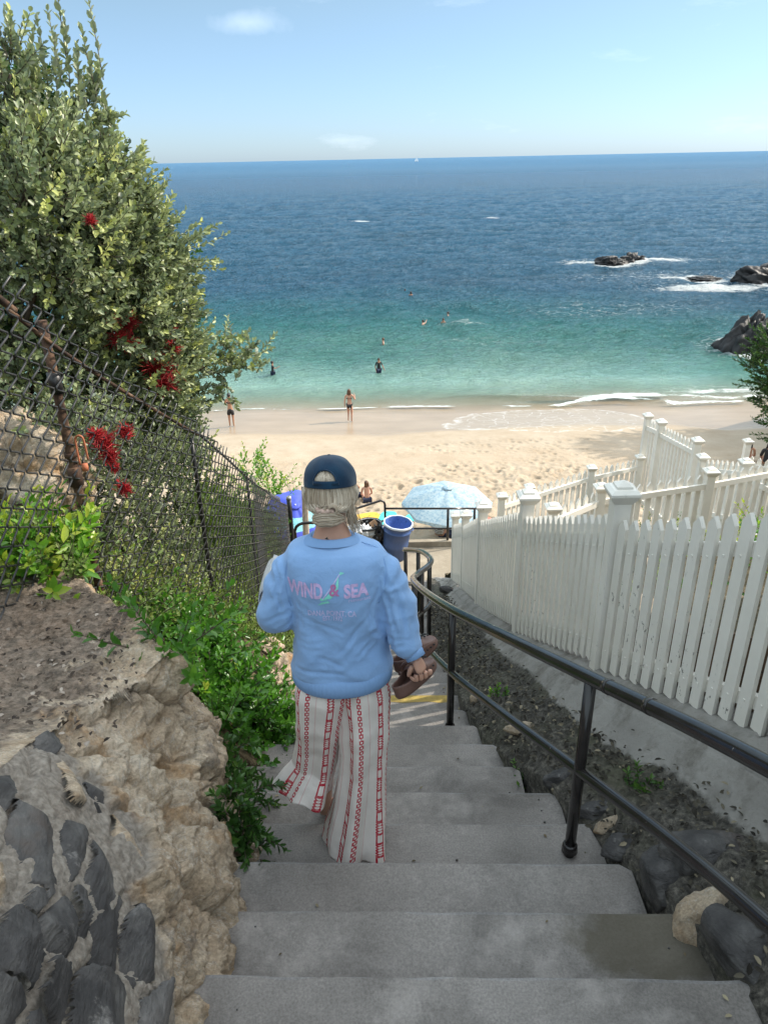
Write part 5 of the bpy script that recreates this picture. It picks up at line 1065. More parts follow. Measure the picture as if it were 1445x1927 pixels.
# sitters in the shade at the right
p = SANDZ(onsurf(1404, 872, beach_z, 10, 60, .05)); figure('dark-haired person with bare back sitting in the shade behind the white post', 'person', p, 1.75, R(-30), SIT, 'skin2', 'hairdark', .16, clothes=[('swim_shorts', ['pel', 'hil', 'hir'], .008, 'black')])
p = SANDZ(onsurf(1440, 876, beach_z, 10, 60, .05)); figure('person in black top sitting in the shade at the right edge', 'person', p, 1.78, R(-20), SIT, 'skin2', 'hairdark', .1, clothes=[('shirt', ['pel', 'wai', 'che', 'nec', 'shl', 'ell', 'shr', 'elr'], .010, 'black')])
# ---------------------------------------------------------------- the woman on the stairs
wm = empty('person', (-.22, 2.42, -2.79), 'barefoot woman in blue sweatshirt and white pants with red chain stripes walking down the stairs', 'person')
def loft(rings, n=64, pw_=2.3, cap=False):
    """rings: (z, cx, cy, rx, ry)"""
    V = []; F = []; a = np.arange(n) * 2 * math.pi / n
    for (z, cx, cy, rx, ry) in rings:
        c, s = np.cos(a), np.sin(a); V.append(np.stack([cx + rx * np.sign(c) * np.abs(c) ** (2 / pw_), cy + ry * np.sign(s) * np.abs(s) ** (2 / pw_), np.full(n, z)], -1))
    m = len(rings)
    for i in range(m - 1):
        for k in range(n): F.append((i * n + k, i * n + (k + 1) % n, (i + 1) * n + (k + 1) % n, (i + 1) * n + k))
    V = np.concatenate(V)
    if cap: F.append(tuple(range(n))[::-1]); F.append(tuple(range((m - 1) * n, m * n)))
    return V, F
def rings_interp(R_, k=6):
    R_ = np.array(R_, float); pts = [Vector((r[1], r[2], r[0])) for r in R_]; t = np.arange(len(R_)); tt = np.linspace(0, len(R_) - 1, (len(R_) - 1) * k + 1)
    return [tuple(np.interp(x, t, R_[:, c]) for c in range(R_.shape[1])) for x in tt]
def remeshed(V, F, vox, smooth=6, fac=.5):
    me = bpy.data.meshes.new('t'); me.from_pydata([tuple(v) for v in V], [], F); o = bpy.data.objects.new('t', me); COL.objects.link(o)
    m = o.modifiers.new('r', 'REMESH'); m.mode = 'VOXEL'; m.voxel_size = vox; s_ = o.modifiers.new('s', 'SMOOTH'); s_.iterations = smooth; s_.factor = fac
    dg = bpy.context.evaluated_depsgraph_get(); dg.update(); m2 = bpy.data.meshes.new_from_object(o.evaluated_get(dg), depsgraph=dg)
    n = len(m2.vertices); V2 = np.empty(n * 3); m2.vertices.foreach_get('co', V2); V2 = V2.reshape(-1, 3); F2 = np.array([tuple(p.vertices) for p in m2.polygons if len(p.vertices) == 4])
    bpy.data.objects.remove(o); return V2, F2
def tube_r(pts, rad, n=28):
    mb = MB(); P = spline(pts, 6); rr = np.interp(np.linspace(0, len(rad) - 1, len(P)), np.arange(len(rad)), rad).tolist(); mb.tube(P, rr, n); return np.array(mb.V), mb.F
def P3_(px, py, Yd): return Vector(atY(px, py, Yd))
# sweatshirt: torso, sleeves and shoulders grown together, then creased
TR = [(-1.318, -.205, 2.557, .078, .066), (-1.328, -.205, 2.552, .100, .078), (-1.338, -.203, 2.542, .142, .090), (-1.352, -.200, 2.530, .178, .100), (-1.385, -.198, 2.520, .200, .112), (-1.44, -.195, 2.510, .196, .124), (-1.52, -.190, 2.500, .188, .124), (-1.63, -.187, 2.500, .186, .122), (-1.74, -.186, 2.497, .192, .126), (-1.82, -.186, 2.492, .200, .134), (-1.872, -.186, 2.488, .206, .140), (-1.900, -.186, 2.486, .198, .136)]
tv, tf = loft(rings_interp(TR, 4), 64, 2.25, True)
LA = [(-.335, 2.525, -1.402), (-.382, 2.515, -1.455), (-.422, 2.495, -1.55), (-.435, 2.500, -1.645), (-.425, 2.60, -1.665), (-.415, 2.72, -1.64)]
RA = [(-.055, 2.525, -1.402), (-.008, 2.510, -1.455), (.032, 2.485, -1.55), (.052, 2.470, -1.63), (.075, 2.445, -1.71), (.105, 2.415, -1.775)]
av, af = tube_r(LA, [.056, .070, .074, .076, .064, .044]); bv, bf = tube_r(RA, [.056, .068, .070, .070, .060, .046])
V, F = remeshed(*join((tv, tf), (av, af), (bv, bf)), .0085, 8, .5)
x, y, z = V.T
N = vnormals(V, F)
def seg_t(P, A, B): A = np.array(A); B = np.array(B); d = B - A; t = ((P - A) @ d) / (d @ d); q = A + np.clip(t, 0, 1)[:, None] * d; return t, np.linalg.norm(P - q, axis=1)
fo = np.zeros(len(V))
# sleeve creases around the elbows
for A_, B_, C_, ph in ((LA[1], LA[3], LA[5], 0.), (RA[1], RA[3], RA[5], 1.7)):
    t1, d1 = seg_t(V, A_, B_); t2, d2 = seg_t(V, B_, C_); near1 = sst(.12, .07, d1) * sst(-.1, .15, t1); near2 = sst(.12, .07, d2) * sst(-.2, .1, t2)
    fo += near1 * .0012 * np.sin(t1 * 12 + 3.6 * fbm(x * 6, y * 6, z * 5 + ph, 2) + ph) * (.35 + .65 * sst(.3, 1., t1)); fo += near2 * .0012 * np.sin(t2 * 16 + 3 * fbm(x * 7, y * 7, z * 6 + ph, 2))
# pull lines from the armpits and drape over the hem
for sx, s_ in ((-.37, 1), (-.015, -1)):
    dx, dz = (x - sx), (z + 1.50); r_ = np.hypot(dx, dz); th = np.arctan2(dz, dx * s_); fo += .0045 * np.sin(th * 9 + 2 * fbm(x * 5, z * 5, 1., 2)) * np.exp(-((r_ - .13) / .08) ** 2) * sst(.0, .06, r_)
fo += .0035 * np.sin(z * 30 + 2.4 * fbm(x * 3.5, y * 4, z * 4, 3) + 2.2 * np.sin(x * 9)) * sst(-1.58, -1.82, z) * np.where((x > -.40) & (x < .02), 1, 0)
fo += .007 * fbm(x * 5, y * 5, z * 4, 3) * sst(-1.35, -1.5, z) + .0065 * (ridged(x * 4.5 + z * 5, y * 5, z * 4, 2) - .5) * sst(-1.42, -1.60, z) + .004 * (ridged(x * 6 - z * 7, y * 4, z * 3 + 4., 2) - .5) * sst(-1.40, -1.55, z)
# gentle tall folds down the back
fo += .007 * np.sin((x + .1 * z) * 34 + 1.5 * fbm(x * 3, z * 2, 0, 2)) * sst(-1.45, -1.75, z) * sst(-1.9, -1.84, z)
for cr in ([(500, 1075), (515, 1110), (530, 1150)], [(545, 1150), (520, 1165), (495, 1172)], [(548, 1166), (530, 1186), (505, 1200)], [(515, 1060), (522, 1090), (520, 1120)], [(722, 1115), (735, 1160), (748, 1192)], [(700, 1160), (720, 1175), (742, 1178)], [(705, 1190), (730, 1202), (757, 1215)], [(722, 1075), (730, 1105)], [(735, 1197), (747, 1225), (768, 1240)], [(745, 1120), (757, 1160), (762, 1195)],
           [(556, 1150), (590, 1176), (640, 1192)], [(704, 1150), (672, 1192), (640, 1232)], [(600, 1240), (640, 1256)], [(556, 1200), (602, 1216)], [(702, 1215), (672, 1240)], [(585, 1022), (618, 1034), (655, 1022)], [(560, 1255), (600, 1270), (650, 1272)], [(548, 1120), (562, 1145), (566, 1180)], [(712, 1110), (700, 1145), (702, 1180)]):
    q3 = []
    for px, py in cr:
        r_ = np.array(ray(px, py).normalized()); al = V @ r_; dd = np.linalg.norm(V - al[:, None] * r_, axis=1); k_ = np.where(dd < .008)[0]
        if len(k_): q3.append(V[k_[np.argmin(al[k_])]])
    if len(q3) < 2: continue
    tt_ = [tuple(a) for a in spline(q3, 4)]; dm = np.full(len(V), 9.)
    for a, b in zip(tt_, tt_[1:]): _, d_ = seg_t(V, a, b); dm = np.minimum(dm, d_)
    L0_ = np.linalg.norm(V - np.array(tt_[0]), axis=1); L1_ = np.linalg.norm(V - np.array(tt_[-1]), axis=1); tp_ = sst(0, .03, np.minimum(L0_, L1_) + .006)
    fo += tp_ * (.55 + .45 * (cr[0][0] < 545 or cr[0][0] > 704)) * (-.0065 * np.exp(-(dm / .006) ** 2) + .0045 * np.exp(-((dm - .016) / .008) ** 2))
fo *= sst(-1.27, -1.36, z) * (1 - .55 * sst(-1.64, -1.58, z) * (x > -.36) * (x < -.02) * (y < 2.45))
V = V + N * fo[:, None]
M['sweat'] = Mat('blue_sweatshirt', .9, .15); _m = M['sweat']; _m.color(_m.ramp(_m.noise(7, 6, .6), [(.3, (.215, .365, .62)), (.7, (.25, .415, .69))])); _m.b.inputs['Sheen Weight'].default_value = .25; _n = _m.bump(_m.noise(420, 3, .6), .25, .0015); _m.bump(_m.noise(20, 6, .6, None, 1.2), .38, .010, _n); M['sweat'] = _m.m
sw = part('sweatshirt', V, F, M['sweat'], wm, True)
SWV = V; SWF = F
bvh = BVHTree.FromPolygons([tuple(v) for v in V.tolist()], F.tolist())
# ribbed hem band and cuffs, neck ribbing
M['rib'] = Mat('blue_ribbing', .9, .15); _m = M['rib']; _m.color(_m.ramp(_m.noise(8), [(.3, (.20, .34, .58)), (.7, (.23, .38, .64))])); M['rib'] = _m.m
def ribband(rings, name, n=240, amp=.0012, parent=sw):
    V_, F_ = loft(rings, n, 2.25); m = len(rings); a = np.arange(n) * 2 * math.pi / n
    c = V_.reshape(m, n, 3).mean(1, keepdims=True); W = V_.reshape(m, n, 3); dd = nrm(W - c); W = W + dd * (amp * np.sin(np.arange(n) * math.pi * 2 / 3))[None, :, None]; W[..., 2] += (.010 * np.cos(a * 2 + .3) - .006 * np.sin(a))[None]
    return part(name, W.reshape(-1, 3), F_, M['rib'], parent, True)
ribband([(-1.868, -.186, 2.486, .190, .130), (-1.882, -.186, 2.486, .206, .143), (-1.91, -.186, 2.485, .207, .145), (-1.938, -.186, 2.484, .205, .143), (-1.944, -.186, 2.484, .199, .138), (-1.93, -.186, 2.484, .195, .134)], 'hem_band')
def cuff(p, q, r, name):
    p, q = Vector(p), Vector(q); d = (q - p).normalized(); mb = MB(); mb.tube([p, p + d * .006, p + d * .045, p + d * .052, p + d * .045], [r * .9, r * 1.02, r, r * .9, r * .8], 30, False); return part(name, mb.V, mb.F, M['rib'], sw, True)
cuff((.096, 2.424, -1.762), (.118, 2.402, -1.80), .040, 'cuff'); cuff((-.416, 2.70, -1.642), (-.41, 2.76, -1.63), .040, 'cuff')
nb = [(-1.338, -.205, 2.550, .112, .088), (-1.329, -.205, 2.552, .105, .083), (-1.318, -.205, 2.556, .094, .076), (-1.312, -.205, 2.558, .086, .070), (-1.318, -.205, 2.558, .078, .062)]
V_, F_ = loft(nb, 160, 2.1); W = V_.reshape(len(nb), 160, 3); W[..., 2] += .22 * (W[..., 1] - 2.56) * -.6; part('neck_band', W.reshape(-1, 3), F_, M['rib'], sw, True)
def seam(pp, name='seam'):
    out = []
    for px, py in pp:
        h_ = bvh.ray_cast(Vector((0, 0, 0)), ray(px, py).normalized(), 6)
        if h_[0]: out.append(h_[0] - ray(px, py).normalized() * .0004)
    if len(out) > 2: mb = MB(); mb.tube(spline(out, 4), .0016, 5); mb.part(name, M['rib'], sw, True)
seam([(548, 1032), (540, 1055), (537, 1085), (540, 1115), (548, 1140)]); seam([(708, 1026), (722, 1050), (727, 1080), (722, 1110), (712, 1135)]); seam([(560, 1024), (530, 1035), (505, 1052)]); seam([(680, 1020), (710, 1030), (738, 1046)])
# print on the back -------------------------------------------------
M['pinkprint'] = simple('faded_pink_print', (.56, .42, .68), .85, .18, 60); M['greenprint'] = simple('green_print', (.22, .66, .56), .85, .15, 60); M['paleprint'] = simple('pale_lilac_print', (.50, .50, .76), .85, .15, 60); M['redprint'] = simple('dusty_red_print', (.42, .16, .34), .85, .15, 60)
BY = 2.30
def on_back(pts, lift=.0015):
    out = []
    for (x_, z_) in pts:
        h_ = bvh.ray_cast(Vector((x_, 1.8, z_)), Vector((0, 1, 0)), 2)
        out.append((x_, (h_[0].y if h_[0] else 2.37) - lift, z_))
    return out
def print_px(poly, name, mat, lift=.0015):
    """flat shape given by photo pixels, laid on the back of the shirt"""
    me = bpy.data.meshes.new(name)
    bm = bmesh.new(); vs_ = []
    q = []
    for (px, py) in poly:
        r = ray(px, py); h_ = bvh.ray_cast(Vector((0, 0, 0)), r.normalized(), 6); q.append((h_[0].x, h_[0].z))
    vs_ = [bm.verts.new((a, 0, b)) for a, b in q]; bm.faces.new(vs_); bmesh.ops.triangulate(bm, faces=bm.faces[:]); bmesh.ops.subdivide_edges(bm, edges=bm.edges[:], cuts=5, use_grid_fill=True)
    V_ = on_back([(v.co.x, v.co.z) for v in bm.verts], lift); bm.verts.index_update(); F_ = [tuple(v.index for v in f.verts) for f in bm.faces]; bm.free()
    return part(name, V_, F_, mat, sw)
def print_text(txt, x0, z0, size, mat, name, arc=0, shear=0, sx=1.0, bold=0, lift=.0016, slope=0):
    cu = bpy.data.curves.new('t', 'FONT'); cu.body = txt; cu.size = size; cu.align_x = 'CENTER'; cu.offset = bold; cu.shear = shear; cu.resolution_u = 3
    o = bpy.data.objects.new('t', cu); COL.objects.link(o); dg = bpy.context.evaluated_depsgraph_get(); dg.update(); me = bpy.data.meshes.new_from_object(o.evaluated_get(dg), depsgraph=dg)
    bm = bmesh.new(); bm.from_mesh(me); bmesh.ops.triangulate(bm, faces=bm.faces[:]); bmesh.ops.subdivide_edges(bm, edges=[e for e in bm.edges if e.calc_length() > size * .12], cuts=3, use_grid_fill=False); bmesh.ops.triangulate(bm, faces=bm.faces[:])
    pts_ = [(x0 + v.co.x * sx, z0 + v.co.y + arc * (v.co.x ** 2) + slope * v.co.x) for v in bm.verts]; bm.verts.index_update(); F_ = [tuple(v.index for v in f.verts) for f in bm.faces]; bm.free(); bpy.data.objects.remove(o)
    return part(name, on_back(pts_, lift), F_, mat, sw)
def back_xz(px, py):
    h_ = bvh.ray_cast(Vector((0, 0, 0)), ray(px, py).normalized(), 6); return (h_[0].x, h_[0].z)
def text_px(txt, pxl, pxr, pyb, pyt, mat, name, **k):
    (xa, za), (xb, zb) = back_xz(pxl, pyb), back_xz(pxr, pyb); _, zt = back_xz((pxl + pxr) / 2, pyt); zb_ = back_xz((pxl + pxr) / 2, pyb)[1]
    size = (zt - zb_) / .70; cu = bpy.data.curves.new('t', 'FONT'); cu.body = txt; cu.size = size; o = bpy.data.objects.new('t', cu); COL.objects.link(o); bpy.context.view_layer.update(); w_ = max(o.dimensions.x, 1e-4); bpy.data.objects.remove(o)
    print_text(txt, (xa + xb) / 2, zb_, size, mat, name, sx=(xb - xa) / w_, **k)
text_px('WIND', 545, 607, 1123, 1097, M['pinkprint'], 'print_lettering', bold=.003)
text_px('SEA', 648, 692, 1123, 1099, M['pinkprint'], 'print_lettering', bold=.003)
text_px('restaurant', 656, 697, 1130, 1124, M['paleprint'], 'print_lettering', bold=.0002)
text_px('DANA POINT, CA', 580, 670, 1158, 1149, M['paleprint'], 'print_lettering', arc=-.35, bold=.0006)
text_px('EST. 1972', 608, 644, 1167, 1159, M['paleprint'], 'print_lettering', arc=-.2, bold=.0006)
text_px('&', 620, 637, 1121, 1099, M['redprint'], 'print_lettering', bold=.0016, lift=.0024)
print_px([(637, 1083), (634, 1092), (631, 1105), (624, 1112), (608, 1128), (622, 1127), (633, 1117), (637, 1104)], 'print_sail', M['greenprint'])
print_px([(597, 1139), (606, 1133), (618, 1131), (621, 1134), (606, 1137)], 'print_hull', M['greenprint'])
print_px([(600, 1124), (604, 1131), (618, 1129), (608, 1127)], 'print_hull', M['greenprint'])
print_px([(606, 1127), (638, 1080), (640, 1081), (608, 1128)], 'print_mast', M['paleprint'], .002)
print_px([(637, 1082), (640, 1076), (648, 1078), (644, 1080), (641, 1082)], 'print_pennant', M['greenprint'])
# pants ------------------------------------------------------------
def m_pants():
    m = Mat('chain_stripe_linen', .9, .2); uv = m.new('ShaderNodeUVMap').outputs[0]; s = m.sep(uv); u, v = s[0], s[1]
    def md(a, p, off=0.): return m.math('MODULO', m.math('ADD', a, 50 * p + off), p)
    def box(du, dv, a, b, t):
        q = m.math('MAXIMUM', m.math('DIVIDE', du, a), m.math('DIVIDE', dv, b)); return m.math('MULTIPLY', m.math('LESS_THAN', q, 1), m.math('GREATER_THAN', q, t))
    U = md(u, .142)
    dA = m.math('ABSOLUTE', m.math('SUBTRACT', U, .030)); vA = md(v, .105); dvA = m.math('ABSOLUTE', m.math('SUBTRACT', vA, .028))
    rect = box(dA, dvA, .0135, .029, .62)
    vo = m.math('ABSOLUTE', m.math('SUBTRACT', md(v, .0122), .0061)); ov = m.math('SQRT', m.math('ADD', m.math('POWER', m.math('DIVIDE', dA, .0138), 2), m.math('POWER', m.math('DIVIDE', vo, .0085), 2)))
    oval = m.math('MULTIPLY', m.math('MULTIPLY', m.math('LESS_THAN', ov, 1.05), m.math('GREATER_THAN', ov, .55)), m.math('GREATER_THAN', vA, .056))
    dB = m.math('ABSOLUTE', m.math('SUBTRACT', U, .078)); dvB = m.math('ABSOLUTE', m.math('SUBTRACT', md(v, .026), .013)); bb = box(dB, dvB, .0085, .0090, .42); cb = m.math('MULTIPLY', m.math('LESS_THAN', dB, .002), m.math('GREATER_THAN', dvB, .0085))
    dC = m.math('ABSOLUTE', m.math('SUBTRACT', U, .116)); cc = m.math('MULTIPLY', m.math('LESS_THAN', dC, .0016), .35)
    red = m.math('MAXIMUM', m.math('MAXIMUM', rect, oval), m.math('MAXIMUM', m.math('MAXIMUM', bb, cb), cc))
    red = m.math('MULTIPLY', red, m.ramp(m.noise(60, 3), [(.3, .75), (.6, 1.)]))
    base = m.ramp(m.noise(9, 5), [(.3, (.74, .68, .63)), (.7, (.82, .765, .72))]); m.color(m.mix(red, base, (.50, .022, .045)))
    n1 = m.bump(m.noise(330, 3), .25, .0012); m.bump(m.noise(30, 7, .7, None, .8), .45, .006, n1)
    tr = m.new('ShaderNodeBsdfTranslucent'); m.L(m.b.inputs['Base Color'].links[0].from_socket, tr.inputs[0]); x_ = m.new('ShaderNodeMixShader'); x_.inputs[0].default_value = .15; m.L(m.b.outputs[0], x_.inputs[1]); m.L(tr.outputs[0], x_.inputs[2]); m.L(x_.outputs[0], m.n['Material Output'].inputs[0])
    return m.m
M['pants'] = m_pants()
def leg(cl, seed, hem_dir=(0, 0), u0=0.):
    """cl: (z, cx, cy, rx, ry)"""
    R_ = rings_interp(cl, 12); n = 160; a = np.arange(n) * 2 * math.pi / n; V = []; UV = []; m = len(R_); z0 = cl[0][0]; z1 = cl[-1][0]
    for i, (z, cx, cy, rx, ry) in enumerate(R_):
        t = i / (m - 1); c, s = np.cos(a), np.sin(a)
        f = 1 + (.06 + .20 * t) * np.sin(4 * a + seed + 2.2 * t + 1.2 * np.sin(a + seed)) * .55 + (.03 + .09 * t) * np.sin(7 * a + 3 * seed - 3 * t) * .6 + .05 * fbm(c * 1.6 + seed, s * 1.6, np.full(n, t * 7), 3)
        kn = np.exp(-((t - .50) / .10) ** 2); f = f + .05 * kn * np.sin(t * 60 + 3 * a)  * .4
        zz = z + .05 * t ** 2 * (hem_dir[0] * c + hem_dir[1] * s) + .012 * t * np.sin(5 * a + seed)
        V.append(np.stack([cx + rx * c * f, cy + ry * s * f, zz], -1)); UV.append(np.stack([np.linspace(0, 1, n + 1) * .66 + u0, np.full(n + 1, (z0 - z))], -1))
    V = np.concatenate(V); F = []; L = []
    for i in range(m - 1):
        for k in range(n):
            F.append((i * n + k, i * n + (k + 1) % n, (i + 1) * n + (k + 1) % n, (i + 1) * n + k)); L += [UV[i][k], UV[i][k + 1], UV[i + 1][k + 1], UV[i + 1][k]]
    return V, F, L
# right leg (on the tread), left leg (stepping down, hem swung left)
RL = [(-1.80, -.13, 2.485, .105, .100), (-1.90, -.110, 2.480, .100, .106), (-2.00, -.106, 2.472, .108, .116), (-2.15, -.100, 2.45, .100, .115), (-2.35, -.110, 2.43, .096, .108), (-2.55, -.130, 2.41, .108, .115), (-2.70, -.150, 2.39, .126, .128), (-2.785, -.160, 2.375, .134, .136)]
LL_ = [(-1.80, -.25, 2.485, .105, .100), (-1.90, -.262, 2.480, .100, .106), (-2.00, -.272, 2.474, .110, .118), (-2.15, -.290, 2.48, .098, .115), (-2.30, -.305, 2.50, .092, .108), (-2.42, -.322, 2.51, .092, .11), (-2.47, -.345, 2.51, .104, .125), (-2.545, -.375, 2.50, .126, .14)]
a1 = leg(RL, 1.3, (.2, .3), .02); a2 = leg(LL_, 4.1, (-.25, .1), .35)
V = np.concatenate([a1[0], a2[0]]); F = a1[1] + [tuple(i + len(a1[0]) for i in f) for f in a2[1]]; pn = part('pants', V, F, M['pants'], wm, True)
uvl = pn.data.uv_layers.new(name='UVMap'); uvl.data.foreach_set('uv', np.array(a1[2] + a2[2], dtype=np.float32).ravel()); so_ = pn.modifiers.new('thick', 'SOLIDIFY'); so_.thickness = .002; so_.offset = -1
# body under the clothes: one skin, with head, arms, hands and feet
J = dict(pel=(-.19, 2.49, -1.86), wai=(-.19, 2.50, -1.72), che=(-.195, 2.515, -1.50), nec=(-.203, 2.535, -1.335), nk2=(-.205, 2.565, -1.255), hd=(-.205, 2.615, -1.165), top=(-.203, 2.625, -1.095),
         shl=(-.325, 2.53, -1.43), ell=(-.43, 2.505, -1.64), wrl=(-.415, 2.74, -1.635), shr=(-.075, 2.53, -1.43), elr=(.048, 2.475, -1.63), wrr=(.112, 2.408, -1.795),
         hil=(-.26, 2.49, -1.95), knl=(-.295, 2.53, -2.38), anl=(-.315, 2.60, -2.83), bal=(-.315, 2.70, -2.905), tol=(-.315, 2.76, -2.915), hir=(-.12, 2.485, -1.95), knr=(-.115, 2.47, -2.36), anr=(-.14, 2.34, -2.715), bar=(-.14, 2.44, -2.765), tor=(-.14, 2.50, -2.772))
RJ = dict(pel=(.13, .09), wai=(.11, .08), che=(.13, .09), nec=.058, nk2=.052, hd=(.066, .082), top=(.05, .06), shl=.040, ell=.036, wrl=.026, shr=.040, elr=.036, wrr=.025, hil=.075, knl=.055, anl=.034, bal=(.036, .026), tol=(.034, .016), hir=.075, knr=.055, anr=.034, bar=(.036, .026), tor=(.034, .016))
E_ = [('pel', 'wai'), ('wai', 'che'), ('che', 'nec'), ('nec', 'nk2'), ('nk2', 'hd'), ('hd', 'top'), ('nec', 'shl'), ('shl', 'ell'), ('ell', 'wrl'), ('nec', 'shr'), ('shr', 'elr'), ('elr', 'wrr'), ('pel', 'hil'), ('hil', 'knl'), ('knl', 'anl'), ('anl', 'bal'), ('bal', 'tol'), ('pel', 'hir'), ('hir', 'knr'), ('knr', 'anr'), ('anr', 'bar'), ('bar', 'tor')]
ks = list(J); ix = {k: i for i, k in enumerate(ks)}; body = skin([J[k] for k in ks], [(ix[a], ix[b]) for a, b in E_], [RJ[k] for k in ks], 3, 0)
ms_ = [body]
# right hand closed round the shoe: palm then five fingers curling under the rim
wr = Vector(J['wrr']); pd_ = Vector((.42, -.28, -.86)).normalized(); ss = Vector((.80, -.25, .45)); ss = (ss - ss.dot(pd_) * pd_).normalized(); pnn = pd_.cross(ss).normalized()   # ss: towards the knuckle side, pnn: palm facing
if pnn.y > 0: pnn = -pnn
palm = [wr, wr + pd_ * .035, wr + pd_ * .075]; ms_.append(skin(palm, [(0, 1), (1, 2)], [(.024, .020), (.034, .017), (.036, .014)], 2))
kn = wr + pd_ * .082; fw = Vector((0, 1, 0)).cross(pd_); ax = fw.normalized()
curl_ = Vector((-.55, .55, -.1)).normalized()
for k, (o_, l) in enumerate([(-.030, .058), (-.010, .070), (.011, .074), (.031, .066)]):
    a = kn + ax * o_ - pd_ * .012; b = a + (pd_ * .9 + curl_ * .25) * l * .45; c = b + (pd_ * .35 + curl_ * .9) * l * .36; d_ = c + (curl_ * 1.0 - pd_ * .45) * l * .30; ms_.append(skin([a, b, c, d_], [(0, 1), (1, 2), (2, 3)], [.0098, .0092, .0084, .0068], 2))
a = wr + pd_ * .03 + ax * .026; b = a + (ax * .6 + pd_ * .8 + curl_ * .3) * .032; c = b + (pd_ * .9 + curl_ * .7) * .03; ms_.append(skin([a, b, c], [(0, 1), (1, 2)], [.0125, .0105, .0082], 2))
# left hand in front of her, holding the towel
wl = Vector(J['wrl']); pl = Vector((-.35, .75, .1)).normalized(); ms_.append(skin([wl, wl + pl * .04, wl + pl * .08], [(0, 1), (1, 2)], [(.024, .02), (.034, .016), (.034, .014)], 2))
for k, (o_, l) in enumerate([(-.028, .06), (-.009, .07), (.010, .072), (.028, .058)]):
    a = wl + pl * .08 + Vector((0, 0, o_)); b = a + pl * l * .4 + Vector((-.012, 0, 0)); c = b + Vector((-.022, -.008, -.004)); d_ = c + Vector((-.004, -.022, 0)); ms_.append(skin([a, b, c, d_], [(0, 1), (1, 2), (2, 3)], [.0095, .009, .008, .0066], 2))
a = wl + pl * .03 + Vector((-.01, 0, .03)); ms_.append(skin([a, a + pl * .03 + Vector((-.012, 0, .012)), a + pl * .05 + Vector((-.03, -.006, .008))], [(0, 1), (1, 2)], [.012, .010, .008], 2))
# ears, nose, jaw
hd = Vector(J['hd'])
for s_ in (-1, 1): e0 = hd + Vector((s_ * .074, -.01, -.012)); ms_.append(skin([e0 + Vector((0, 0, .022)), e0 + Vector((s_ * .008, -.012, .008)), e0 + Vector((s_ * .002, -.004, -.022))], [(0, 1), (1, 2)], [(.007, .012), (.008, .014), (.006, .009)], 2))
ms_.append(skin([hd + Vector((0, .078, .02)), hd + Vector((0, .104, -.012))], [(0, 1)], [.010, .014], 2)); ms_.append(skin([hd + Vector((0, .035, -.05)), hd + Vector((0, .078, -.068))], [(0, 1)], [.05, .024], 2)); ms_.append(skin([hd + Vector((-.02, .088, -.045)), hd + Vector((0, .095, -.045)), hd + Vector((.02, .088, -.045))], [(0, 1), (1, 2)], [.006, .008, .006], 2))
for s_ in (-1, 1): ms_.append(skin([hd + Vector((s_ * .03, .072, .016)), hd + Vector((s_ * .032, .078, .014))], [(0, 1)], [.013, .012], 2))
for tx, ty, tz in ((J['tol'][0], J['tol'][1], J['tol'][2]), J['tor']):
    for q in range(5): o_ = (q - 2) * .014; t0 = Vector((tx + o_, ty - .012 - abs(q - 1.5) * .004, tz - .004)); ms_.append(skin([t0, t0 + Vector((0, .026, -.004))], [(0, 1)], [.0095 if q else .012, .008], 1))
V, F = join(*ms_); part('body', V, F, M['skin'], wm, True)
# small tattoo at the nape, where the collar ends
M['ink'] = simple('tattoo_ink', (.02, .02, .02), .7)
bb_ = BVHTree.FromPolygons([tuple(v) for v in V.tolist()], F); tv_ = []
for (px, py) in [(611, 1014), (614, 1012), (617, 1010), (616, 1013), (620, 1015), (615, 1015)]:
    h_ = bb_.ray_cast(Vector((0, 0, 0)), ray(px, py).normalized(), 5)
    if h_[0]: tv_.append(h_[0] - ray(px, py).normalized() * .0012)
if len(tv_) == 6: part('tattoo', tv_, [(0, 1, 2, 3), (0, 3, 4, 5)], M['ink'], wm)
# cap ----------------------------------------------------------------
hc = Vector((-.205, 2.615, -1.115)); RX, RY, RZ = .0985, .112, .098
tilt = Matrix.Rotation(R(-14), 3, 'X')    # head bent forward
M['cap'] = Mat('navy_cap', .85, .2); _m = M['cap']; _m.color(_m.ramp(_m.noise(11, 5, .6), [(.3, (.004, .020, .048)), (.7, (.009, .042, .082))])); _n = _m.bump(_m.noise(300, 3), .3, .001); _m.bump(_m.noise(28, 4), .3, .004, _n); _m.b.inputs['Sheen Weight'].default_value = .2; M['cap'] = _m.m
nu, nv = 144, 44; V = []; F = []; ok = {}
for j in range(nv):
    ph = math.pi / 2 * (1 - j / (nv - 1)) ; 
    for i in range(nu):
        a = 2 * math.pi * i / nu; sm = 1 - .010 * math.exp(-((((a % (math.pi / 3)) - math.pi / 6 + math.pi / 6) - 0) / .03) ** 2) if j > 2 else 1
        c, s = math.cos(a), math.sin(a); el = ph; rr = math.cos(el) ** .86 if el < math.pi / 2 - 1e-6 else 0
        zz = math.sin(el) ** .92 if el > 0 else 0
        w_ = .0018 * math.sin(a * 7 + el * 5) * math.cos(el); q = Vector((c * RX * rr * sm + c * w_, s * RY * rr * sm + s * w_, RZ * zz - .012 * (1 if el < .05 else 0)))
        V.append(hc + tilt @ q)
def hole(a, el): da = (a - (1.5 * math.pi - .13) + math.pi) % (2 * math.pi) - math.pi; e0 = .12; return e0 < el and ((da / .43) ** 2 + ((el - e0) / .46) ** 2) < 1
for j in range(nv - 1):
    for i in range(nu):
        a = 2 * math.pi * (i + .5) / nu; el = math.pi / 2 * (1 - (j + .5) / (nv - 1))
        if hole(a, el): continue
        i2 = (i + 1) % nu; F.append((j * nu + i, j * nu + i2, (j + 1) * nu + i2, (j + 1) * nu + i))
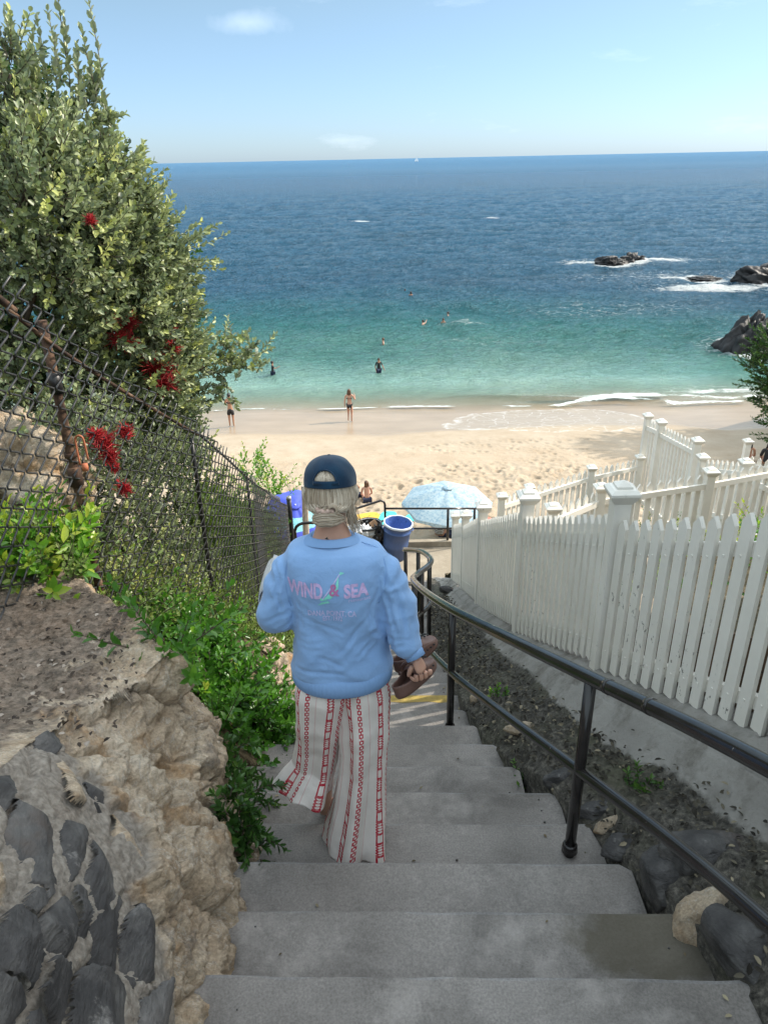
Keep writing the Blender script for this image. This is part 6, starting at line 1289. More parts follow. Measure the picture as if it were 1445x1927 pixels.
cp = part('cap', V, F, M['cap'], wm, True); s_ = cp.modifiers.new('thick', 'SOLIDIFY'); s_.thickness = .003; s_.offset = -1
mb = MB(); mb.tube([hc + tilt @ Vector((0, 0, RZ - .001)), hc + tilt @ Vector((0, 0, RZ + .004)), hc + tilt @ Vector((0, 0, RZ + .006))], [.008, .007, .003], 12); mb.part('cap_button', M['cap'], cp, True)
def cappt(a, el, off=.002):
    c, s = math.cos(a), math.sin(a); rr = math.cos(el) ** .86; return hc + tilt @ Vector((c * (RX + off) * rr, s * (RY + off) * rr, RZ * (math.sin(el) ** .92 if el > 0 else 0)))
V = []; F = []; aa = np.linspace(1.5 * math.pi - .60, 1.5 * math.pi + .42, 24)
for a in aa:
    for el in (.015, .15): V.append(cappt(a, el, .0035))
for k in range(len(aa) - 1): F.append((2 * k, 2 * k + 2, 2 * k + 3, 2 * k + 1))
st = part('cap_strap', V, F, M['cap'], cp, True); s_ = st.modifiers.new('thick', 'SOLIDIFY'); s_.thickness = .0025
for sa in (1.5 * math.pi + .62, 1.5 * math.pi - .85, 1.5 * math.pi + 1.5, 1.5 * math.pi - 1.6): mb = MB(); mb.tube([cappt(sa, e, .0006) for e in np.linspace(.02, 1.5, 14)], .0016, 5); mb.part('cap_seam', M['cap'], cp, True)
ed = [cappt(1.5 * math.pi - .13 + .44 * math.cos(t), .12 + .47 * math.sin(t), .0015) for t in np.linspace(0, math.pi, 20)]; mb = MB(); mb.tube(ed, .0028, 6); mb.part('cap_seam', M['cap'], cp, True)
V = []; F = []
for i, a in enumerate(np.linspace(math.pi * .14, math.pi * .86, 20)):
    for k, e in enumerate((0, .35, .7, 1.)):
        c, s = math.cos(a), math.sin(a); V.append(hc + tilt @ Vector((c * (RX - .004), s * (RY - .004) + e * .07 * math.sin((a - math.pi * .14) / (.72 * math.pi) * math.pi) ** .5, .004 - .02 * e * abs(c) - .012 * e)))
for i in range(19):
    for k in range(3): F.append((i * 4 + k, (i + 1) * 4 + k, (i + 1) * 4 + k + 1, i * 4 + k + 1))
o = part('cap_brim', V, F, M['cap'], cp, True); o.modifiers.new('thick', 'SOLIDIFY').thickness = .003
# hair -----------------------------------------------------------------
M['hair'] = Mat('ash_blond_hair', .42, .5); _m = M['hair']; _m.color(_m.ramp(_m.attr('rnd'), [(0, (.16, .115, .075)), (.5, (.47, .38, .28)), (1, (.74, .66, .54))])); M['hair'] = _m.m
hb = Vector((-.214, 2.517, -1.186))   # where the hair is gathered
V = []; F = []
u, v = np.meshgrid(np.linspace(0, 2 * math.pi, 48, endpoint=False), np.linspace(0, math.pi, 30)); D = np.stack([np.sin(v) * np.cos(u), np.sin(v) * np.sin(u), np.cos(v)], -1)
Pp = D * np.array([.090, .100, .100]); low = D[..., 2] < -.1; Pp[..., 0] *= np.where(low, 1 - .30 * (-D[..., 2]), 1.); fr = (D[..., 1] > .25) & (D[..., 2] < .35); Pp[fr] *= .72
Pp = Pp + np.array(hc) + np.array([0, -.006, -.022]); a, b = np.meshgrid(np.arange(48), np.arange(29)); a2 = (a + 1) % 48
hairV = Pp.reshape(-1, 3); hairF = np.stack([b * 48 + a, (b + 1) * 48 + a, (b + 1) * 48 + a2, b * 48 + a2], -1).reshape(-1, 4)
hbase = part('hair', hairV, hairF, M['hair'], wm, True); at_ = hbase.data.attributes.new('rnd', 'FLOAT', 'POINT'); at_.data.foreach_set('value', np.full(len(hairV), .25, dtype=np.float32))
def strands(paths, r0, name, rn, parent=hbase):
    Cs = np.array([[tuple(q) for q in spline(p_, 4)] for p_ in paths]); T, K, _ = Cs.shape; tg = nrm(np.gradient(Cs, axis=1)); s1 = nrm(np.cross(tg, np.array([[[.2, .9, .35]]]))); s2 = np.cross(tg, s1); a = np.arange(4) * math.pi / 2
    rr = (r0 * np.sin(np.linspace(.45, math.pi - .25, K)) ** .6)[None, :, None, None]; ring = Cs[:, :, None] + rr * (s1[:, :, None] * np.cos(a)[None, None, :, None] + .7 * s2[:, :, None] * np.sin(a)[None, None, :, None]); V = ring.reshape(-1, 3); F = []; b = np.arange(T)[:, None] * K * 4
    for k in range(K - 1):
        for e in range(4): F.append(np.concatenate([b + k * 4 + e, b + k * 4 + (e + 1) % 4, b + (k + 1) * 4 + (e + 1) % 4, b + (k + 1) * 4 + e], 1))
    o = part(name, V, np.concatenate(F), M['hair'], parent, True); at = o.data.attributes.new('rnd', 'FLOAT', 'POINT'); at.data.foreach_set('value', np.repeat(np.clip(rn, 0, 1), K * 4).astype(np.float32)); return o
rh = np.random.default_rng(77); paths = []; rn = []
for q in range(1700):
    a = rh.uniform(math.pi * .93, math.pi * 2.07); c, s = math.cos(a), math.sin(a); st_ = hc + Vector((c * .093, s * .106, rh.uniform(-.014, .018))); st_ = hc + tilt @ (st_ - hc)
    sag = rh.uniform(.0, 1); side = abs(c); mid = hc + Vector((c * (.094 + .010 * sag), s * (.108 + .004 * sag) - .004, -.040 - .035 * side * sag)); e_ = hb + Vector((rh.normal(0, .012) + c * .016, rh.uniform(-.012, .006), rh.normal(0, .008)))
    m2_ = mid.lerp(e_, .55) + Vector((0, -.013 - .010 * side, -.012 * side)); paths.append([st_, mid, m2_, e_]); rn.append(.45 + rh.normal(0, .25) + (.2 if c > .2 else 0))
strands(paths, .0017, 'swept_hair', np.array(rn))
paths = []; rn = []      # hair seen in the opening of the cap
for q in range(160):
    da = rh.uniform(-.45, .45); e1_ = rh.uniform(.35, .6); paths.append([cappt(1.5 * math.pi - .13 + da * .8, e1_, -.008), cappt(1.5 * math.pi - .13 + da, .25, -.005), cappt(1.5 * math.pi - .13 + da, .0, -.008)]); rn.append(.55 + rh.normal(0, .2))
strands(paths, .0018, 'crown_hair', np.array(rn))
paths = []; rn = []      # the low folded bun
bc = hb + Vector((-.004, -.004, -.026))
for q in range(750):
    t0 = rh.uniform(-1, 1); r_ = rh.uniform(.75, 1.); ph = rh.uniform(-.5, .5); pp = []
    jt = rh.normal(0, .0035, 3)
    for t in np.linspace(-1, 1, 5): pp.append(bc + Vector(jt) + Vector((t * (.049 + jt[0] * 1.5), -.034 * math.cos(ph * 2.2) * (1 - .75 * t ** 4) * r_ - .010, .027 * math.sin(ph * 3.) * (1 - .7 * t ** 4) * r_ - .008 * t * t)))
    paths.append(pp); rn.append(.45 + rh.normal(0, .24) + .3 * ph)
strands(paths, .0019, 'low_bun', np.array(rn))
paths = []; rn = []
lc = hb + Vector((.024, -.024, .012))
for q in range(90):
    r_ = rh.uniform(.012, .019); dy = rh.normal(0, .006); paths.append([lc + Vector((math.cos(t) * r_, dy - .004, math.sin(t) * r_ * 1.05)) for t in np.linspace(-1.8, 3.6, 6)]); rn.append(.5 + rh.normal(0, .2))
strands(paths, .0018, 'hair_loop', np.array(rn))
paths = []; rn = []      # loose strands at the right of the neck and flyaways
for q in range(70):
    a = hc + Vector((.070 + rh.normal(0, .01), -.055 + rh.normal(0, .012), -.05)); paths.append([a, a + Vector((.006, -.01, -.045)), a + Vector((.014 + rh.normal(0, .008), -.012, -.085)), a + Vector((.026 + rh.normal(0, .012), -.006, -.115 - rh.uniform(0, .03)))]); rn.append(.5 + rh.normal(0, .2))
for q in range(60):
    a_ = rh.choice([math.pi, 2 * math.pi]) + rh.normal(0, .3); c, s = math.cos(a_), math.sin(a_); a = hc + Vector((c * .094, s * .10, -.012)); paths.append([a, a + Vector((c * .012, -.004, -.016)), a + Vector((c * .016, -.006, -.034)), a + Vector((c * .008, -.008, -.05))]); rn.append(.8)
strands(paths, .0013, 'loose_strands', np.array(rn))
M['scrunchie'] = simple('beige_scrunchie', (.46, .33, .27), .8, .2, 60); mb = MB(); pp = [hb + Vector((math.cos(t) * .030 - .004, math.sin(t) * .014 - .026, .004 * math.sin(5 * t) + .006)) for t in np.linspace(0, 2 * math.pi, 40)]; mb.tube(pp, [.0078 * (1 + .3 * math.sin(9 * t)) for t in np.linspace(0, 2 * math.pi, 40)], 8, False); mb.part('hair_tie', M['scrunchie'], hbase, True)
# towel over the left forearm ---------------------------------------------
M['towel'] = simple('grey_towel', (.50, .50, .49), .95, .12, 40, .1, 0, .8, 200)
tw = empty('towel', (-.50, 2.66, -1.62), 'rolled pale grey towel carried in the crook of her left arm', 'towel'); mb = MB()
V = []; F = []; nk = 60
for (yy_, sc_) in ((2.54, .9), (2.60, 1), (2.72, 1), (2.80, .9)):
    for k in range(nk):
        t = k / (nk - 1); r_ = .012 + .048 * t; a = t * 6.5 * math.pi; V.append((-.478 + r_ * .75 * math.cos(a) * sc_, yy_, -1.60 + r_ * 1.25 * math.sin(a) * sc_ - .01 * (yy_ - 2.6)))
for i in range(3):
    for k in range(nk - 1): F.append((i * nk + k, i * nk + k + 1, (i + 1) * nk + k + 1, (i + 1) * nk + k))
o = part('cloth', V, F, M['towel'], tw, True); s_ = o.modifiers.new('thick', 'SOLIDIFY'); s_.thickness = .006; s_.offset = 0
# clogs -------------------------------------------------------------------
def m_foam():
    m = Mat('brown_foam', .55, .4); m.color(m.ramp(m.noise(20, 4), [(.3, (.105, .055, .042)), (.7, (.14, .075, .058))])); return m.m
M['foam'] = m_foam()
def clog(name_label, P0, rot):
    """a foam clog about 0.24 m long: upper with vent holes over the toes, open heel, strap. local: +Y toe, +Z up"""
    root = empty('clog', P0, name_label, 'shoe'); Rm = rot
    def sole_w(t): return .030 + .020 * math.sin(min(t * 1.15, 1) * math.pi * .5) + .003 * math.sin(t * math.pi * 2)
    n = 40; V = []; F = []; L0 = .235; rows = 12
    ts = np.linspace(0, 1, 30)
    def outline(t, z):    # t around the foot: closed loop of n
        pass
    # outline loop of the foot, heel at y=0, toe at y=L0
    loop = []
    for k in range(n):
        a = 2 * math.pi * k / n; y_ = L0 / 2 - math.cos(a) * L0 / 2; tt = y_ / L0; w_ = (.041 + .014 * sst(.1, .75, tt)) * (max(0, 1 - abs(2 * tt - 1) ** 3.2)) ** .5; loop.append((math.copysign(w_, math.sin(a)) if abs(math.sin(a)) > 1e-6 else 0, y_))
    def ring(s, z, yo=0): return [(x_ * s, L0 / 2 + (y_ - L0 / 2) * s + yo, z) for x_, y_ in loop]
    mats = []
    R_ = [ring(.90, 0), ring(1.0, .006), ring(1.03, .016), ring(1.01, .026)]
    # wall rising: height depends on y (low at the heel, high over the toes)
    def hgt(y_): t = y_ / L0; return .052 + .010 * sst(.25, 0, t) + .006 * sst(.4, .55, t) - .022 * sst(.6, 1., t)
    for f in (.4, .75, 1.0): R_.append([(x_ * (1.01 - .05 * f * f), L0 / 2 + (y_ - L0 / 2) * (1.0 - .03 * f * f), .026 + (hgt(y_) - .026) * f) for x_, y_ in loop])
    V = [p for r_ in R_ for p in r_]; 
    for i in range(len(R_) - 1):
        for k in range(n): F.append((i * n + k, i * n + (k + 1) % n, (i + 1) * n + (k + 1) % n, (i + 1) * n + k))
    F.append(tuple(range(n))[::-1]); top = (len(R_) - 1) * n
    # vamp: arched roof over the front half, joining left and right rim
    m_ = 12; idx = {}
    for k in range(n // 2 + 1):
        x_, y_ = loop[k][0], loop[k][1]; t = y_ / L0
        if t < .40: continue
        xr, yr, zr = V[top + k]; xl, yl, zl = V[top + (n - k) % n]
        for j in range(m_ + 1):
            f = j / m_; xx = xr + (xl - xr) * f; arch = math.sin(f * math.pi) * (.026 * sst(1.0, .55, t)) ; V.append((xx, yr, zr + arch)); idx[(k, j)] = len(V) - 1
    kk = sorted(set(k for k, j in idx))
    for a_, b_ in zip(kk, kk[1:]):
        for j in range(m_): F.append((idx[(a_, j)], idx[(b_, j)], idx[(b_, j + 1)], idx[(a_, j + 1)]))
    # footbed
    b0 = len(V); V += [(x_ * .9, L0 / 2 + (y_ - L0 / 2) * .95, .022) for x_, y_ in loop]; F.append(tuple(range(b0, b0 + n)))
    W = [tuple(Vector(P0) + Rm @ Vector(p)) for p in V]; o = part('shoe_body', W, F, M['foam'], root, True); s_ = o.modifiers.new('thick', 'SOLIDIFY'); s_.thickness = .0045; s_.offset = -1
    # strap folded forward over the vamp
    mb = MB(); pp = []
    V2 = []; F2 = []
    for j, a in enumerate(np.linspace(-.15, math.pi + .15, 22)):
        for w_ in (-.006, .006): q = Vector((.056 * math.cos(a), .105 + .018 * math.sin(a) + w_, .048 + .046 * math.sin(a) + w_ * .6)); V2.append(tuple(Vector(P0) + Rm @ q))
    for j in range(21): F2.append((2 * j, 2 * j + 2, 2 * j + 3, 2 * j + 1))
    st_ = part('strap', V2, F2, M['foam'], root, True); st_.modifiers.new('thick', 'SOLIDIFY').thickness = .005
    for s2 in (-1, 1): mb = MB(); mb.tube([Vector(P0) + Rm @ Vector((s2 * .048, .10, .048)), Vector(P0) + Rm @ Vector((s2 * .062, .10, .048))], .009, 14); mb.part('rivet', M['foam'], root, True)
    mb = MB()
    for q in range(13):
        y_ = .15 + .018 * (q % 4); x_ = (-.024, -.008, .008, .024)[q // 4 if q < 12 else 0]; z_ = .075 - .25 * (y_ - .15) - abs(x_) * .35; c = Vector((x_, y_, z_)); mb.tube([Vector(P0) + Rm @ c, Vector(P0) + Rm @ (c + Vector((0, .002, .006)))], .0042, 8)
    for s2 in (-1, 1):
        for q in range(5): c = Vector((s2 * .051, .11 + q * .020, .034)); mb.tube([Vector(P0) + Rm @ c, Vector(P0) + Rm @ (c + Vector((s2 * .006, 0, 0)))], .004, 8)
    mb.part('vent_holes', M['ink'], root); return root
# the heel rims hang from her fingers; toes point down and left
clog('brown foam clog hanging from her fingers, nearer one with its opening showing', atY(751, 1318, 2.37), Matrix.Rotation(R(-42), 3, 'Z') @ Matrix.Rotation(R(12), 3, 'X') @ Matrix.Rotation(R(-22), 3, 'Y'))
clog('brown foam clog hanging behind the nearer one, partly hidden by her cuff', atY(748, 1268, 2.55), Matrix.Rotation(R(-50), 3, 'Z') @ Matrix.Rotation(R(14), 3, 'X') @ Matrix.Rotation(R(-15), 3, 'Y'))
# ================================================================ landing and beach things
M['bluebin'] = simple('blue_plastic', (.055, .105, .26), .42, .1, 5, .5, 0, .15, 30); M['greybin'] = simple('grey_plastic', (.42, .43, .43), .5, .12, 6); M['liner'] = simple('clear_liner', (.62, .66, .72), .3, .1, 30, .5, 0, .6, 40); M['bluein'] = simple('blue_liner', (.10, .18, .45), .3, .2, 30, .5, 0, .8, 50); M['blackbag'] = simple('black_bag', (.012, .012, .013), .28, .3, 20, .6, 0, .9, 50)
def bin_(loc, lean, rb, rt, h, mb_, inn, label, lin):
    root = empty('trash_can', loc, label, 'trash can'); Rm = lean
    def P(r, z, n=40, rip=0): return [tuple(Vector(loc) + Rm @ Vector((r * math.cos(a) * (1 + rip * math.sin(9 * a + z * 8)), r * math.sin(a) * (1 + rip * math.sin(9 * a + z * 8)), z))) for a in np.arange(n) * 2 * math.pi / n]
    def lath(prof, mat, name, par, rip=0, n=40, cap=False):
        V = []; F = []
        for r, z in prof: V += P(r, z, n, rip)
        for i in range(len(prof) - 1):
            for k in range(n): F.append((i * n + k, i * n + (k + 1) % n, (i + 1) * n + (k + 1) % n, (i + 1) * n + k))
        if cap: F.append(tuple(range(n))[::-1])
        return part(name, V, F, mat, par, True)
    dr = rt - rb
    b = lath([(rb, 0), (rb + dr * .45, h * .5), (rb + dr * .7, h * .78), (rb + dr * .7 + .018, h * .79), (rb + dr * .72 + .018, h * .81), (rb + dr * .75, h * .82), (rt, h * .95), (rt + .018, h * .955), (rt + .020, h), (rt - .01, h), (rt - .02, h * .9), (rb + .01, .05), (.01, .04)], mb_, 'can_body', root, 0, 48, True)
    lath([(rt + .022, h * .955), (rt + .027, h * .98), (rt + .024, h + .005), (rt - .004, h + .007), (rt - .014, h * .95)], lin, 'liner_rim', root, .012)
    lath([(rt - .018, h - .01), (rt - .03, h * .8), (rt - .06, h * .55), (.08, h * .38), (.01, h * .36)], inn, 'liner', root, .02)
    for s_ in (-1, 1):
        mb = MB(); pts_ = [Vector(loc) + Rm @ Vector((s_ * (rb + dr * .8 + .01 + .04 * math.sin(t)), .07 * math.cos(t), h * .84)) for t in np.linspace(0, math.pi, 8)]; mb.tube(pts_, .012, 8); mb.part('handle', mb_, root, True)
    return root
LZ = -8.14
bl = atZ(741, 1048, LZ); bin_(bl, Matrix.Rotation(R(7), 3, 'Y') @ Matrix.Rotation(R(3), 3, 'X'), .270, .305, .90, M['bluebin'], M['bluein'], 'tall blue trash can with a white liner leaning on the landing', M['liner'])
bk = atZ(697, 1040, LZ); root_ = bin_(bk, Matrix.Rotation(R(-3), 3, 'Y'), .25, .30, .74, M['greybin'], M['blackbag'], 'grey trash can with a black liner and rubbish in it', M['blackbag'])
cu = bpy.data.curves.new('t', 'FONT'); cu.body = 'TK'; cu.size = .10; cu.offset = .002; cu.extrude = .002; o = bpy.data.objects.new('t', cu); COL.objects.link(o); dg = bpy.context.evaluated_depsgraph_get(); dg.update(); me = bpy.data.meshes.new_from_object(o.evaluated_get(dg), depsgraph=dg); bpy.data.objects.remove(o)
V = np.array([v.co[:] for v in me.vertices]); F = [tuple(p.vertices) for p in me.polygons]; V = np.stack([bk.x + .08 + V[:, 0], bk.y - np.sqrt(np.maximum(.292 ** 2 - (.08 + V[:, 0]) ** 2, 0)) - .004 - V[:, 2], LZ + .48 + V[:, 1]], -1); part('lettering', V, F, M['ink'], root_)
# rubbish: pizza box corner and a crumpled white bag
M['card'] = simple('brown_card', (.36, .22, .13), .85, .2, 10); q = bk + Vector((.10, -.02, .74)); mb = MB(); mb.box(q, (.16, .02, .18), Vector((.8, .3, .5)).normalized(), Vector((-.3, .95, 0)).normalized(), Vector((-.5, -.1, .85)).normalized())
tag(obj('cardboard_piece', mb.mesh('cardboard_piece', M['card'])), 'brown cardboard piece sticking out of the grey trash can', 'cardboard')
M['whitecloth'] = simple('white_cloth', (.72, .72, .72), .9, .1, 12, .2, 0, .8, 50)
q = bk + Vector((-.24, -.20, .66)); V, F = blobrock((0, 0, 0), (.26, .16, .13), 71, None, 'r', 40, .35, freq=1.8); V = np.array(V); V[:, 2] += .035 * np.sin(V[:, 0] * 60 + 2 * np.sin(V[:, 1] * 20)); tag(obj('white_cloth', mkmesh('white_cloth', V, F, M['whitecloth']), None, q), 'crumpled white fringed cloth draped over the rim of the grey trash can', 'cloth')
q = atZ(722, 1012, LZ + .55); V, F = blobrock((0, 0, 0), (.12, .1, .2), 72, None, 'r', 36, .6, freq=2.4); tag(obj('black_bag', mkmesh('black_bag', V, F, M['blackbag']), None, Vector((bl.x - .33, bl.y + .02, LZ + .58))), 'bunched black plastic bag tied between the two trash cans', 'bag')
# rail along the far side of the landing
ra = empty('landing_railing', atY(722, 1022, 15.15), 'dark pipe railing along the far edge of the landing with a sloping end', 'railing')
TY = 15.15
def ptY(px, py, Y=TY): return atY(px, py, Y)
a_, b_, c_, d_ = ptY(724, 957), ptY(900, 957), ptY(724, 995), ptY(900, 994)
mb = MB(); mb.tube([a_, b_], .024, 12); mb.part('top_rail', M['railpaint'], ra, True); mb = MB(); mb.tube([c_, d_], .022, 12); mb.part('mid_rail', M['railpaint'], ra, True)
for px in (843, 893): p = ptY(px, 957); mb = MB(); mb.tube([p, (p.x, p.y, -8.1)], .028, 12); mb.part('post', M['railpaint'], ra, True)
p = ptY(724, 942); q = ptY(655, 962, 14.9); r_ = ptY(600, 985, 14.6); s_ = ptY(570, 984, 14.4); t_ = ptY(557, 992, 14.3); mb = MB(); mb.tube([(p.x, p.y, -8.2), (p.x, p.y, p.z - .10), (p.x - .02, p.y, p.z - .03), (p.x - .10, p.y, p.z), q, r_], .026, 12); mb.part('end_rail', M['railpaint'], ra, True)
p = ptY(724, 979); q = ptY(675, 995, 15.0); mb = MB(); mb.tube([p, q, ptY(630, 1012, 14.8)], .022, 12); mb.part('lower_end_rail', M['railpaint'], ra, True)
hk_ = empty('hooked_rail', (t_.x, t_.y, -9.0), 'short curved end of a black pipe rail left of her neck', 'railing'); mb = MB(); mb.tube(spline([ptY(600, 984, 14.3), ptY(578, 984, 14.3), ptY(563, 987, 14.3), ptY(556, 996, 14.3), ptY(556, 1012, 14.3), (t_.x, t_.y, -9.0)], 5), .035, 12); mb.part('pipe', M['railpaint'], hk_, True)
wp = empty('wooden_post', (0, 0, 0), 'weathered tall wooden post standing behind the left side of her cap', 'post'); a_ = ptY(573, 914, 16.4); b_ = ptY(577, 1030, 16.4); mb = MB(); mb.tube([b_, b_.lerp(a_, .5), a_], [.085, .080, .078], 8); mb.part('pole', simple('grey_wood', (.36, .31, .25), .9, .3, 12, .2, 0, .6, 40), wp)
# umbrellas
def umbrella(c, r, h, axis, mats, label, polelen, n=8, drop=.32, pr=.018, stripe=None):
    ax = Vector(axis).normalized(); X = ax.orthogonal().normalized(); Yv = ax.cross(X); root = empty('beach_umbrella', c - ax * 0, label, 'umbrella')
    V = []; F = []; MI = []; m = 10; k_ = n * 8
    for j in range(m + 1):
        t = j / m
        for i in range(k_):
            a = 2 * math.pi * i / k_; sec = math.cos(math.pi / n) / math.cos(((a + math.pi / n) % (2 * math.pi / n)) - math.pi / n) if True else 1; sec = (math.cos(math.pi / n) / math.cos(((a) % (2 * math.pi / n)) - math.pi / n)) ** (t) ; rr = r * t * sec; sagz = -.03 * r * math.sin(t * math.pi) * (1 - abs(math.cos(a * n / 2)))
            z = h * (1 - t ** 1.6) + sagz; V.append(tuple(c + X * rr * math.cos(a) + Yv * rr * math.sin(a) + ax * z))
    for j in range(m):
        for i in range(k_): F.append((j * k_ + i, j * k_ + (i + 1) % k_, (j + 1) * k_ + (i + 1) % k_, (j + 1) * k_ + i)); MI.append(1 if stripe and (i // 8) in stripe and 4 <= j < 8 else 0)
    me_o = part('canopy', V, F, mats[0], root, True); 
    if len(mats) > 1: me_o.data.materials.append(mats[1]); me_o.data.polygons.foreach_set('material_index', np.array(MI, dtype=np.int32))
    V2 = []; F2 = []
    for i in range(k_):
        a = 2 * math.pi * i / k_; sec = (math.cos(math.pi / n) / math.cos((a % (2 * math.pi / n)) - math.pi / n)); p = c + (X * math.cos(a) + Yv * math.sin(a)) * r * sec
        V2 += [tuple(p), tuple(p - ax * (.10 + .02 * math.sin(a * 11)) * 1.0)]
    for i in range(k_): j = (i + 1) % k_; F2.append((2 * i, 2 * j, 2 * j + 1, 2 * i + 1))
    part('valance', V2, F2, mats[0], root, True)
    mb = MB(); mb.tube([c + ax * (h + .06), c - ax * polelen], pr, 10); mb.part('pole', M['whitepole'], root, True)
    for i in range(n): a = 2 * math.pi * i / n; mb = MB(); mb.tube([c + ax * (h - .02), c + (X * math.cos(a) + Yv * math.sin(a)) * r * .5 + ax * h * .55, c + (X * math.cos(a) + Yv * math.sin(a)) * r * .98], .005, 5); mb.part('rib', M['whitepole'], root, True)
    mb = MB(); mb.tube([c + ax * (h + .0), c + ax * (h + .03)], [.16, .12], 18); mb.part('top_patch', mats[0], root, True)
    return root
M['whitepole'] = simple('white_pole', (.7, .7, .7), .4, .05)
mu = Mat('pale_blue_print_fabric', .8, .2); p_ = mu.pos(); c_ = mu.ramp(mu.noise(13, 6, .75), [(.38, (.27, .44, .58)), (.47, (.40, .56, .66)), (.56, (.54, .66, .72))]); mu.color(c_); tr = mu.new('ShaderNodeBsdfTranslucent'); mu.L(c_, tr.inputs[0]); xx = mu.new('ShaderNodeMixShader'); xx.inputs[0].default_value = .35; mu.L(mu.b.outputs[0], xx.inputs[1]); mu.L(tr.outputs[0], xx.inputs[2]); mu.L(xx.outputs[0], mu.n['Material Output'].inputs[0])
uc = atY(841, 946, 19.8); umbrella(uc, 1.34, .50, (.02, -.10, 1), [mu.m], 'large pale blue and white patterned beach umbrella beyond the landing', 1.9)
M['royal'] = simple('royal_blue_fabric', (.055, .085, .50), .7, .12, 6); M['aqua'] = simple('aqua_lettering_band', (.22, .58, .66), .7, .5, 26)
uc2 = atY(556, 968, 19.5); umbrella(uc2, .98, .40, (.10, -.42, .9), [M['royal'], M['aqua']], 'royal blue beach umbrella with an aqua band beside the fence end post', 1.5, stripe=(4, 5, 6, 7))
# boards on the sand
M['yellow'] = simple('yellow_foam', (.80, .46, .035), .5, .08, 12); M['turq'] = simple('turquoise_foam', (.06, .56, .50), .5, .08, 12)
def board(px, py, rz, L_, W_, mat, label, tilt_=.0, parent=None, ink=True):
    p = SANDZ(onsurf(px, py, beach_z, 10, 60, .05)); root = empty('bodyboard', p + Vector((0, 0, .06)), label, 'bodyboard', 'bodyboards on the sand', 0)
    u = Vector((math.cos(rz), math.sin(rz), 0)); v = Vector((-math.sin(rz), math.cos(rz), tilt_)).normalized(); w_ = u.cross(v); V = []; F = []; n = 40
    ol = []
    for k in range(n):
        a = 2 * math.pi * k / n; c, s = math.cos(a), math.sin(a); ol.append((math.copysign(abs(c) ** .45, c) * L_ / 2 * (1 if c < 0 else .96), math.copysign(abs(s) ** .5, s) * W_ / 2 * (1 - .12 * max(c, 0))))
    for z, s in ((-.03, .94), (-.01, 1), (.015, 1), (.03, .95)):
        for x_, y_ in ol: V.append(tuple(p + Vector((0, 0, .06)) + u * x_ * s + v * y_ * s + w_ * z))
    for i in range(3):
        for k in range(n): F.append((i * n + k, i * n + (k + 1) % n, (i + 1) * n + (k + 1) % n, (i + 1) * n + k))
    F.append(tuple(range(n))[::-1]); F.append(tuple(range(3 * n, 4 * n))); part('deck', V, F, mat, root)
    mb = MB(); c0 = p + Vector((0, 0, .06)) + w_ * .032
    for q in range(5): mb.tube([c0 + u * (-.15 + q * .06) + v * .06 * math.sin(q * 2.), c0 + u * (-.11 + q * .07) + v * (-.05 + .03 * q)], .006, 5)
    mb.part('printed_swirl', M['ink'], root)
    mb = MB(); mb.tube(spline([c0 + u * .3, c0 + u * .4 + v * .1, c0 + u * .5 + v * .05 - w_ * .05], 4), .006, 6); mb.part('leash', M['ink'], root, True)
board(690, 978, R(20), .95, .62, M['yellow'], 'yellow bodyboard lying on the sand behind the grey trash can')
board(729, 981, R(80), 1.05, .55, M['turq'], 'turquoise bodyboard between the yellow one and the blue trash can')
board(789, 979, R(-12), .9, .5, M['turq'], 'turquoise bodyboard under the patterned umbrella, right of the blue trash can')
# people and towels under the umbrella
ms2 = Mat('striped_cloth', .9, .2); st2 = ms2.math('GREATER_THAN', ms2.math('MODULO', ms2.math('MULTIPLY', ms2.math('ADD', ms2.sep(ms2.pos())[2], 20), 22), 1), .5); ms2.color(ms2.mix(st2, (.6, .58, .54), (.03, .03, .035))); M['striped'] = ms2.m
mt = Mat('red_pattern_towel', .95, .1); mt.color(mt.ramp(mt.voro(9, 'F1', None, 'Distance'), [(.25, (.55, .48, .42)), (.35, (.45, .10, .08)), (.6, (.50, .16, .12))])); M['redtowel'] = mt.m
p = SANDZ(onsurf(826, 1012, beach_z, 10, 60, .05)); figure('person in striped shirt sitting under the patterned umbrella behind the railing', 'person', p, 1.7, R(-25), sitj(), 'skin2', 'hairdark', 0, clothes=[('shirt', ['pel', 'wai', 'che', 'nec', 'shl', 'ell', 'shr', 'elr'], .012, 'striped')])
p = SANDZ(onsurf(850, 1012, beach_z, 10, 60, .05)); V, F = blobrock((0, 0, 0), (.45, .22, .18), 81, None, 'r', 30, .2, freq=.8); tag(obj('beach_bag', mkmesh('beach_bag', V, F, M['navy']), None, p + Vector((0, 0, .12))), 'navy blue beach bag lying on the sand beside the striped sitter', 'bag')
for (px, py, rx, ry, rz, lb) in ((872, 990, 1.0, .6, 15, 'red and white patterned beach towel under the umbrella'),):
    p = onsurf(px, py, beach_z, 10, 60, .05); V, F = grid(np.linspace(-rx, rx, 30), np.linspace(-ry, ry, 24), lambda X, Y: .05 + .02 * fbm(X * 4, Y * 4)); 
    c_, s_ = math.cos(R(rz)), math.sin(R(rz)); W = V.copy(); W[:, 0] = V[:, 0] * c_ - V[:, 1] * s_; W[:, 1] = V[:, 0] * s_ + V[:, 1] * c_; W[:, 2] = beach_z(W[:, 0] + p.x, W[:, 1] + p.y) - p.z + V[:, 2] + .03
    o = tag(obj('beach_towel', mkmesh('beach_towel', W, F, M['redtowel']), None, p), lb, 'towel'); o.modifiers.new('t', 'SOLIDIFY').thickness = .01
M['cooler'] = simple('orange_cooler', (.62, .30, .12), .5, .1)
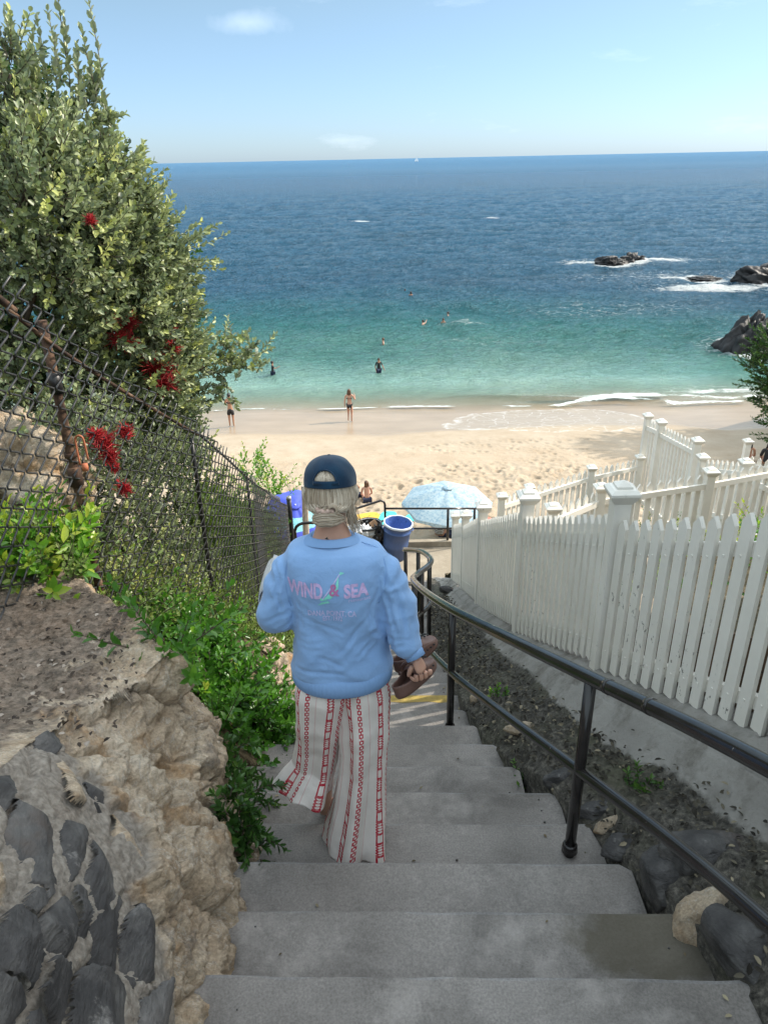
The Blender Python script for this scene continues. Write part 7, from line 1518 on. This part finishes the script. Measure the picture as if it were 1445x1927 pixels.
p = SANDZ(onsurf(583, 1010, beach_z, 10, 60, .05)); mb = MB(); mb.box(p + Vector((0, 0, .2)), (.5, .4, .4)); o = tag(obj('cooler_box', mb.mesh('cooler_box', M['cooler'])), 'tan orange cooler box on the sand just left of her neck', 'cooler'); bevel(o, .03, 3)
p_lid = MB(); p_lid.box(p + Vector((0, 0, .425)), (.53, .43, .05)); lo = p_lid.part('lid', M['white2'], o); bevel(lo, .015)
# sail boat on the horizon
r = atZ(784, 300, SEA); q = Vector((r.x, r.y, 0)).normalized() * 2600; sb = empty('sailboat', (q.x, q.y, SEA), 'tiny white sailboat far out on the horizon', 'sailboat'); M['sail'] = simple('sail_cloth', (.8, .8, .8), .8, .05)
mb = MB(); X0, Y0 = q.x, q.y
mb.hexa([(X0 - 5.5, Y0 - 1, SEA - .5), (X0 + 5, Y0 - 1, SEA - .5), (X0 + 5, Y0 + 1, SEA - .5), (X0 - 5.5, Y0 + 1, SEA - .5), (X0 - 7, Y0 - 1.6, SEA + 1.5), (X0 + 5.5, Y0 - 1.6, SEA + 1.5), (X0 + 5.5, Y0 + 1.6, SEA + 1.5), (X0 - 7, Y0 + 1.6, SEA + 1.5)]); mb.part('hull', M['sail'], sb)
mb = MB(); mb.tube([(X0, Y0, SEA), (X0, Y0, SEA + 17)], .12, 6); mb.part('mast', M['whitepole'], sb); part('mainsail', [(X0 + .3, Y0, SEA + 2.5), (X0 + 5, Y0 + .3, SEA + 2.5), (X0 + 2.4, Y0 + .5, SEA + 9), (X0 + .2, Y0, SEA + 16.5)], [(0, 1, 2, 3)], M['sail'], sb); part('jib', [(X0 - .3, Y0, SEA + 14), (X0 - 6.5, Y0, SEA + 1.8), (X0 - .4, Y0 + .4, SEA + 2.2)], [(0, 1, 2)], M['sail'], sb)
# litter: leaves and pebbles on the rock top and steps
M['dryleaf'] = simple('dry_leaf', (.10, .075, .055), .9, .6, 30, .2); M['paleleaf'] = simple('pale_leaf', (.36, .31, .25), .9, .4, 30, .2)
rl = np.random.default_rng(9); P = []; 
WV = []
for i in range(900):
    x_ = rl.uniform(-2.2, -1.02); y_ = rl.uniform(1.9, 3.3); z_ = float(wall_z(np.array(x_), np.array(y_)))
    if z_ > -2.1 and vnoise(x_ * 3, y_ * 3) > -.25: WV.append((x_, y_, z_ + .012))
WV = np.array(WV); D = rl.normal(size=WV.shape) * [1, 1, .2]; lo = leaves(WV, D, np.tile([[0, 0, 1.]], (len(WV), 1)) + rl.normal(0, .35, WV.shape), rl.uniform(.012, .035, len(WV)), .55, rl.uniform(0, 1, len(WV)), m_leaf('litter_leaf', [(0, (.035, .028, .024)), (.7, (.11, .085, .065)), (1, (.38, .33, .28))], .9, .2, .0), 'leaf_litter', None); tag(lo, 'dry leaf litter scattered over the top of the rock wall', 'leaf litter', kind='stuff')
GV = []
for i in range(3800):
    y_ = rl.uniform(.6, 9); s_ = rl.uniform(-.02, .58) + rl.normal(0, .04); x_ = float(XR(y_)) + s_ * float(XF(y_) - XR(y_)); GV.append((x_, y_, float(right_z(np.array(x_), np.array(y_))) + .022))
GV = np.array(GV); D = rl.normal(size=GV.shape) * [1, 1, .25]; lo = leaves(GV, D, np.tile([[0, 0, 1.]], (len(GV), 1)) + rl.normal(0, .4, GV.shape), rl.uniform(.012, .04, len(GV)), .5, rl.uniform(0, 1, len(GV)) ** 1.6, m_leaf('gutter_leaf', [(0, (.025, .022, .018)), (.7, (.085, .075, .055)), (1, (.26, .22, .15))], .9, .2, .0), 'gutter_litter', None); tag(lo, 'dark leaf litter filling the gutter beside the steps', 'leaf litter', kind='stuff')
mb = MB(); PB = []
for i in range(26):
    n_ = int(rl.integers(0, 12)); y1, z1 = nose(n_); f = rl.uniform(.03, .3); x_ = rl.choice([rl.uniform(float(XL(y1)), float(XL(y1)) + .18), rl.uniform(float(XL(y1)), float(XR(y1)) - .05), float(XR(y1)) - .1]); s = rl.uniform(.002, .006); mb.tube([(x_, y1 - f, z1), (x_ + s * .5, y1 - f, z1 + s), (x_ + s * .4, y1 - f + s * .3, z1 + s * 1.4)], [s, s * .9, s * .3], 6)
tag(obj('pebbles', mb.mesh('pebbles', M['basalt'], True)), 'small pebbles and crumbs scattered on the steps', 'pebbles', kind='stuff')
# leftover splits and labels
_ln = ['pale', 'tan', 'grey', 'brown']
_gs = [o for o in COL.objects if o.name.startswith('garden_stone')]

# fallen leaves on the steps
LV = []
for i in range(70):
    n_ = int(rl.integers(-1, 14)); y1, z1 = nose(n_); f = rl.uniform(.02, .31); side_ = rl.uniform(); xl_, xr_ = float(XL(y1)), float(XR(y1))
    x_ = xl_ + rl.exponential(.12) if side_ < .45 else (xr_ - rl.exponential(.12) if side_ < .85 else rl.uniform(xl_, xr_)); LV.append((min(max(x_, xl_), xr_ - .03), y1 - f, z1 + .004))
LV = np.array(LV); D = rl.normal(size=LV.shape) * [1, 1, .08]; lo = leaves(LV, D, np.tile([[0, 0, 1.]], (len(LV), 1)) + rl.normal(0, .12, LV.shape), rl.uniform(.010, .028, len(LV)), .5, rl.uniform(0, 1, len(LV)), m_leaf('step_leaf', [(0, (.04, .03, .02)), (.6, (.13, .10, .06)), (1, (.30, .26, .17))], .9, .2, .0), 'fallen_leaves', None); tag(lo, 'small dry leaves fallen along both ends of the steps', 'fallen leaves', kind='stuff')
